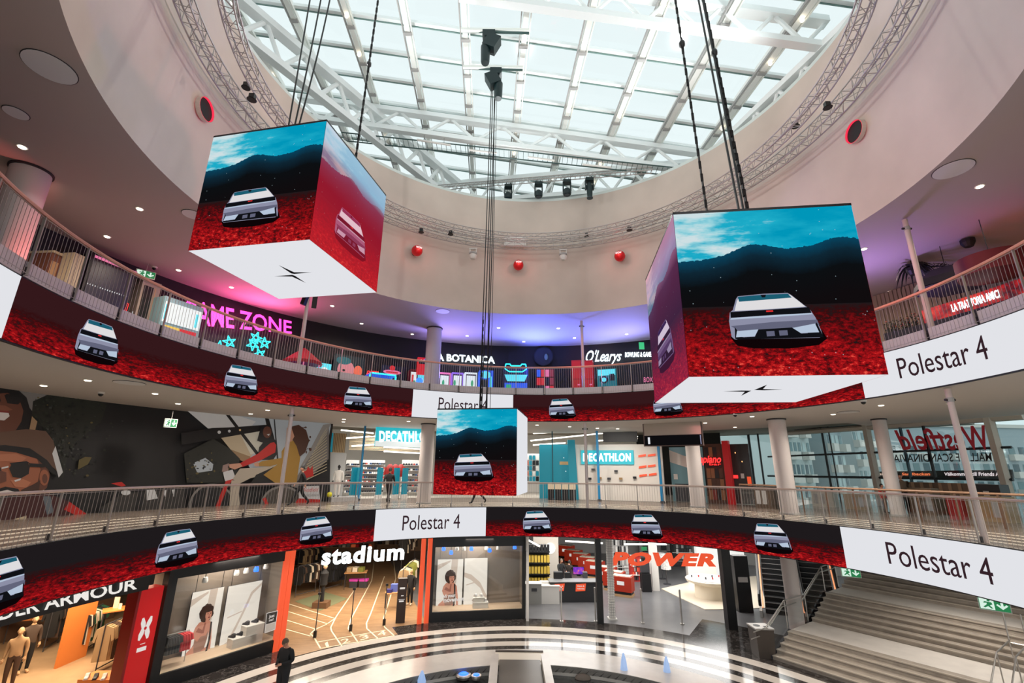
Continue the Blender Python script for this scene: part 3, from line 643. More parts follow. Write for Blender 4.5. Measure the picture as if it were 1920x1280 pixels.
for i,(x,dx) in enumerate(((899,0),(903,0),(911,.05),(913,.1),(919,.1))): 
    p=up(x,766,C3,0); tq=RT(922+i*2.5,150,18.5); cable((p.x,p.y,p.z),(tq.x,tq.y,tq.z),.02 if i<4 else .012,'black cable down to the middle cube, %s from the left'%ORD[i],'cables of the middle cube',sag=(.0,.03,.08,-.05,0)[i])
p=up(901,766,C3,0); cable((p.x,p.y,p.z),(p.x,p.y,p.z+4),.03,'dark hoist chain just above the middle cube','hoist chains',True)
# ================================================================ top gallery
NIGHT=M('arcade_wall',(15,15,20),.6); BEIGE=M('restaurant_wall',(150,138,112),.7)
struct('wall_arcade',MB().arc(16.75,16.9,Z2,ZC2,48,190,NIGHT,2))
struct('wall_restaurant',MB().arc(17.3,17.45,Z2,ZC2,-60,48,BEIGE,2))
struct('wall_upper_left',MB().arc(16.75,16.9,Z2,ZC2,190,240,M('upper_left_wall',(95,72,62),.7),2))
E_=lambda n,c=(200,200,200),k=1.: M(n,c,.5,emit=k)
NP_=E_('neon_pink',(255,60,165),3.0); NW=E_('neon_white',(235,250,255),2.4); NC=E_('neon_cyan',(40,225,235),2.2); NR=E_('neon_red',(255,40,40),2.4); NB=E_('neon_blue',(40,110,255),2.2)
def sgn(name,label,txt,pts,R,mat,cat='sign',bold=.01,shear=0,depth=.06,back=None,grp=None,**kw):
    fn=quadmap(cylmap(R),pts); r=thing(name,label,cat,fn(.5,0,0),group=grp)
    text('lettering',txt,fn,mat,r,bold=bold,shear=shear,depth=depth,**kw)
    if back:
        m,pad=back; q=[fn(-pad[0],-pad[1],-.03),fn(1+pad[0],-pad[1],-.03),fn(1+pad[0],1+pad[1],-.03),fn(-pad[0],1+pad[1],-.03)]
        c=(q[0]+q[1])/2-Vector((CX,CY,0)); c.z=0; c.normalize(); MB().prism(q,c*.08,m).build('backing_board',r)
    return r
sgn('neon_sign','large pink neon letters on the black arcade front at left','GAME ZONE',[(345,606),(547,625),(547,602),(345,558)],16.35,NP_,bold=.015,depth=.08)
sgn('neon_sign','white script neon sign left of the pink neon letters','Omnizone',[(247,592),(318,612),(320,596),(250,575)],16.3,NW,shear=.4,bold=.0)
sgn('letter_sign','white block letters over the claw machines right of the column','LA BOTANICA',[(812,675),(928,681),(928,668),(812,662)],16.5,NW,bold=.03,depth=.08)
sgn('neon_sign','white script neon sign at the right of the arcade front',"O'Learys",[(1098,678),(1165,676),(1166,656),(1099,656)],16.4,NW,shear=.35,bold=.012,depth=.08)
sgn('neon_sign','small white block lettering beside the script neon sign','BOWLING & GAMES',[(1172,669),(1224,668),(1224,659),(1172,660)],16.4,NW,bold=.035,depth=.06)
lamp('neon_glow','POINT',pc(450,598,15.8),45,(1,.1,.5),.3); lamp('neon_glow','POINT',pc(1130,668,15.9),14,(.6,1,1),.2)
def booth(name,label,cat,x0,x1,yt,R,depth,mat,polys=(),grp=None,z0=None,ang=0,top=None):
    t0,t1=pth(x0,yt,R),pth(x1,yt,R); zt=pc((x0+x1)/2,yt,R).z; z0=Z2 if z0 is None else z0
    r=thing(name,label,cat,pol((t0+t1)/2,R+depth/2,z0),group=grp); MB().arc(R,R+depth,z0,zt,t0,t1,mat,4).build('cabinet',r)
    if top: MB().arc(R-.04,R+depth,zt,zt+.08,t0,t1,top,4).build('top_trim',r)
    if polys:
        fn=lambda u,v,o: pol(t0+(t1-t0)*u,R-.012-o,z0+(zt-z0)*v)
        for nm,pl in polys: art_mesh(pl,fn,0,nm,r,gap=.004)
    return r
rc=random.Random(3)
def mosaic(nx,ny,cols,x0=.05,y0=.05,x1=.95,y1=.95,g=.15,seed=0):
    q=random.Random(seed); o=[]
    for j in range(ny):
        for i in range(nx):
            a=x0+(x1-x0)*(i+g/2)/nx; b=x0+(x1-x0)*(i+1-g/2)/nx; c=y0+(y1-y0)*(j+g/2)/ny; d=y0+(y1-y0)*(j+1-g/2)/ny; o.append((q.choice(cols),rect(a,c,b,d)))
    return o
SW,SC,SR,SB,SY,SP,SK,SG=E_('light_white',(225,235,235),.9),E_('light_cyan',(90,215,230),1.),E_('light_red',(210,35,45),.8),E_('light_blue',(40,90,220),.9),E_('light_yellow',(240,205,90),.8),E_('light_pink',(235,120,165),.8),M('panel_black',(16,15,18),.5),E_('light_green',(50,170,120),.8)
booth('arcade_booth','tall cream pillar-like booth end behind the upper left railing','booth',139,166,478,15.2,.9,M('cream_panel',(205,190,160),.5),[('grooves',[(M('groove',(120,105,90),.6),rect(k/6+.06,0,k/6+.09,1)) for k in range(6)])])
booth('arcade_booth','brown booth beside the cream pillar behind the upper left railing','booth',96,138,481,15.6,.9,M('brown_panel',(120,75,60),.5),[('front_panel',[(SY,rect(.55,.35,.7,.8)),(M('tan',(190,150,110),.5),rect(.05,.1,.4,.9))])],top=M('cream_panel'))
booth('arcade_booth','dark glass booth with a red top line and a row of tiny lights','booth',168,262,492,16.0,.6,SK,[('display',[(M('indigo',(26,24,48),.4),rect(.04,.45,.95,.93))]+[(SW,rect(.06+.05*k,.66,.075+.05*k,.675)) for k in range(17)]+[(SP,rect(.03,.955,.97,.985))]+[(NR,[(.80+.07*k,.08),(.82+.07*k,.08),(.93+.03*k,.6),(.92+.03*k,.6)]) for k in range(2)])])
booth('arcade_booth','pale booth front with ribbed posts left of the pink neon','booth',268,305,527,16.1,.5,M('pale_booth',(165,150,140),.5),[('display',[(SK,rect(.12,.05,.62,.92)),(M('tan'),rect(.7,.05,.75,.92))])])
booth('prize_machine','bright white and cyan prize machine with red and yellow stripe','machine',308,385,566,15.4,1.,M('machine_pale',(150,190,200),.4),[('sign_stripe',[(SW,rect(.02,.60,.98,.92)),(SC,rect(.05,.64,.45,.88)),(SC,rect(.55,.64,.9,.86)),(SY,rect(.1,.48,.5,.56)),(SR,rect(.5,.48,.92,.56))]),('display',[(SW,rect(.05,.05,.40,.44)),(SC,rect(.08,.1,.3,.4)),(SR,rect(.42,.05,.50,.44)),(SC,rect(.55,.03,.95,.46)),(M('machine_dark',(12,50,60),.4),rect(.6,.08,.88,.4)),(SW,rect(.62,.2,.7,.38))])])
def neon_star(px,py,s,i):
    R=16.2; P=pc(px,py,R); t=math.atan2(P.y-CY,P.x-CX); tx=Vector((-math.sin(t),math.cos(t),0)); pts=[P+tx*s*math.cos(PI/2+i*.35+k*4*PI/5)*(-1)+Vector((0,0,s*math.sin(PI/2+i*.35+k*4*PI/5))) for k in range(6)]
    r=thing('neon_star','cyan neon star outline below the pink neon letters, %s from the left'%ORD[i],'neon',P,group='cyan neon stars'); MB().path(pts,.025,NC,6).build('tube',r)
for i,(x,y) in enumerate(((411,650),(430,641),(474,646),(480,633),(496,643),(487,664))): neon_star(x,y,.3,i)
m=MB(); P=pc(568,676,15.6); r=thing('play_tent','red striped fairground tent behind the upper railing','tent',(P.x,P.y,Z2)); 
MB().lathe((P.x,P.y,Z2),[(.9,1.1),(.95,1.25),(.1,1.95),(.02,2.0)],M('tent_red',(150,30,45),.6),12).build('canopy',r)
m=MB(); [m.tube((P.x+.85*math.cos(a),P.y+.85*math.sin(a),Z2),(P.x+.85*math.cos(a),P.y+.85*math.sin(a),Z2+1.15),.03,SP,6) for a in(0,1.05,2.1,3.14,4.2,5.2)]; m.build('posts_ring',r); MB().lathe((P.x,P.y,Z2),[(.9,0),(.9,.4)],SB,12).build('base',r)
booth('neon_ride','small glowing cyan ride beside the red tent','ride',597,622,681,15.4,.7,SC,[('panel',[(SW,ell(.5,.6,.35,.25)),(SK,ell(.5,.3,.2,.2))])])
booth('picture_wall','dark panel with large pink and orange round shapes behind the upper railing','panel',628,685,667,16.2,.2,M('panel_teal',(12,40,48),.5),[('artwork',[(E_('art_pink',(225,140,150),.6),ell(.40,.62,.28,.24)),(E_('art_teal',(20,110,120),.5),ell(.3,.85,.25,.1)),(E_('art_orange',(240,110,80),.7),ell(.8,.62,.14,.15)),(SK,ell(.33,.6,.05,.03)),(SP,ell(.85,.2,.14,.15)),(SR,ell(.12,.2,.12,.13)),(SW,ell(.13,.26,.08,.09)),(SG,rect(.35,.06,.6,.16))])])
sgn('neon_sign','small red neon word low behind the upper railing','pizza',[(687,700),(710,702),(710,694),(687,692)],16.1,NR,shear=.3)
booth('arcade_sign','pink oval light sign on dark panel behind the upper railing','sign',716,760,686,16.2,.2,M('panel_navy',(14,24,60),.5),[('lightbox',[(SP,ell(.45,.80,.38,.07)),(SR,ell(.45,.93,.12,.08)),(SR,rect(.2,.77,.7,.82))])])
m=MB(); t0,t1=pth(694,705,15.1),pth(742,705,15.1); z=pc(715,703,15.1).z; r=thing('neon_table','table frame outlined in cyan neon tube behind the upper railing','table',pol((t0+t1)/2,15.4,Z2))
for a,b in((t0,15.1),(t1,15.1),(t0,16),(t1,16)): MB().tube(pol(a,b,Z2),pol(a,b,z),.05,NC,6).build('leg',r)
m.arc(15.05,16.05,z,z+.08,t0,t1,SB); m.arc(15.0,15.06,z+.02,z+.09,t0,t1,NC); m.build('table_top',r)
booth('game_machine','game machine with a white lit prize window left of two cyan screens','machine',770,783,692,15.3,.8,M('machine_red',(120,20,40),.4),[('window',[(SW,rect(.1,.3,.9,.9)),(SR,rect(.2,.4,.5,.8)),(SG,rect(.5,.35,.8,.6))])],'upright game machines')
for i,(a,b) in enumerate(((784,797),(800,814))):
    booth('screen_totem','cyan lit upright screen with blue wheels, the %s of the pair'%('left','right')[i],'screen',a,b,692,15.2,.5,M('machine_navy',(10,30,80),.4),[('screen',[(SC,rect(.03,.35,.97,.98)),(SW,ell(.5,.55,.4,.14)),(SB,ell(.3,.6,.06,.03)),(SB,ell(.7,.6,.06,.03))])],'cyan screen totems')
    P=pc((a+b)/2-4,714,15.1); MB().lathe(P,[(.14,-.03),(.2,0),(.14,.03)],NB,14,ax=(math.cos(R_(100)),math.sin(R_(100)),0)).build('wheel_light',label='blue ring light at the foot of the %s cyan screen'%('left','right')[i],cat='light')
booth('arcade_sign','red and blue marquee with a yellow word in front of the column','sign',784,822,671,14.9,.25,SR,[('marquee',[(SB,ell(.5,.9,.2,.05)),(SW,rect(.1,.80,.9,.84)),(SK,rect(.05,.60,.95,.76))]+[(SW,ell(.15+.14*k,.86,.03,.008)) for k in range(6)])],z0=Z2+1.3)
for i,(a,b) in enumerate(((823,845),(848,869),(872,895))):
    booth('claw_machine','claw machine with glowing %s frame and white window, %s of three'%(('pink','violet','white')[i],('left','middle','right')[i]),'machine',a,b,698,15.1,.8,(SP,E_('light_violet',(150,110,230),.8),SW)[i],[('window',[(M('machine_interior',(60,35,60),.4),rect(.08,.05,.92,.93)),(SW,rect(.14,.35,.86,.88)),(SR,ell(.3,.2,.2,.12)),(M('machine_red',(150,30,50),.4),ell(.7,.22,.18,.14)),(SG,ell((.4,.25,.6)[i],.6,.1,.12))])],'claw machines')
booth('game_machine','tall blue and teal game machine behind the hanging cables','machine',899,925,694,15.2,.8,SB,[('window',[(M('machine_dark'),rect(.15,.05,.6,.7)),(SC,ell(.45,.85,.4,.12)),(SW,ell(.45,.25,.15,.1)),(SC,rect(.75,.1,.9,.8))])],'upright game machines')
booth('game_machine','big neon blue game machine with a white crest and arrow','machine',945,990,690,15.1,.9,M('machine_navy'),[('screen',[(SC,[(.02,.80),(.98,.80),(.86,.6),(.14,.6)]),(SW,[(.12,.77),(.88,.77),(.8,.64),(.2,.64)]),(SC,rect(.25,.65,.75,.76)),(SB,rect(.03,.03,.97,.55)),(SR,[(.4,.3),(.6,.5),(.64,.46),(.48,.3)]),(NB,[(.4,.3),(.62,.08),(.66,.12),(.48,.3)]),(SW,rect(.05,.1,.2,.35)),(SG,rect(.1,.3,.3,.5)),(SP,ell(.78,.3,.1,.08))])],'upright game machines')
P=pc(967,687,15.1); m=MB(); t=R_(pth(967,687,15.1)); tx=Vector((-math.sin(t),math.cos(t),0)); m.path([P+tx*a+Vector((0,0,b)) for a,b in((-.65,-.15),(-.6,.15),(-.35,.15),(-.3,.05),(.3,.05),(.35,.15),(.6,.15),(.65,-.15),(.4,-.32),(-.4,-.32),(-.65,-.15))],.035,NC,6); m.build('neon_outline',label='cyan neon crest outline on top of the big blue game machine',cat='neon')
booth('picture_wall','panel of red and blue square pictures left of the red lockers','panel',1004,1040,689,16.0,.2,M('panel_wine',(90,20,40),.5),[('pictures',mosaic(4,4,[SR,SP,SB,M('panel_navy'),E_('art_rose',(170,60,80),.5),SW],seed=4,g=.12))])
t=pth(1019,668,16.5); P=pc(1019,668,16.5); tx=R_(t); MB().lathe(P,[(.62,-.04),(.62,.02),(.55,.04)],M('badge_blue',(16,30,62),.5,emit=.2),26,ax=(-math.cos(tx),-math.sin(tx),0)).build('round_badge',label='dim round blue badge on the dark wall above the picture panel',cat='sign')
P=pc(1024,669,16.4); MB().ball(P,.12,M('pin_white',(110,140,180),.5,emit=.3),10,(1,1,1.8)).build('pin_emblem',label='small pale bowling pin emblem on the round blue badge',cat='emblem')
for i,(a,b) in enumerate(((1071,1089),(1093,1111))):
    booth('red_locker','tall bright red cabinet behind the upper railing, the %s of two'%('left','right')[i],'cabinet',a,b,675,15.6,.6,M('cabinet_red',(205,12,20),.4,emit=.25),[('door',[(M('cabinet_red2',(225,20,28),.4,emit=.35),rect(.06,.03,.94,.53)),(M('cabinet_red2'),rect(.06,.56,.94,.97)),(SP,rect(.6,.40,.85,.43))])],'tall red cabinets')
booth('poster_stand','teal poster with a round target picture right of the red cabinets','poster',1119,1155,691,16.0,.12,E_('poster_teal',(15,130,140),.5),[('artwork',[(SC,rect(.05,.75,.95,.97)),(SK,ell(.35,.6,.22,.14)),(SC,ell(.35,.6,.12,.08)),(SK,rect(.65,.55,.9,.8)),(E_('poster_teal'),rect(.1,.3,.6,.4))])],z0=Z2+.4)
sgn('wall_lettering','small dim lettering low on the wall beside the hanging cube','BOX',[(1207,716),(1224,716),(1224,706),(1207,707)],16.3,SP)
P=pc(1203,648,16.0); r=thing('exit_sign','tiny green exit sign hung under the top ceiling near the right cube','sign',P,group='green exit signs'); MB().box(P,(.3,.05,.42),E_('exit_green',(60,190,120),1.)).build('panel',r)
def exit_sign(P,yaw,w,h,label,arrow=True,dirn=(0,-1,0),tilt=0):
    r=thing('exit_sign',label,'sign',(P.x,P.y,P.z-h/2),yaw,group='green exit signs'); GR=E_('exit_green2',(25,130,75),.75)
    MB().box((0,0,h/2),(w,.05,h),WHITEP).build('case',r,local=True); WS=E_('exit_white',(215,240,225),.9)
    pl=[(GR,rect(-.47,.06,.47,.94)),(WS,rect(-.45,.1,0,.9)),(GR,ell(-.16,.78,.05,.09)),(GR,[(-.3,.68),(-.08,.66),(-.05,.52),(-.14,.4),(-.05,.2),(-.12,.18),(-.2,.34),(-.3,.2),(-.36,.24),(-.24,.45),(-.22,.58),(-.33,.56)]),
        (WS,[(.2,.82),(.28,.82),(.28,.45),(.38,.6),(.42,.5),(.24,.2),(.06,.5),(.1,.6),(.2,.45)])]
    art_mesh(pl,lambda u,v,o:Vector((u*w,-.027-o,v*h)),0,'pictogram',r,gap=.002,local=True)
    MB().tube((0,0,h),(0,0,h+.3),.012,GREYP,6).build('hanger',r,local=True)
    return r
exit_sign(pc(273,514,15.9),.75,.62,.3,'green exit sign hung above the upper left booths')
exit_sign(pc(320,793,15.5),.75,.42,.34,'small green exit sign before the dark middle of the mural')
# restaurant side
DP=M('lamella',(120,108,86),.7)
booth('slat_wall','beige wall of vertical battens behind the upper right railing','wall',1625,1960,505,17.2,.05,DP,[('slats',[(M('slat',(150,138,112),.7),rect(k/34,0,k/34+.022,1)) for k in range(34)])])
BANN=NT('banner_print'); g=BANN.n('ShaderNodeNewGeometry').outputs['Position']; BANN.l(BANN.ramp(BANN.noise(g,2.2,6,.7),[(.35,(60,14,12)),(.5,(165,30,22)),(.62,(200,70,40)),(.8,(120,24,20))]),BANN.b.inputs['Base Color']); BANN.l(BANN.ramp(BANN.noise(g,2.2,6,.7),[(.35,(60,14,12)),(.5,(165,30,22)),(.62,(200,70,40)),(.8,(120,24,20))]),BANN.b.inputs['Emission Color']); BANN.b.inputs['Emission Strength'].default_value=.7
b0,b1=pth(1732,600,14.6),pth(1985,540,14.6); r=thing('restaurant_banner','red floral banner with white restaurant lettering behind the upper right railing','banner',pol((b0+b1)/2,14.6,Z2+.25)); bz0,bz1=pc(1830,579,14.6).z,pc(1830,550,14.6).z
MB().arc(14.6,14.68,bz0,bz1,b0,b1,BANN.m,2).build('printed_panel',r); MB().arc(14.55,15.2,Z2,bz0-.01,b0+2,b1,SK,2).build('base_shelf',r)
tb0,tb1=pth(1790,600,14.55),pth(1880,575,14.55); text('lettering','LA TRATTORIA AMICI',lambda u,v,w:pol(tb0+(tb1-tb0)*u,14.57-w,bz0+.12+v*.26),NW,r,bold=.01,depth=.02)
LEAF=M('dark_leaf',(18,24,16),.6); 
def fronds(P,n,L,label,name='hanging_plant',droop=1.):
    r=thing(name,label,'plant',P); MB().lathe(P,[(.12,-.15),(.2,0),(.2,.12)],SK,12).build('pot',r); m=MB(); q=random.Random(int(P.x*100))
    for i in range(n):
        a=q.random()*2*PI; l=L*(.6+.5*q.random()); e=Vector((math.cos(a),math.sin(a),0)); s=Vector((-e.y,e.x,0)); pts=[]
        for k in range(6): f=k/5; pts.append(P+e*l*f*.8+Vector((0,0,.2+l*.55*f-l*droop*1.2*f*f)))
        w=.05
        for k in range(5):
            w0=w*math.sin(PI*(k/5*.85+.15)); w1=w*math.sin(PI*((k+1)/5*.85+.15)) if k<4 else .004
            m.add([pts[k]-s*w0,pts[k]+s*w0,pts[k+1]+s*w1,pts[k+1]-s*w1],[(0,1,2,3)],LEAF)
    m.build('leaves',r); MB().tube(P+Vector((0,0,.1)),(P.x,P.y,ZC2),.01,BLACK,4).build('cord',r)
    return r
fronds(pc(1712,508,14.8),44,1.05,'dark drooping palm-like plant hung in the upper right restaurant')
fronds(pc(1632,492,15.4),16,.6,'small dark plant peeking past the right cube')
fronds(pc(1815,455,14.9),26,.8,'dark leafy sprig high in the upper right restaurant',droop=.2)
def garland(x0,y0,x1,y1,label):
    A,B=pc(x0,y0,14.9),pc(x1,y1,14.9); r=thing('leaf_garland',label,'plant',A); m=MB(); m.tube(A,B,.03,LEAF,5); m.build('stem',r); m=MB(); q=random.Random(5)
    for i in range(170):
        p=A.lerp(B,q.random())+Vector((q.uniform(-.15,.15),q.uniform(-.15,.15),-abs(q.gauss(0,.22))+.1)); a=Vector((q.uniform(-1,1),q.uniform(-1,1),q.uniform(-1,.3))).normalized(); s=a.orthogonal().normalized(); m.add([p-s*.035,p+a*.08,p+s*.035,p-a*.1],[(0,1,2,3)],LEAF)
    m.build('leaves',r)
garland(1700,500,1830,498,'dark leaf garland running between the plants in the upper right restaurant')
P=pc(1778,522,14.6); r=thing('pendant_lamp','large black angular pendant shade in the upper right restaurant','lamp',P); MB().lathe(P,[(1.05,-.32),(.98,-.05),(.5,.32),(.1,.36)],SK,6).build('shade',r); MB().tube(P+Vector((0,0,.36)),(P.x,P.y,ZC2),.012,BLACK,5).build('cord',r); MB().lathe(P,[(1.0,-.36),(1.0,-.33)],M('shade_blue',(50,48,78),.5),6).build('inner_liner',r)
P=pc(1862,500,14.0); r=thing('pendant_lamp','round dark red drum pendant shade at the upper right edge','lamp',P); MB().lathe(P,[(.85,-.28),(.85,.3)],M('shade_red',(95,10,22),.6),28).build('shade',r,smooth=True); MB().tube(P+Vector((0,0,.3)),(P.x,P.y,ZC2),.012,BLACK,5).build('cord',r)
t0,t1=pth(1655,620,14.9),pth(1728,600,14.9); hz=pc(1695,616,14.9).z; r=thing('planter_bench','dark planter bench with sprigs behind the upper right railing','planter',pol((t0+t1)/2,15,Z2)); MB().arc(14.9,15.3,Z2,hz,t0,t1,SK,2).build('box',r)
m=MB(); q=random.Random(2)
for i in range(120):
    p=pol(q.uniform(t0,t1),15.1+q.uniform(-.15,.15),hz); h=q.uniform(.1,.5); m.tube(p,p+Vector((q.uniform(-.1,.1),q.uniform(-.1,.1),h)),.008,LEAF,3); m.ball(p+Vector((0,0,h)),.03,q.choice([LEAF,LEAF,M('berry',(150,50,30),.6),M('dry_leaf',(95,75,45),.7)]),5)
m.build('sprigs',r)
# ================================================================ middle gallery
RW=17.6
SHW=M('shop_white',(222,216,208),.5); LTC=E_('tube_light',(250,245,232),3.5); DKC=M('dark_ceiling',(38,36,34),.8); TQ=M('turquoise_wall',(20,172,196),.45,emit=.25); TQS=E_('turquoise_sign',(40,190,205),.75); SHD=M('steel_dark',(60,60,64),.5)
struct('wall_mural',MB().arc(RW,RW+.12,0,ZC1,pth(617,860,RW),240,M('mural_wall',(40,36,34),.7),2))
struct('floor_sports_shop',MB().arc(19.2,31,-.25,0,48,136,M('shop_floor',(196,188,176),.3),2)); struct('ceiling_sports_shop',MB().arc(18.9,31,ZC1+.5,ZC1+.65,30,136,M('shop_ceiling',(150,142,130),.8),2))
struct('wall_sports_shop',MB().arc(27.5,27.7,0,ZC1+.5,70,136,SHW,2))
struct('wall_sports_side',MB().arc(27.6,27.7,0,ZC1+.5,57,70,DKC,2))
# mural: printed picture on the curved wall
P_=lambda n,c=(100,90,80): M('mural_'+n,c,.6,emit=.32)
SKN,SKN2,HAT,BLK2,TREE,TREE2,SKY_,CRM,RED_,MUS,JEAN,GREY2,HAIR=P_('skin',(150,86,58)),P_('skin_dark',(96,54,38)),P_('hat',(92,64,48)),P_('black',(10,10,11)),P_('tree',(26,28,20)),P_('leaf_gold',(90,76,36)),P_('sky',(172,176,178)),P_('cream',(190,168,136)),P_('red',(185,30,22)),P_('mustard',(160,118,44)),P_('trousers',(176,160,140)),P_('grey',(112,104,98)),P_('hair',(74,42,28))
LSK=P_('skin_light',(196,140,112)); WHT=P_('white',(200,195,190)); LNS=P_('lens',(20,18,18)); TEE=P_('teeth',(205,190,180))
pl=[(BLK2,[(-260,1120),(-260,690),(100,733),(340,765),(620,793),(618,950),(540,960),(330,985),(0,1040)]),
 (GREY2,[(-60,716),(45,727),(100,733),(72,752),(60,770),(40,745),(0,724)]),(TREE,[(62,752),(100,735),(170,742),(200,760),(190,790),(130,840),(118,900),(105,880),(80,800),(58,790)])]
q=random.Random(9)
for i in range(420):
    x=66+abs(q.gauss(0,62)); y=q.uniform(742,892); s=q.uniform(.6,2.2); pl.append((q.choice([TREE,BLK2,TREE,BLK2,P_('leaf_green',(38,42,30)),P_('leaf_green'),P_('leaf_grey',(58,60,56)),TREE2 if q.random()<.3 else BLK2]),ell(x,y,s*1.4,s,6),1))
pl+=[(TREE2,[(148,862),(160,856),(172,857),(165,870),(146,880)]),
 # smiling woman behind
 (BLK2,[(-80,950),(-80,725),(0,722),(30,727),(50,745),(60,780),(55,810),(48,840),(-30,860)]),
 (SKN2,[(-30,740),(14,736),(36,748),(44,770),(40,790),(26,812),(-10,840),(-40,800)]),(LNS,[(8,740),(34,740),(44,748),(34,758),(14,756)]),(LNS,[(-40,740),(-2,740),(2,752),(-12,758),(-40,754)]),(TEE,[(-8,772),(16,774),(18,780),(8,788),(-12,786)]),(P_('lip',(120,40,34)),[(-8,768),(16,770),(18,774),(-8,772)]),
 (P_('cheek_dark',(124,72,52)),[(-20,758),(10,760),(24,768),(14,770),(-16,768)]),(BLK2,[(10,738),(36,740),(40,744),(14,742)]),
 (P_('curl',(150,116,84)),[(60,780),(70,790),(66,806),(55,805)]),
 # man with hat
 (SKN2,[(-60,950),(-60,850),(0,838),(60,842),(84,862),(94,890),(88,914),(70,930),(20,960)]),(SKN,[(-40,930),(-40,850),(20,842),(66,850),(76,880),(70,905),(40,935)]),
 (HAT,[(-70,850),(-60,822),(0,810),(50,804),(86,808),(100,826),(110,870),(112,892),(104,880),(88,855),(60,842),(0,838)]),(BLK2,[(-60,850),(-60,838),(10,834),(56,840),(88,862),(108,888),(112,894),(96,886),(70,860),(30,848),(-10,844)]),
 (WHT,[(98,850),(104,836),(118,885),(110,895)]),(SKN,ell(83,895,9,15)),(SKN2,ell(84,897,5,9)),
 (P_('cheek',(176,108,76)),[(20,900),(44,898),(58,904),(50,914),(28,912)]),(P_('brow_light',(170,104,74)),[(-10,852),(30,850),(50,858),(40,866),(-10,864)]),(P_('beard',(64,38,28)),[(40,918),(62,908),(76,900),(72,924),(50,940),(30,944)]),(BLK2,[(18,868),(50,864),(56,868),(22,872)]),
 (LNS,[(17,878),(22,870),(52,867),(56,874),(54,888),(40,896),(24,894)]),(LNS,[(-30,880),(-26,872),(0,874),(3,882),(-2,892),(-20,894)]),(WHT,[(3,876),(16,873),(16,876),(3,879)]),(BLK2,[(54,868),(84,870),(84,876),(56,875)]),(WHT,[(27,900),(40,896),(38,900),(28,903)]),
 (SKN2,[(0,882),(12,885),(12,902),(0,906)]),(BLK2,[(-20,922),(10,912),(34,916),(40,926),(20,936),(-20,940)]),(TEE,[(-14,924),(14,918),(28,922),(10,930),(-14,932)]),
 (P_('maroon',(62,16,16)),[(-120,1110),(-100,950),(30,930),(90,925),(130,940),(170,975),(175,1010),(60,1030),(0,1040)]),(P_('shirt_grey',(95,100,104)),[(80,930),(95,930),(100,960),(88,965)]),(RED_,[(130,940),(175,972),(172,980),(120,955)]),(CRM,[(0,1030),(0,1005),(20,975),(50,966),(44,1020)]),
 # crowd far behind
 (P_('dim',(46,42,38)),[(180,1000),(190,950),(230,925),(345,915),(350,980)]),(RED_,[(208,906),(228,903),(236,910),(228,912)]),(WHT,ell(236,923,9,5)),(WHT,[(275,918),(290,917),(296,934),(275,938)]),(WHT,[(305,920),(312,918),(310,932)]),(WHT,[(322,918),(328,917),(326,932)]),(BLK2,[(262,920),(272,920),(255,990),(240,990)]),
 # station roof
 (SKY_,[(345,765),(470,775),(620,793),(620,800),(610,850),(560,900),(470,880),(440,820),(400,800)]),(WHT,[(349,768),(430,774),(480,790),(470,800),(390,803)]),(CRM,[(410,815),(475,800),(490,830),(470,856),(432,842)]),(P_('tan',(150,118,84)),[(432,842),(470,856),(462,868),(442,858)]),(P_('cream2',(205,196,176)),[(450,812),(500,795),(500,842),(470,852)]),
 (BLK2,[(398,802),(430,801),(500,796),(500,806),(430,818),(340,834),(340,812)]),(BLK2,[(420,773),(427,773),(486,850),(480,852)]),(BLK2,[(496,780),(503,780),(512,812),(503,812)]),(BLK2,[(513,782),(515,782),(522,860),(519,860)]),
 (WHT,ell(411,810,3.2,3.2,10)),(WHT,ell(430,808,2.6,2.6,10)),(P_('bulb',(235,190,130)),ell(450,806,2,2,8)),
 (TREE,[(345,850),(400,822),(432,842),(450,860),(440,905),(350,905)]),(SKY_,[(362,868),(385,858),(400,870),(398,882),(370,886)]),(P_('pinkish',(150,120,110)),[(418,872),(430,868),(428,884),(416,884)])]
for i in range(60): pl.append((q.choice([TREE,TREE2,BLK2]),ell(q.uniform(350,432),q.uniform(845,905),q.uniform(1,3),q.uniform(1,2.5),6),1))
pl+=[(GREY2,[(600,810),(617,800),(616,860),(560,915),(545,912),(590,840)]),(P_('concrete',(140,132,124)),[(606,796),(620,794),(612,815),(575,865),(560,880),(580,845)])]
for k in range(15): pl.append((P_('stripe',(176,160,128)),[(556+3.2*k,905-6.2*k+2),(613,880-5.6*k),(613,881.5-5.6*k),(556+3.2*k,907-6.2*k+2)],1))
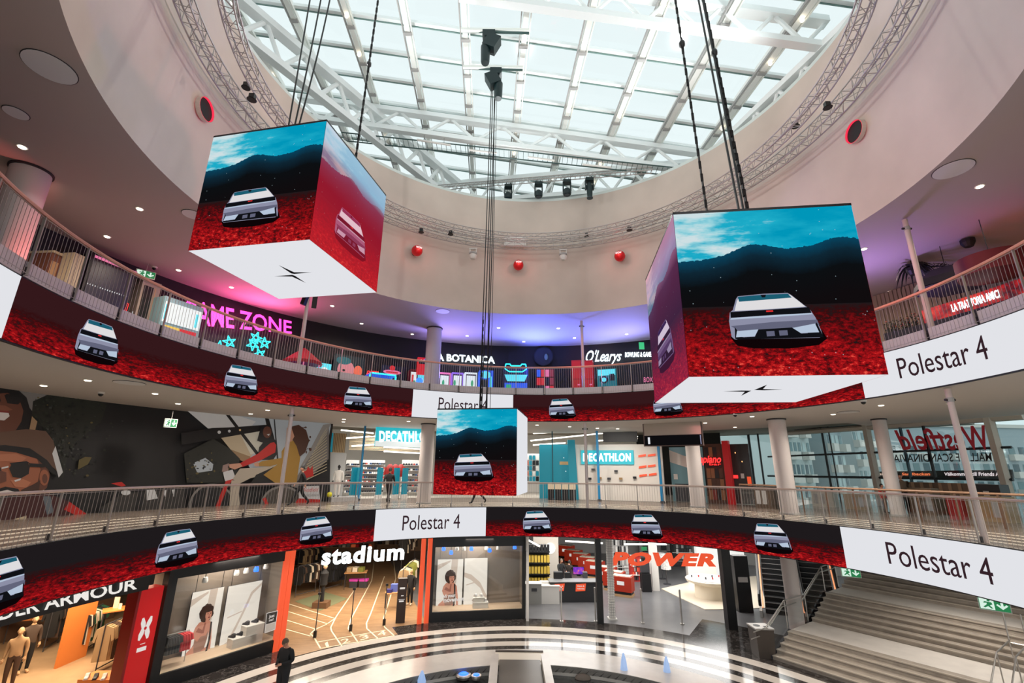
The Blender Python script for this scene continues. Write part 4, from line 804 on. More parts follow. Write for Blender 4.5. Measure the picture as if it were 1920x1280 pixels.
pl+=[(RED_,[(569,884),(574,882),(578,874),(582,880),(586,872),(588,892),(570,897)]),
 # bicycle wheels and frame
 (P_('tyre',(120,112,104)),ell(398,950,44,44,30)),(BLK2,ell(398,950,40,40,30)),(P_('tyre'),ell(530,950,42,40,30)),(P_('spokes',(70,62,54)),ell(530,950,38,36,30)),
 (RED_,[(424,900),(432,900),(412,950),(404,950)]),(RED_,[(422,905),(436,890),(440,895),(428,910)]),(WHT,[(418,885),(436,880),(442,896),(422,902)]),(RED_,[(492,935),(498,932),(506,950),(500,950)]),
 # front rider
 (JEAN,[(436,898),(450,878),(490,876),(520,872),(506,888),(470,896),(452,905)]),(JEAN,[(434,900),(452,900),(448,925),(450,948),(430,948),(432,920)]),(BLK2,[(480,890),(520,872),(545,905),(470,906)]),
 (BLK2,[(482,858),(486,838),(496,826),(516,824),(520,850),(512,862),(488,862)]),(RED_,[(512,826),(518,834),(516,848),(490,862),(455,875),(450,868),(484,850)]),(LSK,[(430,870),(450,868),(455,874),(440,880),(430,876)]),
 (BLK2,[(488,804),(496,796),(506,798),(512,812),(516,828),(500,832),(482,826)]),(SKN2,ell(501,810,8,11)),(WHT,[(500,814),(506,813),(504,817)]),
 # second rider, mustard coat
 (MUS,[(528,846),(540,828),(552,824),(562,832),(564,850),(556,905),(516,905),(494,890),(518,872),(528,862)]),(MUS,[(480,870),(492,864),(530,858),(528,868),(506,874),(486,874)]),(LSK,[(476,868),(484,866),(486,874),(478,874)]),
 (HAIR,[(544,800),(560,796),(574,806),(580,826),(572,848),(562,856),(556,836),(546,820)]),(LSK,[(538,802),(546,800),(552,818),(546,828),(536,824)])]
for i in range(30): pl.append((HAIR,ell(q.uniform(556,582),q.uniform(800,850),q.uniform(1,3.5),q.uniform(1,3),7),1))
pl+=[(WHT,[(562,912),(598,910),(600,936),(560,934)]),(RED_,[(560,934),(600,936),(605,945),(552,944)])]
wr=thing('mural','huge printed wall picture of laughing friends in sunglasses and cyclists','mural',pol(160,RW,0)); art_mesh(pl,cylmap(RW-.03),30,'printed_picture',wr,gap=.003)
text('lettering','Westfield',quadmap(cylmap(RW-.55),[(567,922),(597,921),(597,914),(567,914)]),RED_,wr,shear=.3,depth=.02); text('lettering','MALL OF SCANDINAVIA',quadmap(cylmap(RW-.55),[(565,931),(598,930),(598,926),(565,927)]),GREY2,wr,depth=.02)
# --- sports shop
for k in range(7): 
    a=pth(622+28*k,860,21.5)
def slab(name,label,cat,x0,x1,yt,yb,R,dep,mat,polys=None,grp=None,step=0,zb=None):
    t0,t1=pth(x0,yt,R),pth(x1,yt,R); xm=(x0+x1)/2; zt=pc(xm,yt,R).z; z0=pc(xm,yb,R).z if zb is None else zb
    r=thing(name,label,cat,pol((t0+t1)/2,R+dep/2,z0),group=grp); MB().arc(R,R+dep,z0,zt,t0,t1,mat,3).build('board',r)
    if polys: art_mesh(polys,lambda u,v,o: pol(t0+(t1-t0)*u,R-.01-o,z0+(zt-z0)*v),step,'front_print',r,gap=.004)
    return r
def signbox(label,x0,x1,yt,yb,R,txt,tx,mat=TQS,white=0):
    r=slab('shop_sign',label,'sign',x0,x1,yt,yb,R,.15,mat,[(E_('sign_white',(225,232,230),.85),rect(0,0,1,white))] if white else None); fn=quadmap(cylmap(R-.02),tx); text('lettering',txt,fn,E_('letter_white',(250,252,252),1.3),r,bold=.045,depth=.04); return r
signbox('turquoise hanging sign with white lettering over the shoe department',706,815,800,838,17.75,'DECATHLON',[(711,827),(812,829),(812,808),(711,807)],white=.26)
r=slab('shop_wall','white sloping partition wall carrying a turquoise sign','wall',1078,1240,833,940,18.1,.15,SHW,zb=0.01)
signbox('turquoise wall sign with white lettering on the white partition',1089,1187,844,870,17.95,'DECATHLON',[(1093,864),(1183,864),(1183,849),(1093,849)])
slab('shop_wall','turquoise partition wall beside the small hanging cube','wall',1011,1072,833,940,18.6,.12,TQ,[(M('shop_tan',(190,160,115),.6),rect(.62,.62,.95,.68)),(SW,ell(.75,.75,.015,.01)),(SW,ell(.8,.5,.015,.01))],zb=0.01)
MB().prism([pol(pth(1068,900,17.9),17.9,.01),pol(pth(1084,900,17.9),17.9,.01),pol(pth(1078,835,17.9),17.9,3.6),pol(pth(1064,835,17.9),17.9,3.6)],(0,.1,0),TQ).build('slanted_panel',label='slanting turquoise edge panel between turquoise and white walls',cat='panel')
slab('shelf_unit','shelf with sports goods between the cube and the turquoise wall','shelf',984,1012,850,905,20,.4,SHW,mosaic(4,5,[SHD,SK,E_('goods_orange',(200,90,50),.4),SHW,TQ],seed=3),zb=.9)
for i,(x,y) in enumerate(((1112,880),(1125,896),(1106,897),(1142,897),(1164,897),(1190,895),(1155,883))): 
    P=pc(x,y,17.97); t=R_(pth(x,y,17.97)); r=MB().box(P,(.20,.08,.12),(SHD,M('shoe_tan',(150,120,80),.6),SK)[i%3],rz=t+PI/2); r.build('display_shoe',label='small display shoe on the white partition, %s of seven'%ORD[i],cat='shoe',group='shoes on the white partition')
for i,(x,y) in enumerate(((1204,854),(1222,853),(1205,875),(1222,873),(1206,891),(1224,889))):
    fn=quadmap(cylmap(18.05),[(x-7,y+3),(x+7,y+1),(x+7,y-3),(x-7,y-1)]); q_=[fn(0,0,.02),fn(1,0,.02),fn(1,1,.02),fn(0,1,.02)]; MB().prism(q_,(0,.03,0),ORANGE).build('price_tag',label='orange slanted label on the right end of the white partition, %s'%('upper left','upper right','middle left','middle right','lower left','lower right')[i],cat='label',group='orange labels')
def bluepost(x,yt,R,label,w=.1,z1=ZC1,mat=TEAL): 
    t=pth(x,yt,R); r=thing('blue_post',label,'post',pol(t,R,0),group='blue posts of the sports shop'); MB().box(pol(t,R,z1/2),(w,w,z1),mat,rz=R_(t)).build('profile',r); MB().box(pol(t,R,.05),(w+.08,w+.08,.1),SHD,rz=R_(t)).build('foot',r)
bluepost(679,860,17.6,'blue post left of the shoe shelves'); bluepost(1121,860,17.3,'blue post before the turquoise wall sign',.14); bluepost(1036,860,17.4,'thin dark teal post before the turquoise wall',.07,mat=M('dark_teal',(10,80,95),.4)); bluepost(1236,860,17.5,'blue post at the right end of the white partition',.14)
# ceiling lines and slats
for i,(x0,y0,x1,y1) in enumerate(((640,806,700,812),(640,822,720,816),(660,836,720,832),(1000,812,1130,806),(995,826,1130,812),(1000,834,1060,830),(1165,822,1195,818),(1120,826,1195,822),(720,846,800,850),(720,838,800,842))):
    A,B=pc(x0,y0,20.5),pc(x1,y1,23); r=MB().tube(A,B,.045,LTC,6); r.build('ceiling_tube_light',label='white ceiling tube light inside the sports shop, %s in all'%ORD[i],cat='lamp',group='tube lights of the sports shop')
slab('ceiling_baffle','black open ceiling panel above the white partition','panel',1130,1194,807,828,18.3,.1,SK)
slab('slat_screen','timber slatted screen inside the sports shop at left','screen',622,650,812,848,18.6,.06,M('shop_tan'),[(M('slat_dark',(95,75,55),.6),rect(k/9+.06,0,k/9+.09,1)) for k in range(9)]+[(TQ,[(0,0),(.16,0),(.1,1),(0,1)])])
m=MB(); 
for k in range(13): 
    z=2.9+.085*k; m.arc(22.0,22.06,z,z+.035,pth(652,860,22),pth(812,860,22),M('pine',(200,176,140),.6),3)
m.build('slatted_ceiling_panel',label='pale horizontal slats above the shoe shelves',cat='panel')
# shoe shelves with individual shoes
def shoe_mesh(col):
    m=MB(); m.add([(0,-.05,0),(.28,-.05,0),(.28,.05,0),(0,.05,0),(0,-.045,.10),(.09,-.045,.11),(.17,-.04,.06),(.27,-.03,.04),(.27,.03,.04),(.17,.04,.06),(.09,.045,.11),(0,.045,.10)],[(0,3,2,1),(0,1,7,6,5,4),(3,11,10,9,8,2),(1,2,8,7),(4,5,10,11),(5,6,9,10),(6,7,8,9),(0,4,11,3)],col); return m
SH=[M('shoe_%d'%i,c,.6) for i,c in enumerate(((28,28,32),(215,210,205),(60,60,66),(170,60,50),(40,70,110),(230,225,220),(20,20,22)))]
base=[shoe_mesh(c).build('running_shoe') for c in SH]; used=set()
def shelf(x0,x1,yt,R,label,rows,n,seed):
    t0,t1=pth(x0,860,R),pth(x1,860,R); zt=pc((x0+x1)/2,yt,R).z; r=thing('shoe_shelf',label,'shelf',pol((t0+t1)/2,R,0),group='shoe shelves'); MB().arc(R+.32,R+.36,0,zt,t0,t1,SHW,3).build('back_panel',r); q=random.Random(seed)
    for k in range(rows):
        z=.25+(zt-.25)*k/rows; MB().arc(R,R+.32,z-.03,z,t0,t1,M('shelf_light',(180,176,170),.5),3).build('shelf_board',r)
        for i in range(n):
            t=t0+(t1-t0)*(i+.5)/n; j=q.randrange(7)
            if j in used: o=base[j].copy(); COL.objects.link(o)
            else: o=base[j]; used.add(j)
            o.location=pol(t,R+.02,z); o.rotation_euler=(0,0,R_(t)+.2); tag(o,'%s sports shoe standing on the shoe shelves of the sports shop'%('black','white','dark grey','red','blue','cream','jet black')[j],'shoe','shoes on the shop shelves')
shelf(652,676,862,21.5,'shoe shelf left of the blue post',6,6,1); shelf(682,724,862,21.8,'shoe shelf behind the walking shopper',7,10,2); shelf(756,800,862,21.5,'shoe shelf right of the red jackets',6,9,3)
for i,(x,w) in enumerate(((660,7),(709,7),(757,7),(741,6),(670,5))):
    t=pth(x,930,18.6); r=thing('security_gate','turquoise and white anti-theft gate at the sports shop entrance, %s'%('leftmost','behind the dark shopper','rightmost','under the red jackets','second from left')[i],'gate',pol(t,18.6,0),group='anti-theft gates'); MB().box(pol(t,18.6,.9),(.08,.42,1.75),TQ,rz=R_(t)+.6).build('panel',r); MB().box(pol(t,18.6,.12),(.14,.5,.24),WHITEP,rz=R_(t)+.6).build('foot',r)
t=pth(742,870,19.2); r=thing('jacket_display','cluster of bright red jackets on a display bust in the sports shop','display',pol(t,19.2,0)); MB().tube(pol(t,19.2,0),pol(t,19.2,1.3),.04,SHD,8).build('stand',r)
for i in range(3): 
    P=pol(t+(i-1)*1.0,19.2,1.75); m=MB(); m.lathe(P,[(.24,-.5),(.26,-.2),(.2,.1),(.08,.25)],M('jacket_red',(235,45,35),.6,emit=.15),10); m.tube(P+Vector((-.2,0,.05)),P+Vector((-.3,-.05,-.4)),.08,M('jacket_red'),8); m.tube(P+Vector((.2,0,.05)),P+Vector((.3,-.05,-.4)),.08,M('jacket_red'),8); m.build('jacket',r,smooth=True)
slab('partition_board','tall pale panel behind the white mannequin','panel',617,650,849,925,18.1,.08,M('panel_grey',(190,192,190),.5),zb=.01)
t0,t1=pth(622,930,17.0),pth(672,930,17.0); r=thing('display_plinth','low grey plinth with a yellow ball under the white mannequin','plinth',pol((t0+t1)/2,17.3,0)); MB().arc(17.0,17.9,0,.22,t0,t1,GREYP,3).build('block',r); MB().ball(pol(pth(618,925,17.2),17.2,.36),.14,M('ball_yellow',(205,200,40),.5),14).build('ball',label='yellow green ball lying on the grey plinth',cat='ball')
t0,t1=pth(1027,905,17.3),pth(1080,905,17.3)
for i in range(4):
    a=t0+(t1-t0)*i/4; b=t0+(t1-t0)*(i+.9)/4; r=thing('bin_box','pale open box on a black stand by the turquoise wall, %s from left'%ORD[i],'box',pol((a+b)/2,17.5,0),group='pale boxes'); MB().arc(17.3,17.8,.62,.92,a,b,M('box_cream',(205,190,165),.6),3).build('box_body',r); MB().arc(17.35,17.75,0,.62,a,b,SK,3).build('stand',r)
# hanging direction screen
t0,t1=pth(1205,800,13.6),pth(1316,800,13.6); za,zb=pc(1260,791,13.6).z,pc(1260,836,13.6).z; r=thing('direction_screen','hanging framed direction display with a large white number one','screen',pol((t0+t1)/2,13.6,zb))
MB().arc(13.6,13.68,zb,za,t0,t1,M('frame_brown',(95,75,68),.4),3).build('frame',r); h=za-zb
art_mesh([(M('mirror_pane',(176,164,150),.15),rect(.02,.46,.98,.96)),(BLK_SCR,rect(.02,.04,.98,.44)),(scr('screen_navy',(40,42,62)),rect(.2,.12,.38,.36)),(scr('screen_lilac',(150,150,180)),rect(.74,.06,.97,.42)),(WHITE_SCR,rect(.165,.1,.175,.4)),(WHITE_SCR,rect(.41,.1,.42,.4))]+[(WHITE_SCR,rect(.45,.12+.09*k,.56-.02*k,.15+.09*k)) for k in range(3)]+[(WHITE_SCR,rect(.65,.12+.09*k,.68,.15+.09*k)) for k in range(3)],lambda u,v,o: pol(t0+(t1-t0)*u,13.59-o,zb+h*v),0,'display',r,gap=.003)
text('lettering','1',lambda u,v,w:pol(t0+(t1-t0)*(.08+.035*u),13.56-w,zb+h*(.1+.28*v)),WHITE_SCR,r,depth=.01)
for a in(t0+.5,t1-.5): MB().tube(pol(a,13.64,za),pol(a,13.64,ZC1),.015,BLACK,5).build('hanger',r)
# restaurant with red neon and glass corner
slab('restaurant_facade','dark wood restaurant front glowing behind the red neon','front',1318,1352,832,930,19.0,.1,M('wood_dark',(92,52,34),.6,emit=.12),mosaic(4,5,[M('wood_dark'),M('wood_mid',(140,86,52),.6,emit=.25),M('wood_red',(120,36,26),.5,emit=.3),SK],seed=8,g=.1),zb=.01)
slab('red_pillar','bright red square pillar right of the neon name','pillar',1352,1364,826,930,18.6,.4,M('pillar_red',(190,20,26),.4,emit=.3),zb=.01)
sgn('neon_sign','red neon name sign on the restaurant front','vapiano',[(1305,867),(1352,867),(1352,854),(1305,854)],18.5,NR,shear=.2,bold=.02); sgn('neon_sign','small red neon word under the red restaurant name','bar',[(1330,872),(1352,872),(1352,868),(1330,868)],18.5,NR)
slab('glazed_shopfront','glass corner front showing pale turquoise shop interior','front',1254,1316,838,930,19.4,.06,M('glass_pale',(150,190,195),.15,emit=.12),[(SHW,[(0,.95),(.6,.8),(.6,.6),(0,.72)]),(TQ,rect(.55,.0,.75,1)),(SHD,rect(.76,0,.78,1)),(SHD,rect(.9,0,.92,1)),(WHITEP,rect(.08,.4,.2,.5)),(SHD,rect(.1,0,.5,.32))],zb=.01)
slab('glazed_shopfront','dark glazed front with small lamps right of the red pillar','front',1366,1402,832,930,19.6,.06,M('glass_dark',(62,62,62),.2),[(E_('warm_dot',(255,190,120),1.5),ell(.3,.85,.03,.012)),(E_('warm_dot',(255,190,120),1.5),ell(.6,.7,.03,.012)),(ORANGE,rect(.75,.3,.95,.45)),(WHITEP,rect(.45,.42,.62,.5)),(NR,rect(.05,.42,.3,.47))],zb=.01)
# glass facade to the right
PF=Plane((24.2,12),(19.8,31.2)); FY=lambda x,y,o=0: PF.at(x,y,o)
struct('floor_right_hall',MB().arc(19.2,30,-.25,0,-60,44,M('right_floor',(150,156,150),.15),2))
struct('ceiling_right_hall',MB().arc(18.9,21.2,ZC1,ZC1+.15,-60,34,CEIL,2))
W3=thing('window_2','x','x',PF.pt(5,0)); del W3['label'],W3['category']; W3['kind']='structure'
MB().prism([PF.pt(-12,0,0),PF.pt(48,0,0),PF.pt(48,0,0)+Vector((0,0,9)),PF.pt(-12,0,0)+Vector((0,0,9))],PF.n*.02,FAC_G).build('glass_pane',W3)
FRM=M('facade_white',(196,186,172),.5); FBK=M('facade_black',(30,38,42),.5)
for (x0,y0,x1,y1),mt,w in(((1478,812,1920,780),FRM,.16),((1440,856,1897,838),FBK,.06),((1440,892,1900,899),FBK,.07),((1490,806,1715,790),FBK,.05),((1715,790,1920,765),FBK,.05)):
    a,b=FY(x0,y0),FY(x1,y1); MB().tube(a,b,w,mt,6).build('transom',W3)
for x,yt,yb,mt,w in((1478,792,905,FRM,.16),(1632,776,905,FRM,.22),(1866,762,900,FRM,.22),(1547,790,900,FBK,.07),(1740,775,900,FBK,.08),(1410,840,900,FBK,.10),(1428,840,900,FBK,.07),(1560,790,900,FBK,.04),(1690,775,850,M('facade_teal',(60,92,104),.5),.08)):
    p=FY(x,(yt+yb)/2); MB().tube((p.x,p.y,0),(p.x,p.y,9),w,mt,6).build('mullion',W3)
text('lettering','Westfield',lambda u,v,w,f=quadmap(FY,[(1682,842),(1850,842),(1846,796),(1676,806)]): f(u,v,w+.05),M('letter_red',(170,30,45),.5,emit=.2),W3,flip=True,shear=.35,bold=.02,depth=.15)
text('lettering','MALL OF SCANDINAVIA',lambda u,v,w,f=quadmap(FY,[(1676,866),(1860,864),(1858,848),(1674,852)]): f(u,v,w+.05),M('letter_black',(24,24,26),.5),W3,flip=True,bold=.01,depth=.12)
LED2=thing('street_ribbon_sign','dark moving-text ribbon with glowing words outside the glass wall','sign',FY(1750,890,-.6)); fn=quadmap(lambda x,y,o:FY(x,y,o-.6),[(1632,893),(1898,897),(1896,880),(1634,884)])
MB().prism([fn(0,0,0),fn(1,0,0),fn(1,1,0),fn(0,1,0)],PF.n*-.1,SK).build('board',LED2)
for t_,u0_,u1_,mt in(('Islands',.05,.16,SP),('Sandbacken',.22,.42,ORANGE),('Välkommen till Friends Arena',.52,.98,SW)): text('lettering',t_,lambda u,v,w:fn(u0_+(u1_-u0_)*u,.3+.45*v,w+.02),E_('text_'+t_[:3],((235,190,170),(255,120,70),(245,215,215))[0 if t_[0]=='I' else 1 if t_[0]=='S' else 2],1.4),LED2,bold=.02,depth=.03)
# buildings outside
def block(name,label,px0,px1,yt,d,depth,wall,win,nx,ny,seed,frame=SHW):
    a,b=ray(px0,860),ray(px1,860); A=Vector((a.x/a.y*d,d,-14)); B=Vector((b.x/b.y*d,d+2,-14)); T=ray((px0+px1)/2,yt); zt=EYE+T.z/T.y*d
    r=thing(name,label,'building',(A+B)/2,group='buildings outside'); u=(B-A); L=u.length; u.normalize(); n=Vector((u.y,-u.x,0))
    if n.y>0: n=-n
    H=zt+14; MB().prism([A,B,B+Vector((0,0,H)),A+Vector((0,0,H))],-n*depth,wall).build('walls',r)
    MB().prism([A+Vector((0,0,H))-u*.3+n*.3,B+Vector((0,0,H))+u*.3+n*.3,B+Vector((0,0,H+.6))+u*.3+n*.3,A+Vector((0,0,H+.6))-u*.3+n*.3],-n*(depth+.6),frame).build('parapet',r)
    q=random.Random(seed)
    for j in range(ny):
        m=MB();bl=MB()
        for i in range(nx):
            x=L*(i+.18)/nx; w=L*.62/nx; z=H-2.0-(j+1)*2.9
            if z<11: continue
            p=A+u*x+n*.04+Vector((0,0,z)); m.add([p,p+u*w,p+u*w+Vector((0,0,1.6)),p+Vector((0,0,1.6))],[(0,1,2,3)],q.choice(win))
            if i%3==0: bl.prism([p-u*.3+n*.9+Vector((0,0,-.7)),p+u*(w+.3)+n*.9+Vector((0,0,-.7)),p+u*(w+.3)+n*.9+Vector((0,0,.35)),p-u*.3+n*.9+Vector((0,0,.35))],-n*.9,frame)
        if m.v: wn=m.build('window_row',r)
        if bl.v: bl.build('balcony_row',wn)
WA,WB=M('facade_stucco',(196,206,204),.8),M('facade_grey',(172,184,188),.8); WN=[M('pane_dark',(70,98,106),.2),M('pane_mid',(110,138,142),.2),M('pane_light',(180,200,200),.3)]
block('apartment_building','pale apartment block with stacked glazed balconies outside the glass wall',1482,1540,742,62,14,WA,WN,5,9,1)
block('apartment_building','taller grey apartment block beside the balconied one',1556,1604,734,66,14,WB,WN,4,9,2)
block('apartment_building','light grey apartment block behind the white facade column',1606,1655,736,72,14,M('facade_pale',(200,208,208),.8),WN,4,9,3)
block('apartment_building','low pale block seen left of the stout white column outside',1392,1478,790,70,14,WA,WN,7,8,5)
block('office_building','wide grey office building behind the mirrored red letters',1668,1990,800,80,20,WB,WN,16,7,4)
struct('floor_street',MB().box((60,60,-14.2),(120,140,.4),M('street',(130,136,136),.8)))
# second rail and clutter before the glass wall
r=thing('void_railing','straight brown-topped railing before the glass wall','railing',PF.pt(8,0,4)); A,B=pc(1385,897,17.9),pc(1960,924,16.3)
A=Vector((A.x,A.y,1.1)); B=Vector((B.x,B.y,1.1)); MB().tube(A,B,.04,M('rail_brown',(165,130,104),.4),8).build('handrail',r)
for k in range(11): p=A.lerp(B,k/10); MB().box((p.x,p.y,.55),(.05,.05,1.1),M('post_brown',(110,84,66),.5)).build('post',r)
m=MB(); 
for k in range(10): p=A.lerp(B,k/10+.006);q2=A.lerp(B,(k+1)/10-.006); MB().prism([(p.x,p.y,.08),(q2.x,q2.y,.08),(q2.x,q2.y,1.0),(p.x,p.y,1.0)],(.01,0,0),CLEAR).build('glass_panel',r)
SHOPB=M('kiosk_wood',(120,98,76),.6)
for i,(x0,x1,yt,R,mt,lab) in enumerate(((1412,1450,912,17.2,M('planter_brown',(82,66,52),.7),'large square brown planter beside the stout white column'),(1700,1745,915,19.5,SHOPB,'brown counter before the glass wall'),(1772,1800,932,18.5,M('kiosk_red',(150,26,26),.5),'small red kiosk board near the right edge'),(1800,1880,930,18.8,M('kiosk_tan',(160,132,98),.6),'long tan counter at the right edge'),(1820,1872,868+40,20.0,SK,'dark machine behind the tan counter'),(1520,1560,920,21,M('seat_pale',(196,190,180),.6),'pale display table seen through the railing bars'),(1580,1620,926,20.5,M('seat_tan',(170,150,125),.6),'tan display table seen through the railing bars'))):
    booth('counter' if i else 'square_planter',lab,'counter' if i else 'planter',x0,x1,yt,R,.7,mt,[('front_panel',mosaic(3,1,[mt,GREYP],seed=i,g=.3))],z0=0)
booth('kiosk_wall','tall brown panelled wall below the moving-text ribbon','wall',1690,1850,905,21.2,.3,M('panel_brown',(110,88,70),.6),[('panels',[(M('panel_tan',(150,122,96),.6),rect(k/9+.01,.0,k/9+.05,1)) for k in range(9)])],z0=0)
# ================================================================ lower hall and shops
WF=NT('wood_floor'); g=WF.n('ShaderNodeNewGeometry').outputs['Position']; WF.l(WF.ramp(WF.noise(g,1.6,5,.6,(1,6,1)),[(.3,(140,110,80)),(.7,(176,142,106))]),WF.b.inputs['Base Color']); WF.b.inputs['Roughness'].default_value=.3
GF=M('grey_floor',(104,104,106),.28,noise=.12,scale=1.2); TF=M('tan_floor',(168,140,108),.45,noise=.1,scale=2)
RS=13.4
struct('floor_track_shop',MB().arc(RS,34,G-.2,G,pth(800,1166,RS),pth(515,1234,RS),WF.m,2))
struct('floor_electronics_shop',MB().arc(RS,36,G-.2,G,57,pth(800,1166,RS),GF,2)); 
struct('floor_electronics_side',MB().arc(16.2,36,G-.2,G,44,57,GF,2))
struct('floor_clothes_shop',MB().arc(RS,34,G-.2,G,pth(515,1234,RS),215,TF,2))
struct('floor_escalator_hall',MB().arc(16.2,30,G-.2,G,-60,44,FL0,2))
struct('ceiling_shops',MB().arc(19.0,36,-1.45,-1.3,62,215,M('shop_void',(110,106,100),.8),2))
struct('floor_track_apron',MB().arc(12.33,13.45,G-.01,G+.002,pth(745,1188,12.4),pth(545,1238,12.4),WF.m,2))
struct('wall_track_shop',MB().arc(33.6,33.8,G,-1.45,104,150,M('track_wall',(150,112,80),.7),3))
struct('wall_electronics_shop',MB().arc(33,33.2,G,-1.45,44,104,M('elec_wall',(205,205,202),.6),3))
struct('wall_clothes_shop',MB().arc(23.5,23.65,G,-1.45,147,215,M('clothes_wall',(92,66,46),.7),3))
struct('wall_shop_divider',MB().prism([pol(141.5,RS+1.6,G),pol(141.5,29,G),pol(141.5,29,-1.45),pol(141.5,RS+1.6,-1.45)],(0,.1,0),M('divider',(60,50,44),.7)))
struct('wall_shop_divider_right',MB().prism([pol(104,RS+1.8,G),pol(104,29.5,G),pol(104,29.5,-1.45),pol(104,RS+1.8,-1.45)],(.1,0,0),M('divider2',(150,140,128),.7)))
zl=lambda z: z
def fac(name,label,cat,x0,x1,ybase,mt,R=RS,dep=.3,z0=G,z1=-1.27,parent=None):
    t0,t1=pth(x0,ybase,R),pth(x1,ybase,R)
    if parent: return MB().arc(R,R+dep,z0,z1,t0,t1,mt,3).build(name,parent)
    return MB().arc(R,R+dep,z0,z1,t0,t1,mt,3).build(name,label=label,cat=cat)
FB=M('fascia_black',(10,10,12),.45)
# black fascia boards over the shop fronts
tU0,tU1=pth(268,1150,RS),215; tW0,tW1=pth(520,1230,RS),pth(268,1310,RS)
r=thing('shop_fascia','black shopfront fascia with white sports lettering at lower left','sign',pol(160,RS,-2.1)); MB().arc(RS-.05,RS+.3,-2.15,-1.27,pth(285,1060,RS),215,FB,2).build('board',r)
t=lambda x,y:pth(x,y,RS-.1); L_=E_('armour_white',(232,228,222),.95)
fn=quadmap(cylmap(RS-.06),[(-62,1176),(257,1103),(259,1083),(-66,1150)]); text('lettering','UNDER ARMOUR',fn,L_,r,bold=.022,depth=.04)
# red pillar with emblem
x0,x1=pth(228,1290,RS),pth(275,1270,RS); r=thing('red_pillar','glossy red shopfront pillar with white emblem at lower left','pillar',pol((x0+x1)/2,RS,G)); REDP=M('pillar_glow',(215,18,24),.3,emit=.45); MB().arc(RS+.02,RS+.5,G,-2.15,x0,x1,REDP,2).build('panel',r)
MB().arc(RS+.0,RS+.5,G,-2.15,x0+.0,x0+.35,M('pillar_edge',(120,10,14),.3),2).build('edge',r)
em=lambda u,v,o: pol(x0+(x1-x0)*(.5+u),RS+.01-o,-3.35+v)
WH=M('emblem_white',(238,234,230),.5,emit=.6)
art_mesh([(WH,[(-.22,.34),(-.14,.36),(-.03,.2),(.0,.06),(.03,.2),(.14,.36),(.22,.34),(.24,.2),(.16,.04),(.24,-.12),(.22,-.28),(.14,-.30),(.03,-.14),(0,.0),(-.03,-.14),(-.14,-.30),(-.22,-.28),(-.24,-.12),(-.16,.04),(-.24,.2)]),(REDP,ell(0,.03,.06,.05,12)),(WH,rect(-.1,-.42,.12,-.40)),(WH,rect(-.2,-.62,.2,-.50))],em,0,'emblem',r)
fac('front_pillar','black pillar between the red pillar and the left display window','pillar',275,292,1300,FB,z1=-1.27)
# display windows
def window(name,label,x0,x1,yb,ztop,zsill,art,deep=1.3):
    t0,t1=pth(x0,yb,RS),pth(x1,yb,RS); P=Plane(pol(t0,RS,0),pol(t1,RS,0)); L=P.L; r=thing(name,label,'window',P.pt(L/2,G),group='shop display windows')
    bx=lambda u0,u1,z0,z1,o0,o1,mt,nm: MB().prism([P.pt(u0,z0,o0),P.pt(u1,z0,o0),P.pt(u1,z1,o0),P.pt(u0,z1,o0)],P.n*(o1-o0),mt).build(nm,r)
    bx(0,L,G,zsill,0,-.12,FB,'plinth'); bx(0,L,ztop,-1.27,0,-.12,FB,'head_panel'); bx(0,.16,zsill,ztop,0,-.12,FB,'jamb'); bx(L-.16,L,zsill,ztop,0,-.12,FB,'jamb')
    BK=M('window_back',(128,116,104),.7,noise=.18,scale=.8); bx(0,L,zsill,-1.3,-deep,-deep-.06,BK,'back_wall'); bx(0,.04,zsill,-1.3,-.12,-deep,BK,'side_wall'); bx(L-.04,L,zsill,-1.3,-.12,-deep,BK,'side_wall'); bx(0,L,zsill-.02,zsill,-.12,-deep,M('window_floor',(205,180,152),.5),'display_floor'); bx(0,L,-1.4,-1.36,-.12,-deep,SHD,'top_panel')
    MB().prism([P.pt(.16,zsill,-.02),P.pt(L-.16,zsill,-.02),P.pt(L-.16,ztop,-.02),P.pt(.16,ztop,-.02)],P.n*-.02,CLEAR).build('glass_pane',r)
    return r,P,L
PST_=M('poster_cream',(240,230,218),.5,emit=.8); PSH=M('poster_shade',(226,204,186),.5,emit=.6); SK1=M('poster_skin',(222,148,120),.5,emit=.6); SK2=M('poster_skin_dark',(180,104,82),.5,emit=.5); HR=M('poster_hair',(84,50,36),.5,emit=.2); SUIT=M('poster_suit',(190,140,118),.5,emit=.4)
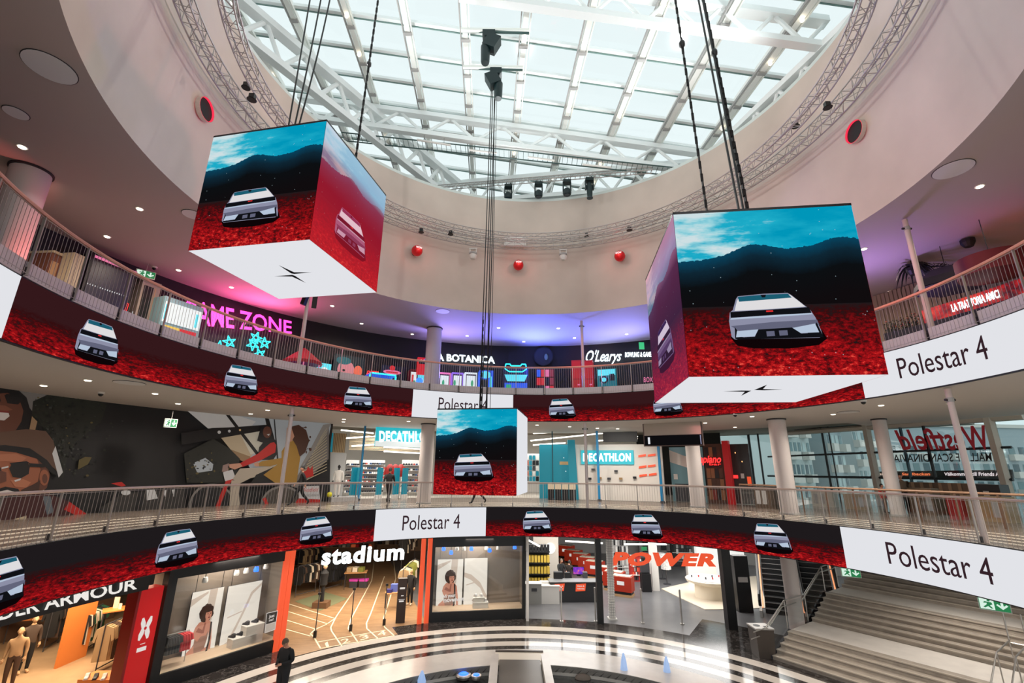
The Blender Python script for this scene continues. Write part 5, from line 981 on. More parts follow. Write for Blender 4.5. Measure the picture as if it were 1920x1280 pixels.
# girl artwork in unit square (u,v)
def girl():
    o=[(PST_,rect(0,0,1,1)),(PSH,[(.55,1),(.8,1),(.75,.55),(.5,.5)]),(PSH,[(0,.8),(.5,.95),(.5,.98),(0,.9)]),
     (SUIT,[(.30,.42),(.45,.55),(.62,.56),(.72,.44),(.70,.3),(.66,.2),(.74,.12),(.78,.0),(.5,.0),(.52,.10),(.40,.12),(.32,.0),(.06,.0),(.16,.16),(.30,.28)]),
     (SK1,[(.26,.5),(.36,.56),(.50,.57),(.66,.57),(.78,.50),(.84,.30),(.86,.14),(.78,.13),(.76,.3),(.7,.42),(.64,.36),(.48,.36),(.40,.30),(.26,.36),(.22,.42)]),
     (SK1,[(.10,.18),(.30,.26),(.36,.12),(.30,.0),(.06,.0)]),(SK1,[(.56,.16),(.72,.2),(.80,.08),(.80,.0),(.62,.0)]),
     (SK2,[(.30,.44),(.50,.40),(.52,.44),(.36,.49)]),(SK2,[(.48,.40),(.54,.56),(.58,.56),(.56,.40)])]
    q=random.Random(6)
    for i in range(34): a=q.random()*6.28; o.append((HR,ell(.52+.15*math.cos(a),.68+.085*math.sin(a),.07,.045,8)))
    o+=[(HR,ell(.52,.69,.17,.09,18)),(SK1,ell(.57,.655,.10,.075,16)),(SK1,rect(.50,.55,.60,.62)),(HR,[(.46,.72),(.68,.74),(.66,.70),(.50,.69)]),(HR,ell(.54,.67,.018,.008,8)),(HR,ell(.62,.672,.018,.008,8)),(SK2,[(.575,.66),(.59,.66),(.60,.64),(.57,.64)]),(M('lip_red',(150,60,56),.5,emit=.3),ell(.585,.620,.032,.010,10)),
     (M('strap_black',(40,32,30),.5),[(.66,.56),(.72,.54),(.74,.3),(.68,.04),(.62,.04),(.68,.3)])]
    return o
def posters(r,P,pxs,withtext):
    (a,b,c,d),(e,f,g_,h)=pxs
    for nm,(q,pl) in (('athlete_poster',((a,b,c,d),girl())),('light_poster',((e,f,g_,h),[(PST_,rect(0,0,1,1)),(PSH,[(0,.66),(.3,.6),(.7,.45),(.98,.2),(1,.3),(.7,.55),(.3,.7),(0,.74)] if withtext else [(0,.04),(.25,.1),(.55,.5),(.75,.8),(1,.92),(1,.97),(.7,.84),(.48,.5),(.2,.14),(0,.08)]),(PSH,[(.1,.5),(.5,.55),(.5,.57),(.1,.52)])]))):
        fn=quadmap(lambda x,y,o,P=P: P.at(x,y,-1.15+o),q); 
        cs=[fn(0,0,0),fn(1,0,0),fn(1,1,0),fn(0,1,0)]; L=(cs[1]-cs[0]); L.z=0; zt=(cs[2].z+cs[3].z)/2; zb=(cs[0].z+cs[1].z)/2; A=Vector((cs[0].x,cs[0].y,0)); 
        w=thing('framed_poster' ,('poster of a curly-haired athlete' if nm[0]=='a' else 'plain pale light poster')+(' in the window right of the track shop' if withtext else ' in the window left of the track shop'),'poster',(A.x+L.x/2,A.y+L.y/2,zb),group='window posters')
        MB().prism([A+Vector((0,0,zb)),A+L+Vector((0,0,zb)),A+L+Vector((0,0,zt)),A+Vector((0,0,zt))],P.n*-.05,SHD).build('panel',w)
        art_mesh(pl,lambda u,v,o: A+L*u+Vector((0,0,zb+(zt-zb)*v))+P.n*(.006+o),0,'printed_picture',w,gap=.003)
        for u in(.08,.92): MB().tube(A+L*u+Vector((0,0,zt)),A+L*u+Vector((0,0,-1.36)),.01,BLACK,4).build('hanging_wire',w)
zs=pc(700,1158,RS)
r1,P1,L1=window('display_window','large tilted-looking black-framed display window left of the track shop',292,519,1250,-2.0,G+.42,None)
posters(r1,P1,(((336,1252),(398,1236),(421,1100),(352,1112)),((407,1232),(476,1198),(486,1088),(426,1100))),False)
r2,P2,L2=window('display_window','black-framed display window right of the track shop',803,985,1165,-2.0,G+.42,None)
posters(r2,P2,(((816,1151),(865,1150),(866,1048),(820,1048)),((868,1150),(912,1148),(913,1046),(869,1046))),True)
text('lettering','Find your',quadmap(lambda x,y,o:P2.at(x,y,.01+o),[(826,1121),(854,1118),(854,1112),(824,1115)]),WH,r2,bold=.03,depth=.005); text('lettering','movement',quadmap(lambda x,y,o:P2.at(x,y,.01+o),[(832,1129),(870,1125),(870,1119),(830,1122)]),WH,r2,bold=.03,depth=.005)
fn=quadmap(lambda x,y,o:P1.at(x,y,.01+o),[(496,1187),(516,1180),(521,1144),(500,1149)]); r=thing('window_sticker','dark framed window sticker with white words at the left display window','sticker',fn(.5,0,0)); art_mesh([(WH,rect(0,0,1,1)),(M('sticker_dark',(50,48,46),.5),rect(.04,.43,.96,.97)),(M('sticker_grey',(200,196,190),.5),rect(.04,.03,.96,.41))],lambda u,v,o:fn(u,v,o),0,'board',r); text('lettering','Just',lambda u,v,w:fn(.25+.5*u,.72+.14*v,w+.012),WH,r,bold=.03,depth=.004); text('lettering','nu!',lambda u,v,w:fn(.3+.4*u,.54+.13*v,w+.012),WH,r,bold=.03,depth=.004)
# window spotlights
for (Pw,lst,tag_) in((P1,((385,1085,0),(444,1072,0),(462,1068,0),(481,1065,1),(499,1060,0)),'left'),(P2,((832,1027,1),(846,1034,1),(857,1027,0),(870,1027,0),(884,1027,1),(912,1026,0),(918,1030,1),(934,1025,0),(965,1024,1)),'right')):
    for i,(x,y,bl) in enumerate(lst):
        P=Pw.at(x,y,-.6); P.z=min(P.z,-1.55); r=thing('window_spotlight','%s spotlight at the top of the %s display window, %s from the left'%(('white','blue glowing')[bl],tag_,ORD[i]),'lamp',P,group='window spotlights'); MB().lathe(P,[(.09,-.12),(.10,-.05),(.07,.06)],(WHITEP,NB)[bl],12).build('lamp_head',r,smooth=True); MB().tube(P+Vector((0,0,.05)),(P.x,P.y,-1.38),.015,BLACK,5).build('arm',r)
lamp('window_glow','AREA',P1.pt(L1*.5,-1.6,-.6),150,(1,.85,.72),1.6,P1.pt(L1*.5,-6,-.9)); lamp('window_glow','AREA',P2.pt(L2*.5,-1.6,-.6),120,(1,.85,.72),1.4,P2.pt(L2*.5,-6,-.9))
# plinths, shoes and rail in the windows
def plinth(Pw,x,y,w,h,d,lab,nshoe,col):
    P=Pw.at(x,y,-.55); P.z=G+.42; yaw=math.atan2(Pw.u.y,Pw.u.x); r=thing('display_plinth',lab,'plinth',P,yaw,group='window plinths'); MB().box((0,0,h/2),(w,d,h),M('plinth_white',(214,204,192),.5)).build('block',r,local=True); MB().box((0,0,h+.01),(w+.02,d+.02,.02),WHITEP).build('top_plate',r,local=True)
    for k in range(nshoe):
        o=base[col].copy(); COL.objects.link(o); u=Pw.u*((k+.5)/nshoe-.5)*w; o.location=P+u+Vector((0,0,h+.02)); o.rotation_euler=(0,0,yaw+PI/2+.3); o.scale=(1,1,1.3); tag(o,'%s shoe standing on the %s'%(('jet black','','','','','cream')[5 if col==5 else 0],lab.split(' with ')[0].split(' at the ')[0]),'shoe','shoes on the %s'%lab[:40])
plinth(P1,450,1222,.9,.30,.4,'white plinth with dark shoes in the left display window',3,0); plinth(P1,470,1200,.7,.62,.4,'taller white plinth in the left display window',2,2); plinth(P1,455,1240,.7,.16,.3,'low white block at the sill of the left display window',1,0)
plinth(P2,900,1150,.75,.24,.35,'white plinth with cream shoes in the right display window',4,5); plinth(P2,897,1149,.55,.44,.2,'upper white shelf block in the right display window',2,5)
r=thing('clothes_rail','small clothes rail of black and red tops in the left display window','rail',P1.pt(1.0,G+.42,-.7)); A=P1.at(309,1192,-.6);B=P1.at(356,1178,-.6); B.z=A.z; MB().tube(A,B,.015,STEEL,6).build('bar',r); 
for Q in(A,B): MB().tube(Q,(Q.x,Q.y,G+.42),.015,STEEL,6).build('leg',r)
def garment(P,yaw,col,w=.42,h=.72,lab=None,grp=None,name='shirt'):
    m=MB(); c,s_=math.cos(yaw),math.sin(yaw); X=Vector((c,s_,0)); N=Vector((-s_,c,0)); 
    pr=[(-.1,0),(-.5,-.09),(-.62,-.42),(-.48,-.46),(-.38,-.24),(-.42,-1),(.42,-1),(.38,-.24),(.48,-.46),(.62,-.42),(.5,-.09),(.1,0)]
    vs=[P+X*a*w+Vector((0,0,b*h)) for a,b in pr]; m.prism([v-N*.03 for v in vs],N*.06,col); o=m.build(name,label=lab,cat='clothes',group=grp)
    return o
yaw=math.atan2(P1.u.y,P1.u.x)
for k in range(9): garment(A.lerp(B,(k+.5)/9)-Vector((0,0,.04)),yaw+PI/2+.5,(M('cloth_black',(20,20,22),.8) if k<5 else M('cloth_red',(205,32,40),.7)),.4,.55,('black' if k<5 else 'red')+' top hanging on the rail in the left display window','tops on the window rail')
# orange portal posts
for x,yb,lab in((513,1236,'outer orange portal post at the left of the track shop entrance'),(524,1232,'inner orange portal post at the left of the track shop entrance'),(786,1166,'outer orange portal post right of the track shop entrance'),(799,1166,'inner orange portal post beside the right display window')):
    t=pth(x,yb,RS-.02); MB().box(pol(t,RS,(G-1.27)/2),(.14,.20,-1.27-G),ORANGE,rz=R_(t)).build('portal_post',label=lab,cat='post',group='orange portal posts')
# big white letters of the track shop
sgn('letter_sign','large white glowing rounded letters hung across the track shop entrance','stadium',[(602,1058),(759,1047),(757,1018),(602,1027)],14.2,E_('letters_glow',(240,250,250),2.0),shear=.12,bold=.04,depth=.14)
lamp('letters_light','POINT',pc(680,1040,13.8),16,(.9,1,1),.4)
for x in(622,682,742): P=pc(x,1020,14.25); MB().tube(P,(P.x,P.y,-1.3),.012,BLACK,5).build('sign_hanger',label='thin hanger over the white letters at the %s'%{622:'left',682:'middle',742:'right'}[x],cat='hanger',group='letter hangers')
# painted running-track lines on the wood floor
LM=M('line_white',(238,222,190),.5)
def line(pts,w=.05,z=G+.004): 
    m=MB(); W=[pz(x,y,z) for x,y in pts]
    for a,b in zip(W,W[1:]):
        d=(b-a); d.z=0; d.normalize(); s=Vector((-d.y,d.x,0))*w/2; m.add([a-s-d*.01,a+s-d*.01,b+s+d*.01,b-s+d*.01],[(0,1,2,3)],LM)
    return m
trk=thing('track_marking','white running track lines with lane numbers on the wooden shop floor','marking',pz(670,1160,G))
for pts in ([(601,1215),(588,1193)],[(641,1211),(622,1183),(620,1176),(630,1156),(671,1096)],[(672,1205),(660,1187),(653,1178),(658,1160),(697,1088),(703,1040)],[(708,1196),(688,1178),(687,1168),(695,1150),(721,1080)],[(739,1191),(721,1175),(719,1160),(742,1085),(738,1050)],[(596,1203),(722,1181)],[(601,1215),(739,1191)],[(539,1131),(628,1159),(612,1170),(590,1180),(582,1188),(588,1193)],[(537,1145),(614,1169)],[(534,1161),(592,1179)],[(532,1178),(582,1192)]):
    line(pts,.06).build('painted_line',trk)
for ch,x,y in(('1',614,1208),('2',648,1201),('3',683,1194),('4',716,1187)):
    text('lane_number',ch,quadmap(lambda a,b,o: pz(a,b,G+.005+o),[(x-7+5*(ch=='1'),y+6-1*(ch=='1')),(x+9-6*(ch=='1'),y+2+1*(ch=='1')),(x+6-6*(ch=='1'),y-6),(x-10+5*(ch=='1'),y-2)]),LM,trk,bold=.0,depth=.003)
# gate posts at the track shop
for i,(x,yb) in enumerate(((590,1195),(657,1183),(720,1172))):
    p=pz(x,yb,G); r=thing('slim_stand','thin dark upright stand at the track shop entrance, %s of three'%('left','middle','right')[i],'stand',p,group='thin entrance stands'); MB().tube(p,p+Vector((0,0,1.75)),.022,SHD,8).build('pole',r); MB().box(p+Vector((0,0,.13)),(.12,.1,.26),BLACK).build('foot',r); MB().box(p+Vector((0,0,1.7)),(.12,.03,.1),BLACK).build('head',r)
# racks of clothes in the track shop
CB_,CT_,CW_,CGn,CBr=M('cloth_black'),M('cloth_tan',(176,150,112),.8),M('cloth_cream',(216,204,184),.8),M('cloth_green',(20,74,50),.8),M('cloth_brown',(78,58,46),.8); COLS=[CB_,CB_,M('cloth_navy',(30,32,42),.8),CBr,CT_,CW_,CB_]
NM={CB_:'black',CT_:'tan',CW_:'cream',CGn:'green',CBr:'brown',M('cloth_navy'):'navy',M('cloth_red'):'red',M('cloth_olive',(120,124,52),.8):'olive',M('cloth_grey',(120,116,110),.8):'grey'}
def rack(p,q,h,n,label,where,seed,cols=COLS,gh=.9):
    p=Vector((p[0],p[1],G));q=Vector((q[0],q[1],G)); r=thing('clothes_rack',label,'rack',(p+q)/2,group='clothes racks'); A=p+Vector((0,0,h));B=q+Vector((0,0,h)); MB().tube(A,B,.02,SHD,6).build('bar',r)
    for a in(p,q): MB().tube(a,a+Vector((0,0,h)),.02,SHD,6).build('leg',r)
    MB().tube(p+Vector((0,0,.12)),q+Vector((0,0,.12)),.02,SHD,6).build('lower_bar',r)
    d=q-p; yw=math.atan2(d.y,d.x)+PI/2+.35; rr=random.Random(seed)
    for k in range(n): c=rr.choice(cols); garment(A.lerp(B,(k+.5)/n)-Vector((0,0,.03)),yw+rr.uniform(-.15,.15),c,.5,gh*rr.uniform(.85,1.1),'%s garment hanging on the %s'%(NM.get(c,'dark'),where),'garments on the %s'%where)
g2=lambda x,y: pz(x,y,G)
rack(g2(553,1120),g2(590,1110),1.6,12,'clothes rack of dark tops at the left inside the track shop','left rack of the track shop',1)
rack(g2(598,1110),g2(640,1098),1.6,12,'clothes rack of dark coats behind the bust in the track shop','second rack of the track shop',2,[CB_,CB_,M('cloth_navy')],1.1)
rack(g2(556,1082),g2(596,1074),1.7,10,'far clothes rack below the shelves of the track shop','far rack of the track shop',3,[CB_,CBr,CT_])
rack(g2(752,1135),g2(776,1105),1.75,12,'clothes rack along the right side of the track shop','right rack of the track shop',4,[CB_,CT_,M('cloth_olive'),CW_,CB_])
rack(g2(750,1090),g2(775,1075),2.6,10,'tall rear clothes rack at the right of the track shop','tall rear rack of the track shop',5,[CB_,CW_,CB_,CBr])
def shelfwall(label,x0,x1,yb,rows,seed,cols,h=2.9,dep=.4):
    a,b=g2(x0,yb),g2(x1,yb); d=b-a; L=d.length; d.normalize(); n=Vector((d.y,-d.x,0)); n=-n if n.y>0 else n; r=thing('goods_shelving',label,'shelf',(a+b)/2,group='wall shelves of goods'); MB().prism([a,b,b+Vector((0,0,h)),a+Vector((0,0,h))],-n*.06,M('shelf_back',(120,92,66),.7)).build('back_panel',r); q=random.Random(seed)
    for j in range(rows):
        z=.15+j*(h-.3)/rows; MB().prism([a+Vector((0,0,z)),b+Vector((0,0,z)),b+Vector((0,0,z))+n*dep,a+Vector((0,0,z))+n*dep],(0,0,.03),M('shelf_wood',(170,130,92),.6)).build('shelf_board',r)
        k=.08
        while k<L-.25:
            w=q.uniform(.18,.34); hh=q.uniform(.12,.32); P=a+d*(k+w/2)+n*dep*.5+Vector((0,0,z+.03)); c=q.choice(cols)
            m=MB(); m.box(P+Vector((0,0,hh/2)),(w*.9,dep*.7,hh),c,rz=math.atan2(d.y,d.x)); 
            if q.random()<.5: m.box(P+Vector((0,0,hh+.03)),(w*.6,dep*.5,.06),c,rz=math.atan2(d.y,d.x)+.2)
            m.build('folded_goods',label='folded goods on the '+label.split(' with ')[0],cat='goods',group='goods on the '+label[:40]); k+=w+.06
GD=[CB_,CT_,CW_,CBr,M('cloth_grey'),M('cloth_red'),M('goods_orange',(200,90,50),.5)]
shelfwall('shelf wall at the back left of the track shop with folded goods',553,592,1062,4,1,[CB_,CBr,CT_,CB_]); shelfwall('middle shelf wall at the back of the track shop with folded goods',600,700,1045,4,2,GD); shelfwall('right shelf wall at the back of the track shop with folded goods',705,745,1045,3,3,[CB_,CW_,CBr])
def table(x,y,w,d,h,label,mt,yaw=.2):
    p=g2(x,y); r=thing('display_table',label,'table',p,yaw,group='display tables'); MB().box((0,0,h),(w,d,.04),mt).build('table_top',r,local=True)
    for a in(-1,1):
        for b in(-1,1): MB().tube((a*w*.45,b*d*.42,0),(a*w*.45,b*d*.42,h),.018,SHD,6).build('leg',r,local=True)
    return p+Vector((0,0,h+.02))
c=table(665,1102,1.3,.8,.9,'wooden table with stacked clothes in the track shop',WOOD)
for i,(dx,mt,lb) in enumerate(((-.4,CT_,'tan'),(-.05,CW_,'cream'),(.3,M('cloth_olive'),'olive'))): MB().box(c+Vector((dx,.05,.12)),(.3,.4,.24),mt).build('folded_stack',label='%s folded stack on the wooden table in the track shop'%lb,cat='clothes',group='stacks on the wooden table')
for i,dx in enumerate((-.25,.28)): 
    p=g2(668+i*18,1097); o=base[3].copy(); COL.objects.link(o); o.location=p+Vector((dx*.3,-.5,.5)); m_=M('shoe_pink',(210,70,180),.6); MB().box(p+Vector((0,-.5,.42)),(.5,.35,.12),m_).build('pink_bundle',label='bright pink folded bundle under the wooden table, %s one'%('left','right')[i],cat='clothes'); bpy.data.objects.remove(o)
    MB().box(p+Vector((0,-.5,.18)),(.46,.3,.35),SHD).build('crate',label='dark crate under the %s pink bundle in the track shop'%('left','right')[i],cat='crate')
c=table(736,1140,.8,.5,.75,'small table with blue boxes by the dark totem sign',WOOD,.5); MB().box(c+Vector((0,.1,.18)),(.34,.26,.36),M('box_blue',(90,110,190),.5)).build('blue_box',label='light blue shoe box stack on the small table',cat='box'); MB().box(c+Vector((-.2,-.12,.08)),(.26,.2,.16),M('box_navy',(50,50,120),.5)).build('blue_shoe_box',label='dark blue box on the small table by the totem',cat='box')
p=g2(750,1166); r=thing('totem_sign','dark brown leaning totem sign with small white labels in the track shop','sign',p,.25); MB().box((0,0,.95),(.42,.3,1.9),M('totem',(48,34,28),.5)).build('body',r,local=True); art_mesh([(WH,rect(-.12,1.45,.12,1.53)),(WH,rect(-.14,1.0,.14,1.02)),(WH,rect(-.12,.9,.1,.97)),(WH,rect(-.04,1.15,.08,1.19))],lambda u,v,o:Vector((u,-.156-o,v)),0,'labels',r,local=True)
p=g2(602,1138); r=thing('display_bust','black jacket bust standing on a low brown box in the track shop','mannequin',p); MB().box((p.x,p.y,G+.14),(.75,.6,.28),M('box_brown',(110,80,56),.6)).build('box_base',r); m=MB(); m.lathe((p.x,p.y,G+.28),[(.1,0),(.09,.7),(.19,.8),(.17,1.1),(.22,1.35),(.08,1.5),(.06,1.55)],CB_,14); m.ball((p.x,p.y,G+1.94),.11,M('bust_head',(190,160,130),.5),12,(1,1,1.2)); m.build('torso',r,smooth=True)
MB().add([g2(552,1127),g2(600,1145),g2(652,1122),g2(610,1110)],[(0,1,2,3)],M('rug_green',(120,124,92),.8)).build('floor_mat',kind='structure').location.z=.006
# --------------- clothes shop lower left
rack(g2(135,1238),g2(175,1212),1.55,13,'clothes rack of cream, green and black clothes in the lower left shop','middle rack of the lower left shop',7,[CW_,CGn,CB_,M('cloth_grey'),CB_],1.1)
rack(g2(178,1262),g2(222,1238),1.5,12,'clothes rack of tan and dark coats near the red pillar','front rack of the lower left shop',8,[CT_,CT_,CB_,CBr,CT_],1.2)
rack(g2(80,1222),g2(108,1205),1.6,8,'clothes rack of dark trousers at the back of the lower left shop','rear rack of the lower left shop',9,[CB_,CB_,CBr],1.2)
p=g2(112,1245); MB().box((p.x+.2,p.y+.2,G+1.05),(.08,1.2,2.1),M('oak_orange',(214,128,62),.5)).build('wood_panel',label='upright orange wood divider panel in the lower left shop',cat='panel')
c=table(205,1225,1.0,.7,1.55,'high oak shelf table with small signs in the lower left shop',M('oak_orange'),.7); MB().box(c+Vector((-.15,0,.2)),(.2,.03,.4),M('card_cream',(222,200,168),.6)).build('sign_card',label='cream upright card on the high oak table',cat='card'); MB().box(c+Vector((.1,-.1,.1)),(.12,.02,.2),CW_).build('sign_card',label='small white card on the high oak table',cat='card'); MB().ball(c+Vector((.28,.12,.14)),.13,CW_,10,(1,.8,1)).build('cap',label='pale cap on the high oak table',cat='cap')
c=table(40,1208,1.6,.6,.95,'long oak counter at the back of the lower left shop',M('oak_orange'),.3)
p=g2(180,1300); MB().box((p.x,p.y+.3,G+.2),(1.3,.7,.4),M('oak_orange')).build('shoe_bench',label='low oak shoe bench at the bottom of the lower left shop',cat='bench')
for k in range(4):
    o=base[(1,0,1,2)[k]].copy(); COL.objects.link(o); o.location=(p.x-.5+.28*k,p.y+.15,G+.4); o.rotation_euler=(0,0,-1.1); o.scale=(1,1.2,1.2); tag(o,'%s trainer on the low oak shoe bench'%('white','black','white','dark grey')[k],'shoe','trainers on the oak bench')
# --------------- electronics shop
sgn('letter_sign','large orange block letters hung across the electronics shop entrance','POWER',[(1145,1058),(1343,1060),(1345,1037),(1149,1034)],14.6,M('power_orange',(255,92,52),.4,emit=.75),shear=.12,bold=.06,depth=.16)
for i,(x,yb,w) in enumerate(((1126,1168,.28),(1372,1178,.42))):
    p=g2(x,yb); MB().box((p.x,p.y,(G-1.3)/2),(w,w,-1.3-G),FB).build('front_pillar',label='black square pillar at the electronics shop entrance, the %s one'%('left','right')[i],cat='pillar',group='black entrance pillars')
p=g2(989,1163); MB().box((p.x,p.y,(G-1.3)/2),(.13,.2,-1.3-G),WHITEP).build('portal_post',label='slim white post at the left edge of the electronics shop entrance',cat='post')
p=g2(1148,1160); r=thing('mesh_column','white column wrapped in white grid mesh behind the left black pillar','column',p); MB().box((p.x,p.y,(G-1.3)/2),(.26,.26,-1.3-G),WHITEP).build('core',r); m=MB()
for k in range(34): m.box((p.x,p.y,G+.1+.115*k),(.31,.31,.012),GREYP)
for a in(-.15,-.05,.05,.15): m.box((p.x+a,p.y-.155,(G-1.3)/2),(.012,.01,-1.3-G),GREYP)
m.build('grid_mesh',r); MB().box((p.x,p.y,G+.03),(.42,.42,.06),WHITEP).build('foot',r)
for i,(x,yb) in enumerate(((1053,1165),(1117,1165),(1205,1168),(1279,1170))):
    p=g2(x,yb); r=thing('gate_post','slim steel gate post across the electronics shop entrance, %s from left'%ORD[i],'post',p,group='steel gate posts'); MB().box(p+Vector((0,0,.72)),(.06,.09,1.44),STEEL).build('profile',r); MB().box(p+Vector((0,0,.02)),(.16,.2,.04),STEEL).build('foot_plate',r); MB().ball(p+Vector((0,0,1.46)),.05,STEEL,8).build('cap',r)
# counters and till
def box_at(name,label,cat,x,yb,w,d,h,mt,yaw=0,parts=(),grp=None):
    p=g2(x,yb); r=thing(name,label,cat,p,yaw,group=grp); MB().box((0,d/2,h/2),(w,d,h),mt).build('body',r,local=True)
    for nm,c,s_,m_ in parts: MB().box(c,s_,m_).build(nm,r,local=True)
    return r
p0=g2(1004,1133)
box_at('floor_cabinet','grey cabinet with a dark slot left of the white counter','cabinet',1000,1133,.9,.6,1.0,M('cab_grey',(150,150,146),.5),.0,[('top_plate',(0,.3,1.01),(.94,.64,.03),WHITEP),('label_plate',(.05,-.01,.72),(.3,.02,.16),SHD)])
box_at('counter','white counter beside the black till desk','counter',1028,1132,1.25,.7,.85,WHITEP,.0,[('top_plate',(0,.35,.87),(1.3,.74,.04),SHW)])
rt=box_at('till_desk','black till desk with two orange signs at the electronics shop','desk',1078,1129,2.7,.8,1.0,M('desk_black',(38,38,40),.5),.05,[('desk_top',(0,.4,1.02),(2.8,.9,.04),M('desk_grey',(120,120,120),.4))])
for i,(u,tx) in enumerate(((-.85,'Service & köp'),(.35,'Klick & hämta'))):
    a=MB(); a.prism([(u-.3,-.02,.55),(u+.24,-.02,.58),(u+.3,-.02,.95),(u-.27,-.02,.92)],(0,.015,0),ORANGE); s_=a.build('orange_sign',rt,local=True)
    for k,w_ in enumerate(tx.split(' & ')): text('lettering',w_+(' &' if k==0 else ''),lambda a_,b_,w:Vector((u-.2+.4*a_,-.025-w,.79-.13*k+.07*b_)),WH,s_,bold=.02,depth=.004,local=True)
p=g2(1085,1120); r=thing('monitor','monitor with a bright violet and blue picture on the till desk','monitor',p+Vector((.1,.5,1.04)),0); MB().box((0,0,.28),(.68,.05,.42),BLACK).build('housing',r,local=True); MB().box((0,-.01,.04),(.22,.18,.08),BLACK).build('stand',r,local=True); k=NT('violet_screen'); g_=k.n('ShaderNodeNewGeometry').outputs['Position']; k.emit(k.ramp(k.noise(g_,5,3),[(.3,(40,60,190)),(.5,(150,60,200)),(.65,(240,120,110)),(.8,(60,170,220))])); MB().box((0,-.03,.28),(.62,.01,.37),k.m).build('picture',r,local=True)
for i,(x,y,w,h,mt,lb) in enumerate(((1050,1122,.5,.35,SK,'black printer on the till desk at left'),(1103,1120,.25,.3,SHD,'dark card terminal on the till desk at right'),(1023,1126,.5,.1,WHITEP,'white appliance lying on the white counter'),(1068,1120,.3,.28,SK,'dark box behind the till desk'))):
    p=g2(x,y+8); MB().box(p+Vector((0,.9,1.04+h/2 if i!=2 else .89+h/2)),(w,.3,h),mt).build('till_device',label=lb,cat='device')
# shelf with yellow packs
for i,(x0,x1,yb) in enumerate(((990,1032,1110),)):
    a,b=g2(x0,yb),g2(x1,yb); r=thing('goods_shelf','dark shelf with rows of yellow packs behind the grey cabinet','shelf',(a+b)/2); L=b.x-a.x
    for j in range(4): MB().box(((a.x+b.x)/2,a.y+.3,G+.35+.62*j),(L,.6,.05),SK).build('shelf_board',r)
    MB().box(((a.x+b.x)/2,a.y+.62,G+1.2),(L,.04,2.4),SK).build('back_panel',r)
    for j in range(4):
        for k in range(7): MB().box((a.x+L*(k+.5)/7,a.y+.25,G+.38+.62*j+.19),(L/9,.3,.38),(M('pack_yellow',(215,180,70),.5),M('pack_black',(24,24,26),.5))[(j==3)]).build('goods_pack',label=('yellow' if j<3 else 'black')+' pack on the dark shelf behind the grey cabinet',cat='pack',group=('yellow' if j<3 else 'black')+' packs on the dark shelf')
# orange promotional bins in a row
OB=M('bin_orange',(235,62,24),.45,emit=.12)
for i,(x,yb) in enumerate(((1006+48,1040),(1068,1050),(1082,1058),(1095,1066),(1108,1075),(1138,1092),(1153,1102),(1168,1112))[0:8]):
    p=g2(x+(8 if i<5 else 0),yb+(8 if i<5 else 4)); r=thing('sales_bin','orange sales bin in the diagonal row, %s from the front'%ORD[7-i],'bin',p,-.5,group='orange sales bins'); MB().box((0,0,.66),(1.25,.72,.78),OB).build('hopper',r,local=True); MB().box((0,0,.2),(1.15,.62,.16),SK).build('base_trim',r,local=True); MB().box((0,0,.06),(1.2,.7,.12),M('pallet',(176,140,100),.7)).build('pallet',r,local=True); MB().box((0,-.37,.72),(.42,.01,.2),WH).build('label_panel',r,local=True); MB().box((0,0,1.06),(1.05,.55,.06),M('bin_goods',(200,190,170),.6,noise=.4,scale=20)).build('goods_fill',r,local=True)
def rb(x,yb,w,h,mt,lb,cat,nm,extra=()): return box_at(nm,lb,cat,x,yb,w,.5,h,mt,0,extra)
rb(1214,1110,.55,1.0,SK,'black waste tub with a frame above it in the electronics shop','bin','waste_tub',[('rack_frame',(0,.3,1.35),(.5,.3,.6),SHD)])
p=g2(1229,1106); MB().box((p.x,p.y,(G-1.3)/2),(.42,.42,-1.3-G),WHITEP).build('square_column',label='white square column right of the black waste tub',cat='column')
for i,(x,yb,r0) in enumerate(((1243,1085,.34),(1251,1095,.32))):
    p=g2(x,yb); r=thing('wire_basket','white wire spinner basket with small packs, %s one'%('rear','front')[i],'basket',p,group='spinner baskets'); MB().lathe(p,[(.25,0),(.25,.03)],SHD,14).build('foot',r); MB().tube(p,p+Vector((0,0,1.1)),.03,SHD,6).build('pole',r); MB().lathe(p+Vector((0,0,.9)),[(r0,0),(r0,.7),(r0*.8,.72)],M('basket_white',(205,205,205),.5,noise=.3,scale=14),14).build('basket',r)
# white phone table on pale island
isl=[g2(1240,1104),g2(1352,1142),g2(1320,1142),g2(1400,1142),g2(1400,1075),g2(1290,1090)]
struct('floor_island',MB().prism([g2(1240,1104),g2(1322,1143),g2(1345,1143),g2(1440,1140),g2(1420,1080),g2(1300,1090)],(0,0,.03),M('island_beige',(226,214,194),.35)))
p=g2(1332,1120); r=thing('phone_table','white rounded display table with rows of phones on the pale island','table',p); MB().lathe(p,[(.85,.03),(.8,.7),(1.25,.86),(1.3,.98),(1.25,1.0)],M('table_cream',(232,222,202),.35),26).build('body',r,smooth=True); MB().lathe(p+Vector((0,0,1.0)),[(1.2,0),(1.2,.03)],WHITEP,26).build('table_top',r)
for i in range(10):
    a=-.9+.2*i; z=p+Vector((a,(-.35 if i%2 else .2),1.04)); MB().box(z+Vector((0,0,.05)),(.08,.03,.12),(SHD,WHITEP,M('phone_red',(170,40,40),.4))[(i*7)%3]).build('display_phone',label='phone standing on the white rounded display table',cat='phone',group='phones on the rounded table')
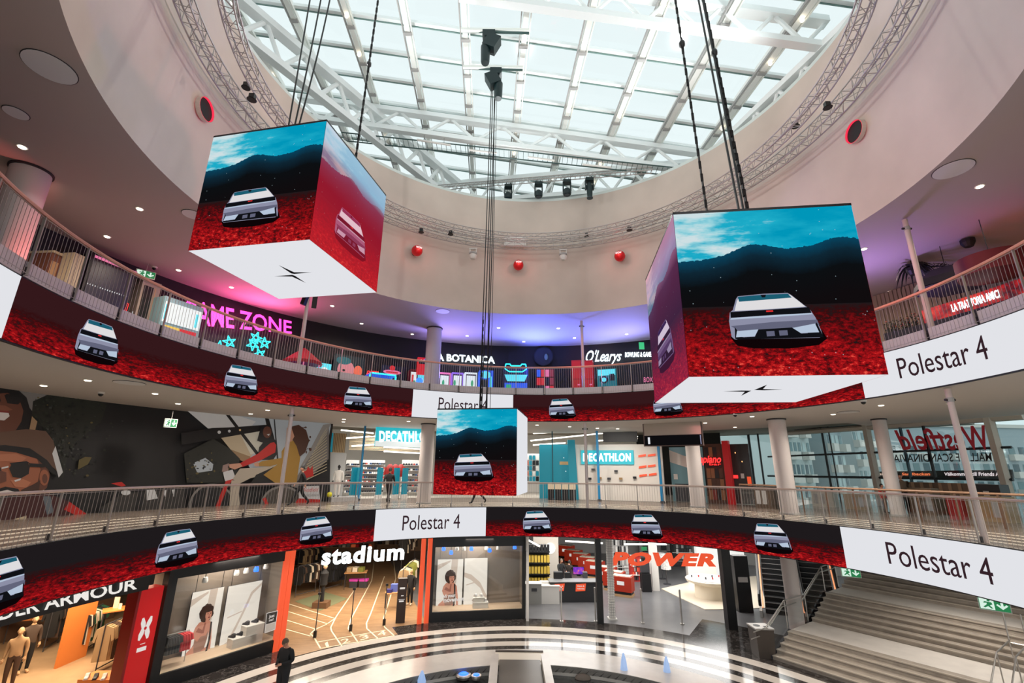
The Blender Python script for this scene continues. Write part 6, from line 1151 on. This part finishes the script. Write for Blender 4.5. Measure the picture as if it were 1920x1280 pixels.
# white and black wall units far back
for i,(x0,x1,yb,h,mt,lb) in enumerate(((1150,1180,1075,2.4,M('unit_white',(222,222,220),.5),'white product wall left of the waste tub'),(1183,1204,1090,1.5,M('unit_red',(190,50,46),.5),'low unit with red and white goods'),(1262,1300,1062,2.2,M('unit_black',(36,36,38),.5),'black appliance wall under the white letters'),(1292,1345,1092,1.5,WHITEP,'white long counter behind the phone table'),(1310,1400,1080,2.9,E_('lit_wall',(235,236,232),.9),'bright lit white wall behind the phone table'),(1000,1048,1085,2.6,M('unit_beige',(190,182,170),.5),'pale wall unit with a round glowing sign'),(1055,1090,1030,2.2,M('unit_grey',(160,160,158),.5),'grey wall unit at the far back of the electronics shop'),(1200,1290,1045,2.4,M('unit_shelf',(190,190,188),.5),'long white shelf wall at the far back'))):
    a,b=g2(x0,yb),g2(x1,yb); r=thing('appliance_unit',lb,'unit',(a+b)/2,group='wall units of the electronics shop'); MB().prism([a,b,b+Vector((0,0,h)),a+Vector((0,0,h))],(0,.4,0),mt).build('body',r)
    if i in(0,1,2,6,7): 
        art_mesh(mosaic(7,5,[SHD,WHITEP,SK,mt,GREYP,ORANGE if i==1 else mt],seed=i),lambda u,v,o:a.lerp(b,u)+Vector((0,-.02-o,h*v)),0,'shelf_front',r)
        for j in range(3): MB().prism([a.lerp(b,0)+Vector((0,0,.4+.6*j)),b+Vector((0,0,.4+.6*j)),b+Vector((0,-.15,.4+.6*j)),a+Vector((0,-.15,.4+.6*j))],(0,0,.03),WHITEP).build('shelf_board',r)
    if i==5: MB().lathe((a+b)/2+Vector((.3,-.02,1.9)),[(.34,-.02),(.34,.02)],E_('round_glow',(255,255,250),1.5),20,ax=(0,1,0)).build('round_light',r)
for i,(x0,y0,x1,y1) in enumerate(((990,1012,1012,1024),(1060,1014,1130,1018),(1170,1020,1250,1020),(1000,1030,1040,1030),(1300,1022,1352,1024))):
    A,B=pc(x0,y0,17+i*2),pc(x1,y1,17+i*2); A.z=min(A.z,-1.6);B.z=min(B.z,-1.6); MB().tube(A,B,.05,LTC,6).build('ceiling_tube_light',label='tube light under the electronics shop ceiling, %s counted from the left'%ORD[(0,2,3,1,4)[i]],cat='lamp',group='tube lights of the electronics shop')
fn=quadmap(lambda x,y,o: pc(x,y,19-o),[(1203,1032),(1213,1032),(1213,1025),(1203,1025)]); MB().prism([fn(0,0,0),fn(1,0,0),fn(1,1,0),fn(0,1,0)],(0,.05,0),E_('exit_green2',(25,130,75),.75)).build('green_sign',label='small plain green sign hanging in the electronics shop',cat='sign')
# tall dark cabinet right of the pillar
box_at('info_kiosk','tall black kiosk with a white panel beside the escalator','kiosk',1400,1148,.75,.5,2.7,SK,0,[('white_panel',(0,-.01,1.55),(.5,.02,.25),WHITEP)])
# --------------- escalators
ESC=M('escalator_step',(20,20,22),.5); GLW=M('comb_glow',(255,160,110),.4,emit=1.2)
def escalator(p,yaw,label,i):
    r=thing('escalator',label,'escalator',p,yaw,group='escalators'); m=MB(); n=20; 
    for k in range(n): z=.0+.21*k; m.box((0,.4+.40*k+.2,z+.105),(1.0,.40,.21),ESC); m.box((0,.4+.4*k,z+.2),(1.0,.03,.02),GREYP)
    m.build('step_band',r,local=True); 
    for s in(-1,1):
        x=s*.62; MB().prism([(x-.04,-.6,0),(x-.04,.3,0),(x-.04,8.3,4.05),(x-.04,8.3,4.55),(x-.04,.3,.35),(x-.04,-.6,.3)],(.08,0,0),STEEL).build('skirt',r,local=True)
        MB().prism([(x-.01,-.5,.3),(x-.01,.3,.35),(x-.01,8.3,4.5),(x-.01,8.3,5.1-.1),(x-.01,.3,1.0),(x-.01,-.4,.95)],(.02,0,0),CLEAR).build('glass_side',r,local=True)
        MB().path([(x,-.7,.55),(x,-.75,.8),(x,-.5,1.0),(x,.3,1.04),(x,8.3,5.05)],.045,BLACK,8).build('handrail',r,local=True)
        MB().path([(x-.06*s,-.3,.40),(x-.06*s,.3,.38),(x-.06*s,8.3,4.55)],.022,GLW,6).build('light_strip',r,local=True)
    r.scale=(1.6,1,1); return r
escalator(g2(1470,1157),R_(-28),'left dark escalator with orange-lit edges',0); escalator(g2(1540,1168),R_(-30),'right dark escalator beside the wide steps',1)
# --------------- wide seating stairs
SO=Vector((10.33,20.45,G)); f_=R_(55); SA=Vector((math.sin(f_),math.cos(f_),0)); SN=Vector((math.cos(f_),-math.sin(f_),0))
STW=M('stair_wood',(160,150,138),.5,noise=.16,scale=3); STC=M('stair_concrete',(212,206,198),.55,noise=.06,scale=2)
st=thing('seating_stairs','broad timber seating stairs with pale landings at lower right','stairs',SO,group=None)
a=0;z=0;prof=[]
fl=[(5,.35,.15,1.9),(6,.34,.155,1.5),(5,.34,.155,1.4),(5,.34,.155,1.4),(5,.34,.155,1.0)]
MP=lambda a_,n_,z_: SO+SA*a_+SN*n_+Vector((0,0,z_))
for fi,(n,tr,rs,land) in enumerate(fl):
    m=MB(); lf=(.0 if fi==0 else 0)
    for k in range(n):
        n0=(0 if fi==0 else .0); z0=z; z+=rs; 
        m.prism([MP(a,n0,z0),MP(a+tr+.02,n0,z0),MP(a+tr+.02,n0,z),MP(a,n0,z)],SN*13,STW); m.prism([MP(a-.03,n0,z-.035),MP(a+.05,n0,z-.035),MP(a+.05,n0,z+.004),MP(a-.03,n0,z+.004)],SN*13,M('nosing',(182,172,158),.5)); a+=tr
    m.build('step_flight',st); MB().prism([MP(a,0,z-.155),MP(a+land,0,z-.155),MP(a+land,0,z+.006),MP(a,0,z+.006)],SN*13,STC).build('landing',st); 
    if a>9.5: break
    a+=land
r=thing('glass_balustrade','steel handrail with glass infill along the left side of the stairs','railing',SO-SN*.15)
A_=[(-.9,.0),(0,0),(1.75,.75),(3.6,.75),(5.7,1.68),(7.2,1.68),(8.9,2.45)]
for k,(aa,zz) in enumerate(A_[1:]):
    MB().tube(MP(aa,-.15,zz),MP(aa,-.15,zz+1.05),.022,STEEL,6).build('post',r)
for h in(1.05,.78): MB().path([MP(aa,-.15 - (.12 if h<1 else 0),zz+h) for aa,zz in A_],.024,STEEL,8).build('handrail',r,smooth=True)
for (a0,z0),(a1,z1) in zip(A_[1:],A_[2:]): MB().prism([MP(a0+.05,-.15,z0+.08),MP(a1-.05,-.15,z1+.08),MP(a1-.05,-.15,z1+.98),MP(a0+.05,-.15,z0+.98)],SN*.015,CLEAR).build('glass_panel',r)
m=MB(); m.prism([MP(0,-.12,0),MP(1.75,-.12,0),MP(1.75,-.12,.75),MP(0,-.12,.12)],SN*.1,SHD)
m.build('stringer',r)
def midrail(px,py,label,dz):
    # hand rail running down the flight in the middle of the stairs
    best=None
    for an in range(0,110):
        for nn in range(10,120,3):
            aa=an*.1; P=MP(aa,nn*.1,0); pass
    return None
def rail_at(n0,seg,label):
    r=thing('stair_handrail',label,'railing',MP(seg[0][0],n0,seg[0][1]),group='stair handrails')
    for s in(0,.42): MB().path([MP(aa,n0+s,zz+.9) for aa,zz in seg],.022,STEEL,8).build('handrail',r,smooth=True)
    for aa,zz in seg[1:-1]:
        for s in(0,.42): MB().tube(MP(aa,n0+s,zz),MP(aa,n0+s,zz+.9),.02,STEEL,6).build('post',r)
        MB().tube(MP(aa,n0,zz+.85),MP(aa,n0+.42,zz+.85),.018,STEEL,6).build('crosspiece',r)
rail_at(6.2,[(-.3,.0),(.0,.05),(1.75,.75),(3.62,.75),(3.7,1.62)],'double steel handrail across the first flight and landing of the wide stairs')
rail_at(7.6,[(5.4,1.45),(5.7,1.68),(7.2,1.68),(7.25,2.4)],'double steel handrail higher up on the wide stairs below the ribbon')
# waste bin
p=g2(1432,1229); r=thing('waste_bin','tapered dark steel waste bin at the foot of the wide stairs','bin',p); BN=M('bin_steel',(78,70,64),.4,.4); m=MB(); m.add([Vector(p)+Vector(q_) for q_ in((-.32,-.3,0),(.32,-.3,0),(.32,.3,0),(-.32,.3,0),(-.36,-.34,1.0),(.36,-.34,1.0),(.36,.34,1.0),(-.36,.34,1.0))],[(0,3,2,1),(4,5,6,7),(0,1,5,4),(1,2,6,5),(2,3,7,6),(3,0,4,7)],BN); m.build('body',r); MB().box((p.x,p.y,G+1.03),(.76,.72,.05),STEEL).build('lid',r); MB().lathe((p.x-.12,p.y+.05,G+1.05),[(.13,0),(.13,.012)],BLACK,14).build('opening',r); MB().box((p.x+.18,p.y-.1,G+1.06),(.18,.08,.012),BLACK).build('opening',r)
exit_sign(pc(1595,1073,13.9),-.45,.62,.32,'green exit sign hung below the ribbon near the escalators'); exit_sign(pc(1864,1133,12.4),-.75,.62,.32,'green exit sign below the ribbon at the right edge')
# --------------- fountain at the bottom
WATER=M('pool_water',(70,72,70),.08,noise=.4,scale=1.4); KER=M('kerb_marble',(204,198,190),.25,noise=.06,scale=2)
struct('floor_pool',MB().arc(.2,7.95,G-.5,G-.3,-60,240,WATER,3)); struct('trim_2',MB().arc(7.85,9.37,G-.3,G+.02,-60,240,KER,2))
r=thing('pool_footbridge','pale walled footbridge crossing the fountain pool','bridge',(.4,17,G)); MB().box((.42,16.2,G+.0),(1.55,7.6,.12),M('bridge_deck',(98,92,84),.35)).build('deck',r)
for x in(-.52,1.36): MB().box((x,16.0,G+.12),(.28,7.6,.4),KER).build('parapet',r)
MB().box((.42,20.4,G+.035),(1.9,.9,.03),M('step_cream',(214,206,190),.4)).build('threshold',r); MB().box((.42,20.83,G+.06),(1.9,.12,.06),M('threshold_dark',(70,60,54),.4)).build('threshold_strip',r)
JET=M('water_jet',(165,195,240),.15,emit=.75,alpha=.75)
for i,(x,y,h) in enumerate(((790,1272,.5),(1171,1258,.85),(1252,1262,.8),(1700,1290,.5))):
    p=pz(x,y+16,G-.3); r=MB().lathe(p,[(.12,0),(.15,.2),(.10,h*.7),(.03,h)],JET,12); r.build('water_jet',smooth=True,label='bluish water jet rising from the pool, %s from the left'%ORD[i],cat='water',group='water jets')
for i,(x,y,s_) in enumerate(((869,1270,.26),(893,1272,.18))):
    p=pz(x,y,G-.22); r=thing('pool_lamp','round blue-lit pool lamp left of the footbridge, the %s one'%('larger','smaller')[i],'lamp',p,group='pool lamps'); MB().lathe(p,[(s_,0),(s_*1.1,.08),(s_,.12)],STEEL,18).build('housing',r,smooth=True); MB().lathe(p+Vector((0,0,.12)),[(s_*.7,0),(s_*.5,.03)],NB,16).build('lens',r)
p=pz(1093,1271,G-.28); m=MB(); m.ball(p,.2,M('stone_grey',(110,100,90),.7),12,(1.5,1,.7)); m.build('pool_stone',smooth=True,label='grey stone lying in the pool right of the footbridge',cat='stone')
# ================================================================ downlights, discs, people
def downlights(pts,z,where,grp,r0=.085):
    pts=[q for q in sorted(pts) if 11.5<math.hypot(pz(*q,z).x-CX,pz(*q,z).y-CY)<18.5]
    for i,(x,y) in enumerate(pts):
        p=pz(x,y,z); r=thing('downlight','small recessed downlight in the %s, %s counted from the left'%(where,ORD[min(i,29)]),'lamp',p-Vector((0,0,.02)),group=grp)
        MB().lathe(p,[(r0*1.35,-.015),(r0*1.35,.0)],WHITEP,14).build('trim_ring',r); MB().lathe(p+Vector((0,0,-.02)),[(r0*.9,-.012),(r0,.004)],GLOW,14).build('lens',r)
downlights([(42,275),(262,391),(201,443),(335,506),(434,538),(623,573),(678,606),(773,626),(876,629),(935,614),(982,640),(1047,615),(1077,633),(1175,626),(1620,466),(1668,546),(1837,349),(640,633)],ZC2,'top gallery ceiling','top gallery downlights')
downlights([(82,722),(165,712),(291,737),(334,756),(502,768),(470,775),(645,785),(644,790),(766,789),(1007,796),(1068,799),(1158,803),(1264,808),(1269,797),(1322,792),(1330,811),(1410,780),(1562,776),(1652,759),(1782,756),(1344,818),(1378,800),(1120,802),(1238,800)],ZC1,'middle gallery ceiling','middle gallery downlights')
def disc(x,y,z,R,label): p=pz(x,y,z); r=thing('ceiling_disc',label,'ceiling disc',p-Vector((0,0,.03)),group='round ceiling loudspeaker discs'); MB().lathe(p,[(R,-.02),(R,.0)],M('disc_paint',(225,225,224),.6),30).build('cover',r); MB().lathe(p,[(R+.015,-.012),(R+.015,.0)],DARK,30).build('rim',r)
disc(94,126,ZC2,.42,'large pale round disc in the top ceiling at upper left'); disc(30,211,ZC2,.22,'small pale round disc in the top ceiling at far left'); disc(1787,317,ZC2,.42,'large pale round disc in the top ceiling at right'); disc(362,402,ZC2,.3,'pale round disc half behind the upper left cube'); disc(243,717,ZC1,.38,'round disc in the middle gallery ceiling above the mural'); disc(1590,772,ZC1,.36,'round disc in the middle gallery ceiling near the glass wall'); disc(830,583,ZC2,.35,'faint round disc in the top ceiling near the botanica column')
def dome(x,y,z,label): p=pz(x,y,z); r=thing('dome_camera',label,'camera',p-Vector((0,0,.12)),group='ceiling dome cameras'); MB().lathe(p,[(.09,-.06),(.1,0)],WHITEP,14).build('base',r); MB().ball(p+Vector((0,0,-.07)),.075,BLACK,12).build('dome',r,smooth=True)
dome(190,735,ZC1,'dark dome camera under the middle gallery ceiling above the mural'); dome(290,500,ZC2,'dome camera under the top ceiling near the pink neon'); dome(1378,775,ZC1,'dome camera under the middle gallery ceiling behind the right cube'); dome(1618,750,ZC1,'dome camera under the middle gallery ceiling near the right pole')
# ---- people
def figure(name,label,cat,base_,yaw,J,cols,scale=1.,grp=None,hair=None,face=True,bulk=1.12):
    """J: joints; body is one skinned surface coloured by region"""
    r=thing(name,label,cat,base_,yaw,group=grp)
    ch=[('pel','spine',.15,.145),('spine','chest',.145,.18),('chest','neck',.18,.062),('neck','head0',.06,.062),
        ('chest','shL',.15,.075),('shL','elL',.072,.05),('elL','wrL',.05,.034),('chest','shR',.15,.075),('shR','elR',.072,.05),('elR','wrR',.05,.034),
        ('pel','hipL',.13,.105),('hipL','knL',.10,.066),('knL','anL',.066,.045),('anL','toL',.05,.036),('pel','hipR',.13,.105),('hipR','knR',.10,.066),('knR','anR',.066,.045),('anR','toR',.05,.036)]
    names=[q for q in J if q not in('head','look')]; rad={}
    for a,b,ra,rb in ch: rad.setdefault(a,ra); rad[b]=rb
    rad={k:v*(bulk if k not in('neck','head0','wrL','wrR') else 1) for k,v in rad.items()}; rad['pel']=.15*bulk; rad['chest']=.165*bulk; rad['head0']=.06
    me=bpy.data.meshes.new('sk'); idx={n:i for i,n in enumerate(names)}
    me.from_pydata([J[n] for n in names],[(idx[a],idx[b]) for a,b,_,_ in ch],[]); o=bpy.data.objects.new('sk',me); COL.objects.link(o)
    md=o.modifiers.new('s','SKIN'); md.use_smooth_shade=True; md.branch_smoothing=.6; sub=o.modifiers.new('u','SUBSURF'); sub.levels=2; sub.render_levels=2
    for i,n in enumerate(names): me.skin_vertices[0].data[i].radius=(rad[n]*(1.15 if n in('chest','spine','pel') else 1),rad[n]*(.85 if n in('chest','spine','pel') else 1)); me.skin_vertices[0].data[i].use_root=(n=='pel')
    dg=bpy.context.evaluated_depsgraph_get(); dg.update(); bm_=bpy.data.meshes.new_from_object(o.evaluated_get(dg)); bpy.data.objects.remove(o)
    mb=MB(); top,leg,skin,shoe=cols
    def seg(p):
        best=None
        for a,b,_,_ in ch:
            A,B=Vector(J[a]),Vector(J[b]); d=B-A; t=max(0,min(1,(p-A).dot(d)/max(d.dot(d),1e-6))); q=(p-A-d*t).length
            if best is None or q<best[0]: best=(q,b)
        return best[1]
    V=[v.co.copy() for v in bm_.vertices]; groups={}
    for f in bm_.polygons:
        c=Vector(f.center); s=seg(c)
        m=skin if s=='head0' or (s=='neck' and c.z>J['neck'][2]-.0) else shoe if s[:2]=='to' or (s[:2]=='an' and c.z<J[s][2]+.03) else leg if s[:2] in('kn','an') or (s[:3]=='hip' and c.z<J['pel'][2]-.02) else top
        groups.setdefault(m,[]).append(list(f.vertices))
    k=len(mb.v); mb.v+=V
    for m,fs in groups.items():
        i=mb.mid(m)
        for f in fs: mb.f.append([k+a for a in f]); mb.mi.append(i)
    # head with face
    H=Vector(J['head']); hn=Vector(J.get('look',(0,-1,0))).normalized(); sd=Vector((0,0,1)).cross(hn); sd.normalize() if sd.length>.01 else None; upv=hn.cross(sd)
    def hp(a,b,c): return H+sd*a+hn*b+upv*c
    n=14; kk=9; vs=[]
    for j in range(kk+1):
        ph=PI*j/kk; z=-math.cos(ph)*.125; w=math.sin(ph)
        for i in range(n):
            t=2*PI*i/n; x=math.cos(t)*w*.078*(1-.25*(z<0)*abs(z)/.125); y=math.sin(t)*w*.098
            if math.sin(t)>.8 and -.035<z<.01: y+=.022
            if math.sin(t)>.6 and .01<z<.04: y-=.006
            vs.append(hp(x,y,z))
    mb.add(vs,[(j*n+i,j*n+(i+1)%n,(j+1)*n+(i+1)%n,(j+1)*n+i) for j in range(kk) for i in range(n)],skin)
    for s in(-1,1): mb.ball(hp(s*.08,-.005,-.005),.022,skin,8,(.6,1,1.4))
    if face:
        for s in(-1,1): mb.ball(hp(s*.03,.085,.012),.012,M('eye_dark',(30,24,22),.3),8)
        mb.ball(hp(0,.088,-.055),.018,M('mouth',(140,70,64),.5),8,(1.4,.5,.4))
    # hands with five fingers
    for s,wr,el in(('L','wrL','elL'),('R','wrR','elR')):
        Wp=Vector(J[wr]); d=(Wp-Vector(J[el])).normalized(); x=d.orthogonal().normalized(); y=d.cross(x)
        mb.tube(Wp-d*.01,Wp+d*.085,.034,skin,8,.036)
        for q in range(4): 
            b=Wp+d*.08+x*(.024-.016*q); L=(.065,.075,.07,.055)[q]; c1=b+d*L*.55+y*.008; mb.tube(b,c1,.009,skin,6); mb.tube(c1,c1+(d*.7+y*.7)*L*.5,.0085,skin,6,.007)
        b=Wp+d*.03+x*.03; c1=b+(d*.6+x*.7)*.04; mb.tube(b,c1,.011,skin,6); mb.tube(c1,c1+(d*.8+y*.5)*.03,.01,skin,6,.008)
    body=mb.build('body',r,smooth=True,local=True)
    if hair:
        hm=MB(); vs=[];n=14
        for j in range(7):
            ph=PI*(.44+.56*j/6); z=-math.cos(ph)*.138; w=math.sin(ph)
            for i in range(n): t=2*PI*i/n; fr=math.sin(t); zz=z if fr<.35 else max(z,.045); vs.append(hp(math.cos(t)*w*.09,math.sin(t)*w*.108-.006,zz+(0 if fr>.35 else -(hair[1] if j==0 else 0))))
        hm.add(vs,[(j*n+i,j*n+(i+1)%n,(j+1)*n+(i+1)%n,(j+1)*n+i) for j in range(6) for i in range(n)],hair[0]); hm.build('hair' if len(hair)<3 else hair[2],r,smooth=True,local=True)
    r.scale=(scale,)*3
    return r
def pose(kind):
    J=dict(pel=(0,0,.95),spine=(0,0,1.1),chest=(0,.0,1.33),neck=(0,0,1.48),head0=(0,-.01,1.56),head=(0,-.03,1.65),shL=(.19,0,1.40),shR=(-.19,0,1.40),elL=(.25,.03,1.12),elR=(-.25,.03,1.12),wrL=(.26,-.04,.88),wrR=(-.26,-.04,.88),
      hipL=(.09,0,.86),hipR=(-.09,0,.86),knL=(.10,-.02,.48),knR=(-.10,-.02,.48),anL=(.10,.02,.08),anR=(-.10,.02,.08),toL=(.11,-.16,.04),toR=(-.11,-.16,.04))
    if kind=='phone': J.update(elL=(.27,.02,1.13),elR=(-.27,.02,1.13),wrL=(.07,-.24,1.10),wrR=(-.07,-.24,1.10),head=(0,-.09,1.63),head0=(0,-.04,1.55),look=(0,-1,-.75))
    if kind=='walk': J.update(knL=(.08,-.22,.50),anL=(.08,-.38,.08),toL=(.08,-.54,.04),knR=(-.08,.12,.48),anR=(-.08,.42,.16),toR=(-.08,.34,.04),elL=(.24,.14,1.14),wrL=(.22,.16,.92),elR=(-.24,-.06,1.13),wrR=(-.22,-.22,.95))
    if kind=='lean': J.update(elL=(.25,-.12,1.15),wrL=(.2,-.3,1.05),elR=(-.25,-.12,1.15),wrR=(-.2,-.3,1.05),head=(0,-.08,1.62))
    return J
SKP=M('person_skin',(196,142,116),.5); DK=M('coat_black',(18,18,20),.75); JN=M('trousers_dark',(22,23,28),.75); SB_=M('shoe_black',(14,14,15),.5); HB=(M('hair_dark',(34,26,22),.7),.03); HG=(M('hair_grey',(96,84,72),.7),.03)
p=pz(537,1312,G); ang=0
pm=pz(540,1197,G+1.74); r=figure('person','person in a black coat standing in the lower hall looking at a phone','person',(pm.x,pm.y,G),R_(-18),pose('phone'),(DK,JN,SKP,SB_),1.02,bulk=1.4,hair=(M('cap_brown',(92,76,58),.7),.0,'knitted_cap'))
ph=MB(); ph.box((0,0,0),(.075,.012,.15),BLACK,tilt=('X',-.9)); o=ph.build('mobile_phone',label='dark mobile phone held by the person in the black coat',cat='phone'); o.location=Vector((pm.x,pm.y,G+1.14))+Matrix.Rotation(R_(-18),3,'Z')@Vector((0,-.34,0))
def stand(x,yh,h,z,R=None): return pc(x,yh,R)
def per(label,x,yfoot,z,yaw,kind,cols,sc=1.,hair=HB,R=None):
    p=pz(x,yfoot,z) if R is None else pc(x,yfoot,R); return figure('person',label,'person',(p.x,p.y,z),yaw,pose(kind),cols,sc,hair=hair)
per('person in black coat and cap walking past the mural',560,947,0,R_(-62),'walk',(DK,JN,SKP,SB_),1.02,hair=(M('cap_black',(16,16,18),.7),.0,'cap'))
per('person in a black jumper seen from behind at the sports shop entrance',727,942,0,R_(176),'walk',(M('jumper_black',(18,20,24),.75),JN,SKP,SB_),1.0)
per('person half hidden behind the small cube, only legs in view',897,944,0,R_(-70),'walk',(M('coat_navy',(32,44,66),.75),JN,SKP,SB_),1.0)
per('person in a dark jacket before the glass front right of the partition',1287,930,0,R_(10),'lean',(M('jacket_dark',(30,30,34),.75),JN,SKP,SB_),.98)
per('person with long dark hair and cream top beside the red neon front',1308,930,0,R_(-30),'lean',(M('top_cream',(200,186,160),.75),JN,SKP,SB_),.95,hair=(M('hair_black',(26,20,18),.7),.16))
per('small person in a red jacket behind the right railing',1662,962,0,R_(20),'stand',(M('jacket_bright_red',(190,44,40),.7),M('trousers_grey',(90,86,84),.7),SKP,SB_),.72)
per('person in brown clothes walking near the glass wall',1702,962,0,R_(-40),'walk',(M('coat_brown',(96,80,64),.75),JN,SKP,SB_),.98)
p=g2(1058,1118); figure('person','shop assistant in black behind the till desk','person',(p.x,p.y+1.6,G),R_(25),pose('lean'),(DK,JN,SKP,SB_),1.0,hair=HG)
p=g2(1073,1116); figure('person','second person in dark clothes behind the till desk','person',(p.x,p.y+1.3,G),R_(150),pose('lean'),(M('coat_dark_brown',(40,30,26),.75),JN,SKP,SB_),.95,hair=HB)
def mannequin(label,p,z,yaw,cols,sc=1.,kind='stand'): return figure('mannequin',label,'mannequin',(p.x,p.y,z),yaw,pose(kind),cols,sc,face=False)
MS=M('mannequin_black',(30,28,28),.4); MT_=M('mannequin_cream',(196,160,120),.5)
mannequin('white-clothed mannequin with a black head on the grey plinth',pc(631,925,17.35),.22,R_(10),(M('tee_white',(228,226,220),.7),M('shorts_white',(220,216,210),.7),MS,MS),.95)
mannequin('mannequin in a dark brown tee in the lower left shop',g2(40,1262),G,R_(60),(M('tee_brown',(66,52,42),.8),CB_,MT_,MT_),1.02)
mannequin('mannequin in a tan jacket at the lower left corner',g2(12,1290),G,R_(30),(M('jacket_tan',(168,136,100),.8),CBr,MT_,MT_),1.0)
mannequin('mannequin in black and white sportswear at the right rack',g2(768,1134),G,R_(-20),(CB_,CB_,MT_,CW_),1.0)
mannequin('mannequin in olive and black sportswear at the right rack',g2(755,1128),G,R_(-10),(M('cloth_olive'),CB_,MT_,CW_),1.0)
for m_ in [x for x in bpy.data.objects if x.name.startswith('running_shoe') and not x.get('label')]: bpy.data.objects.remove(m_)
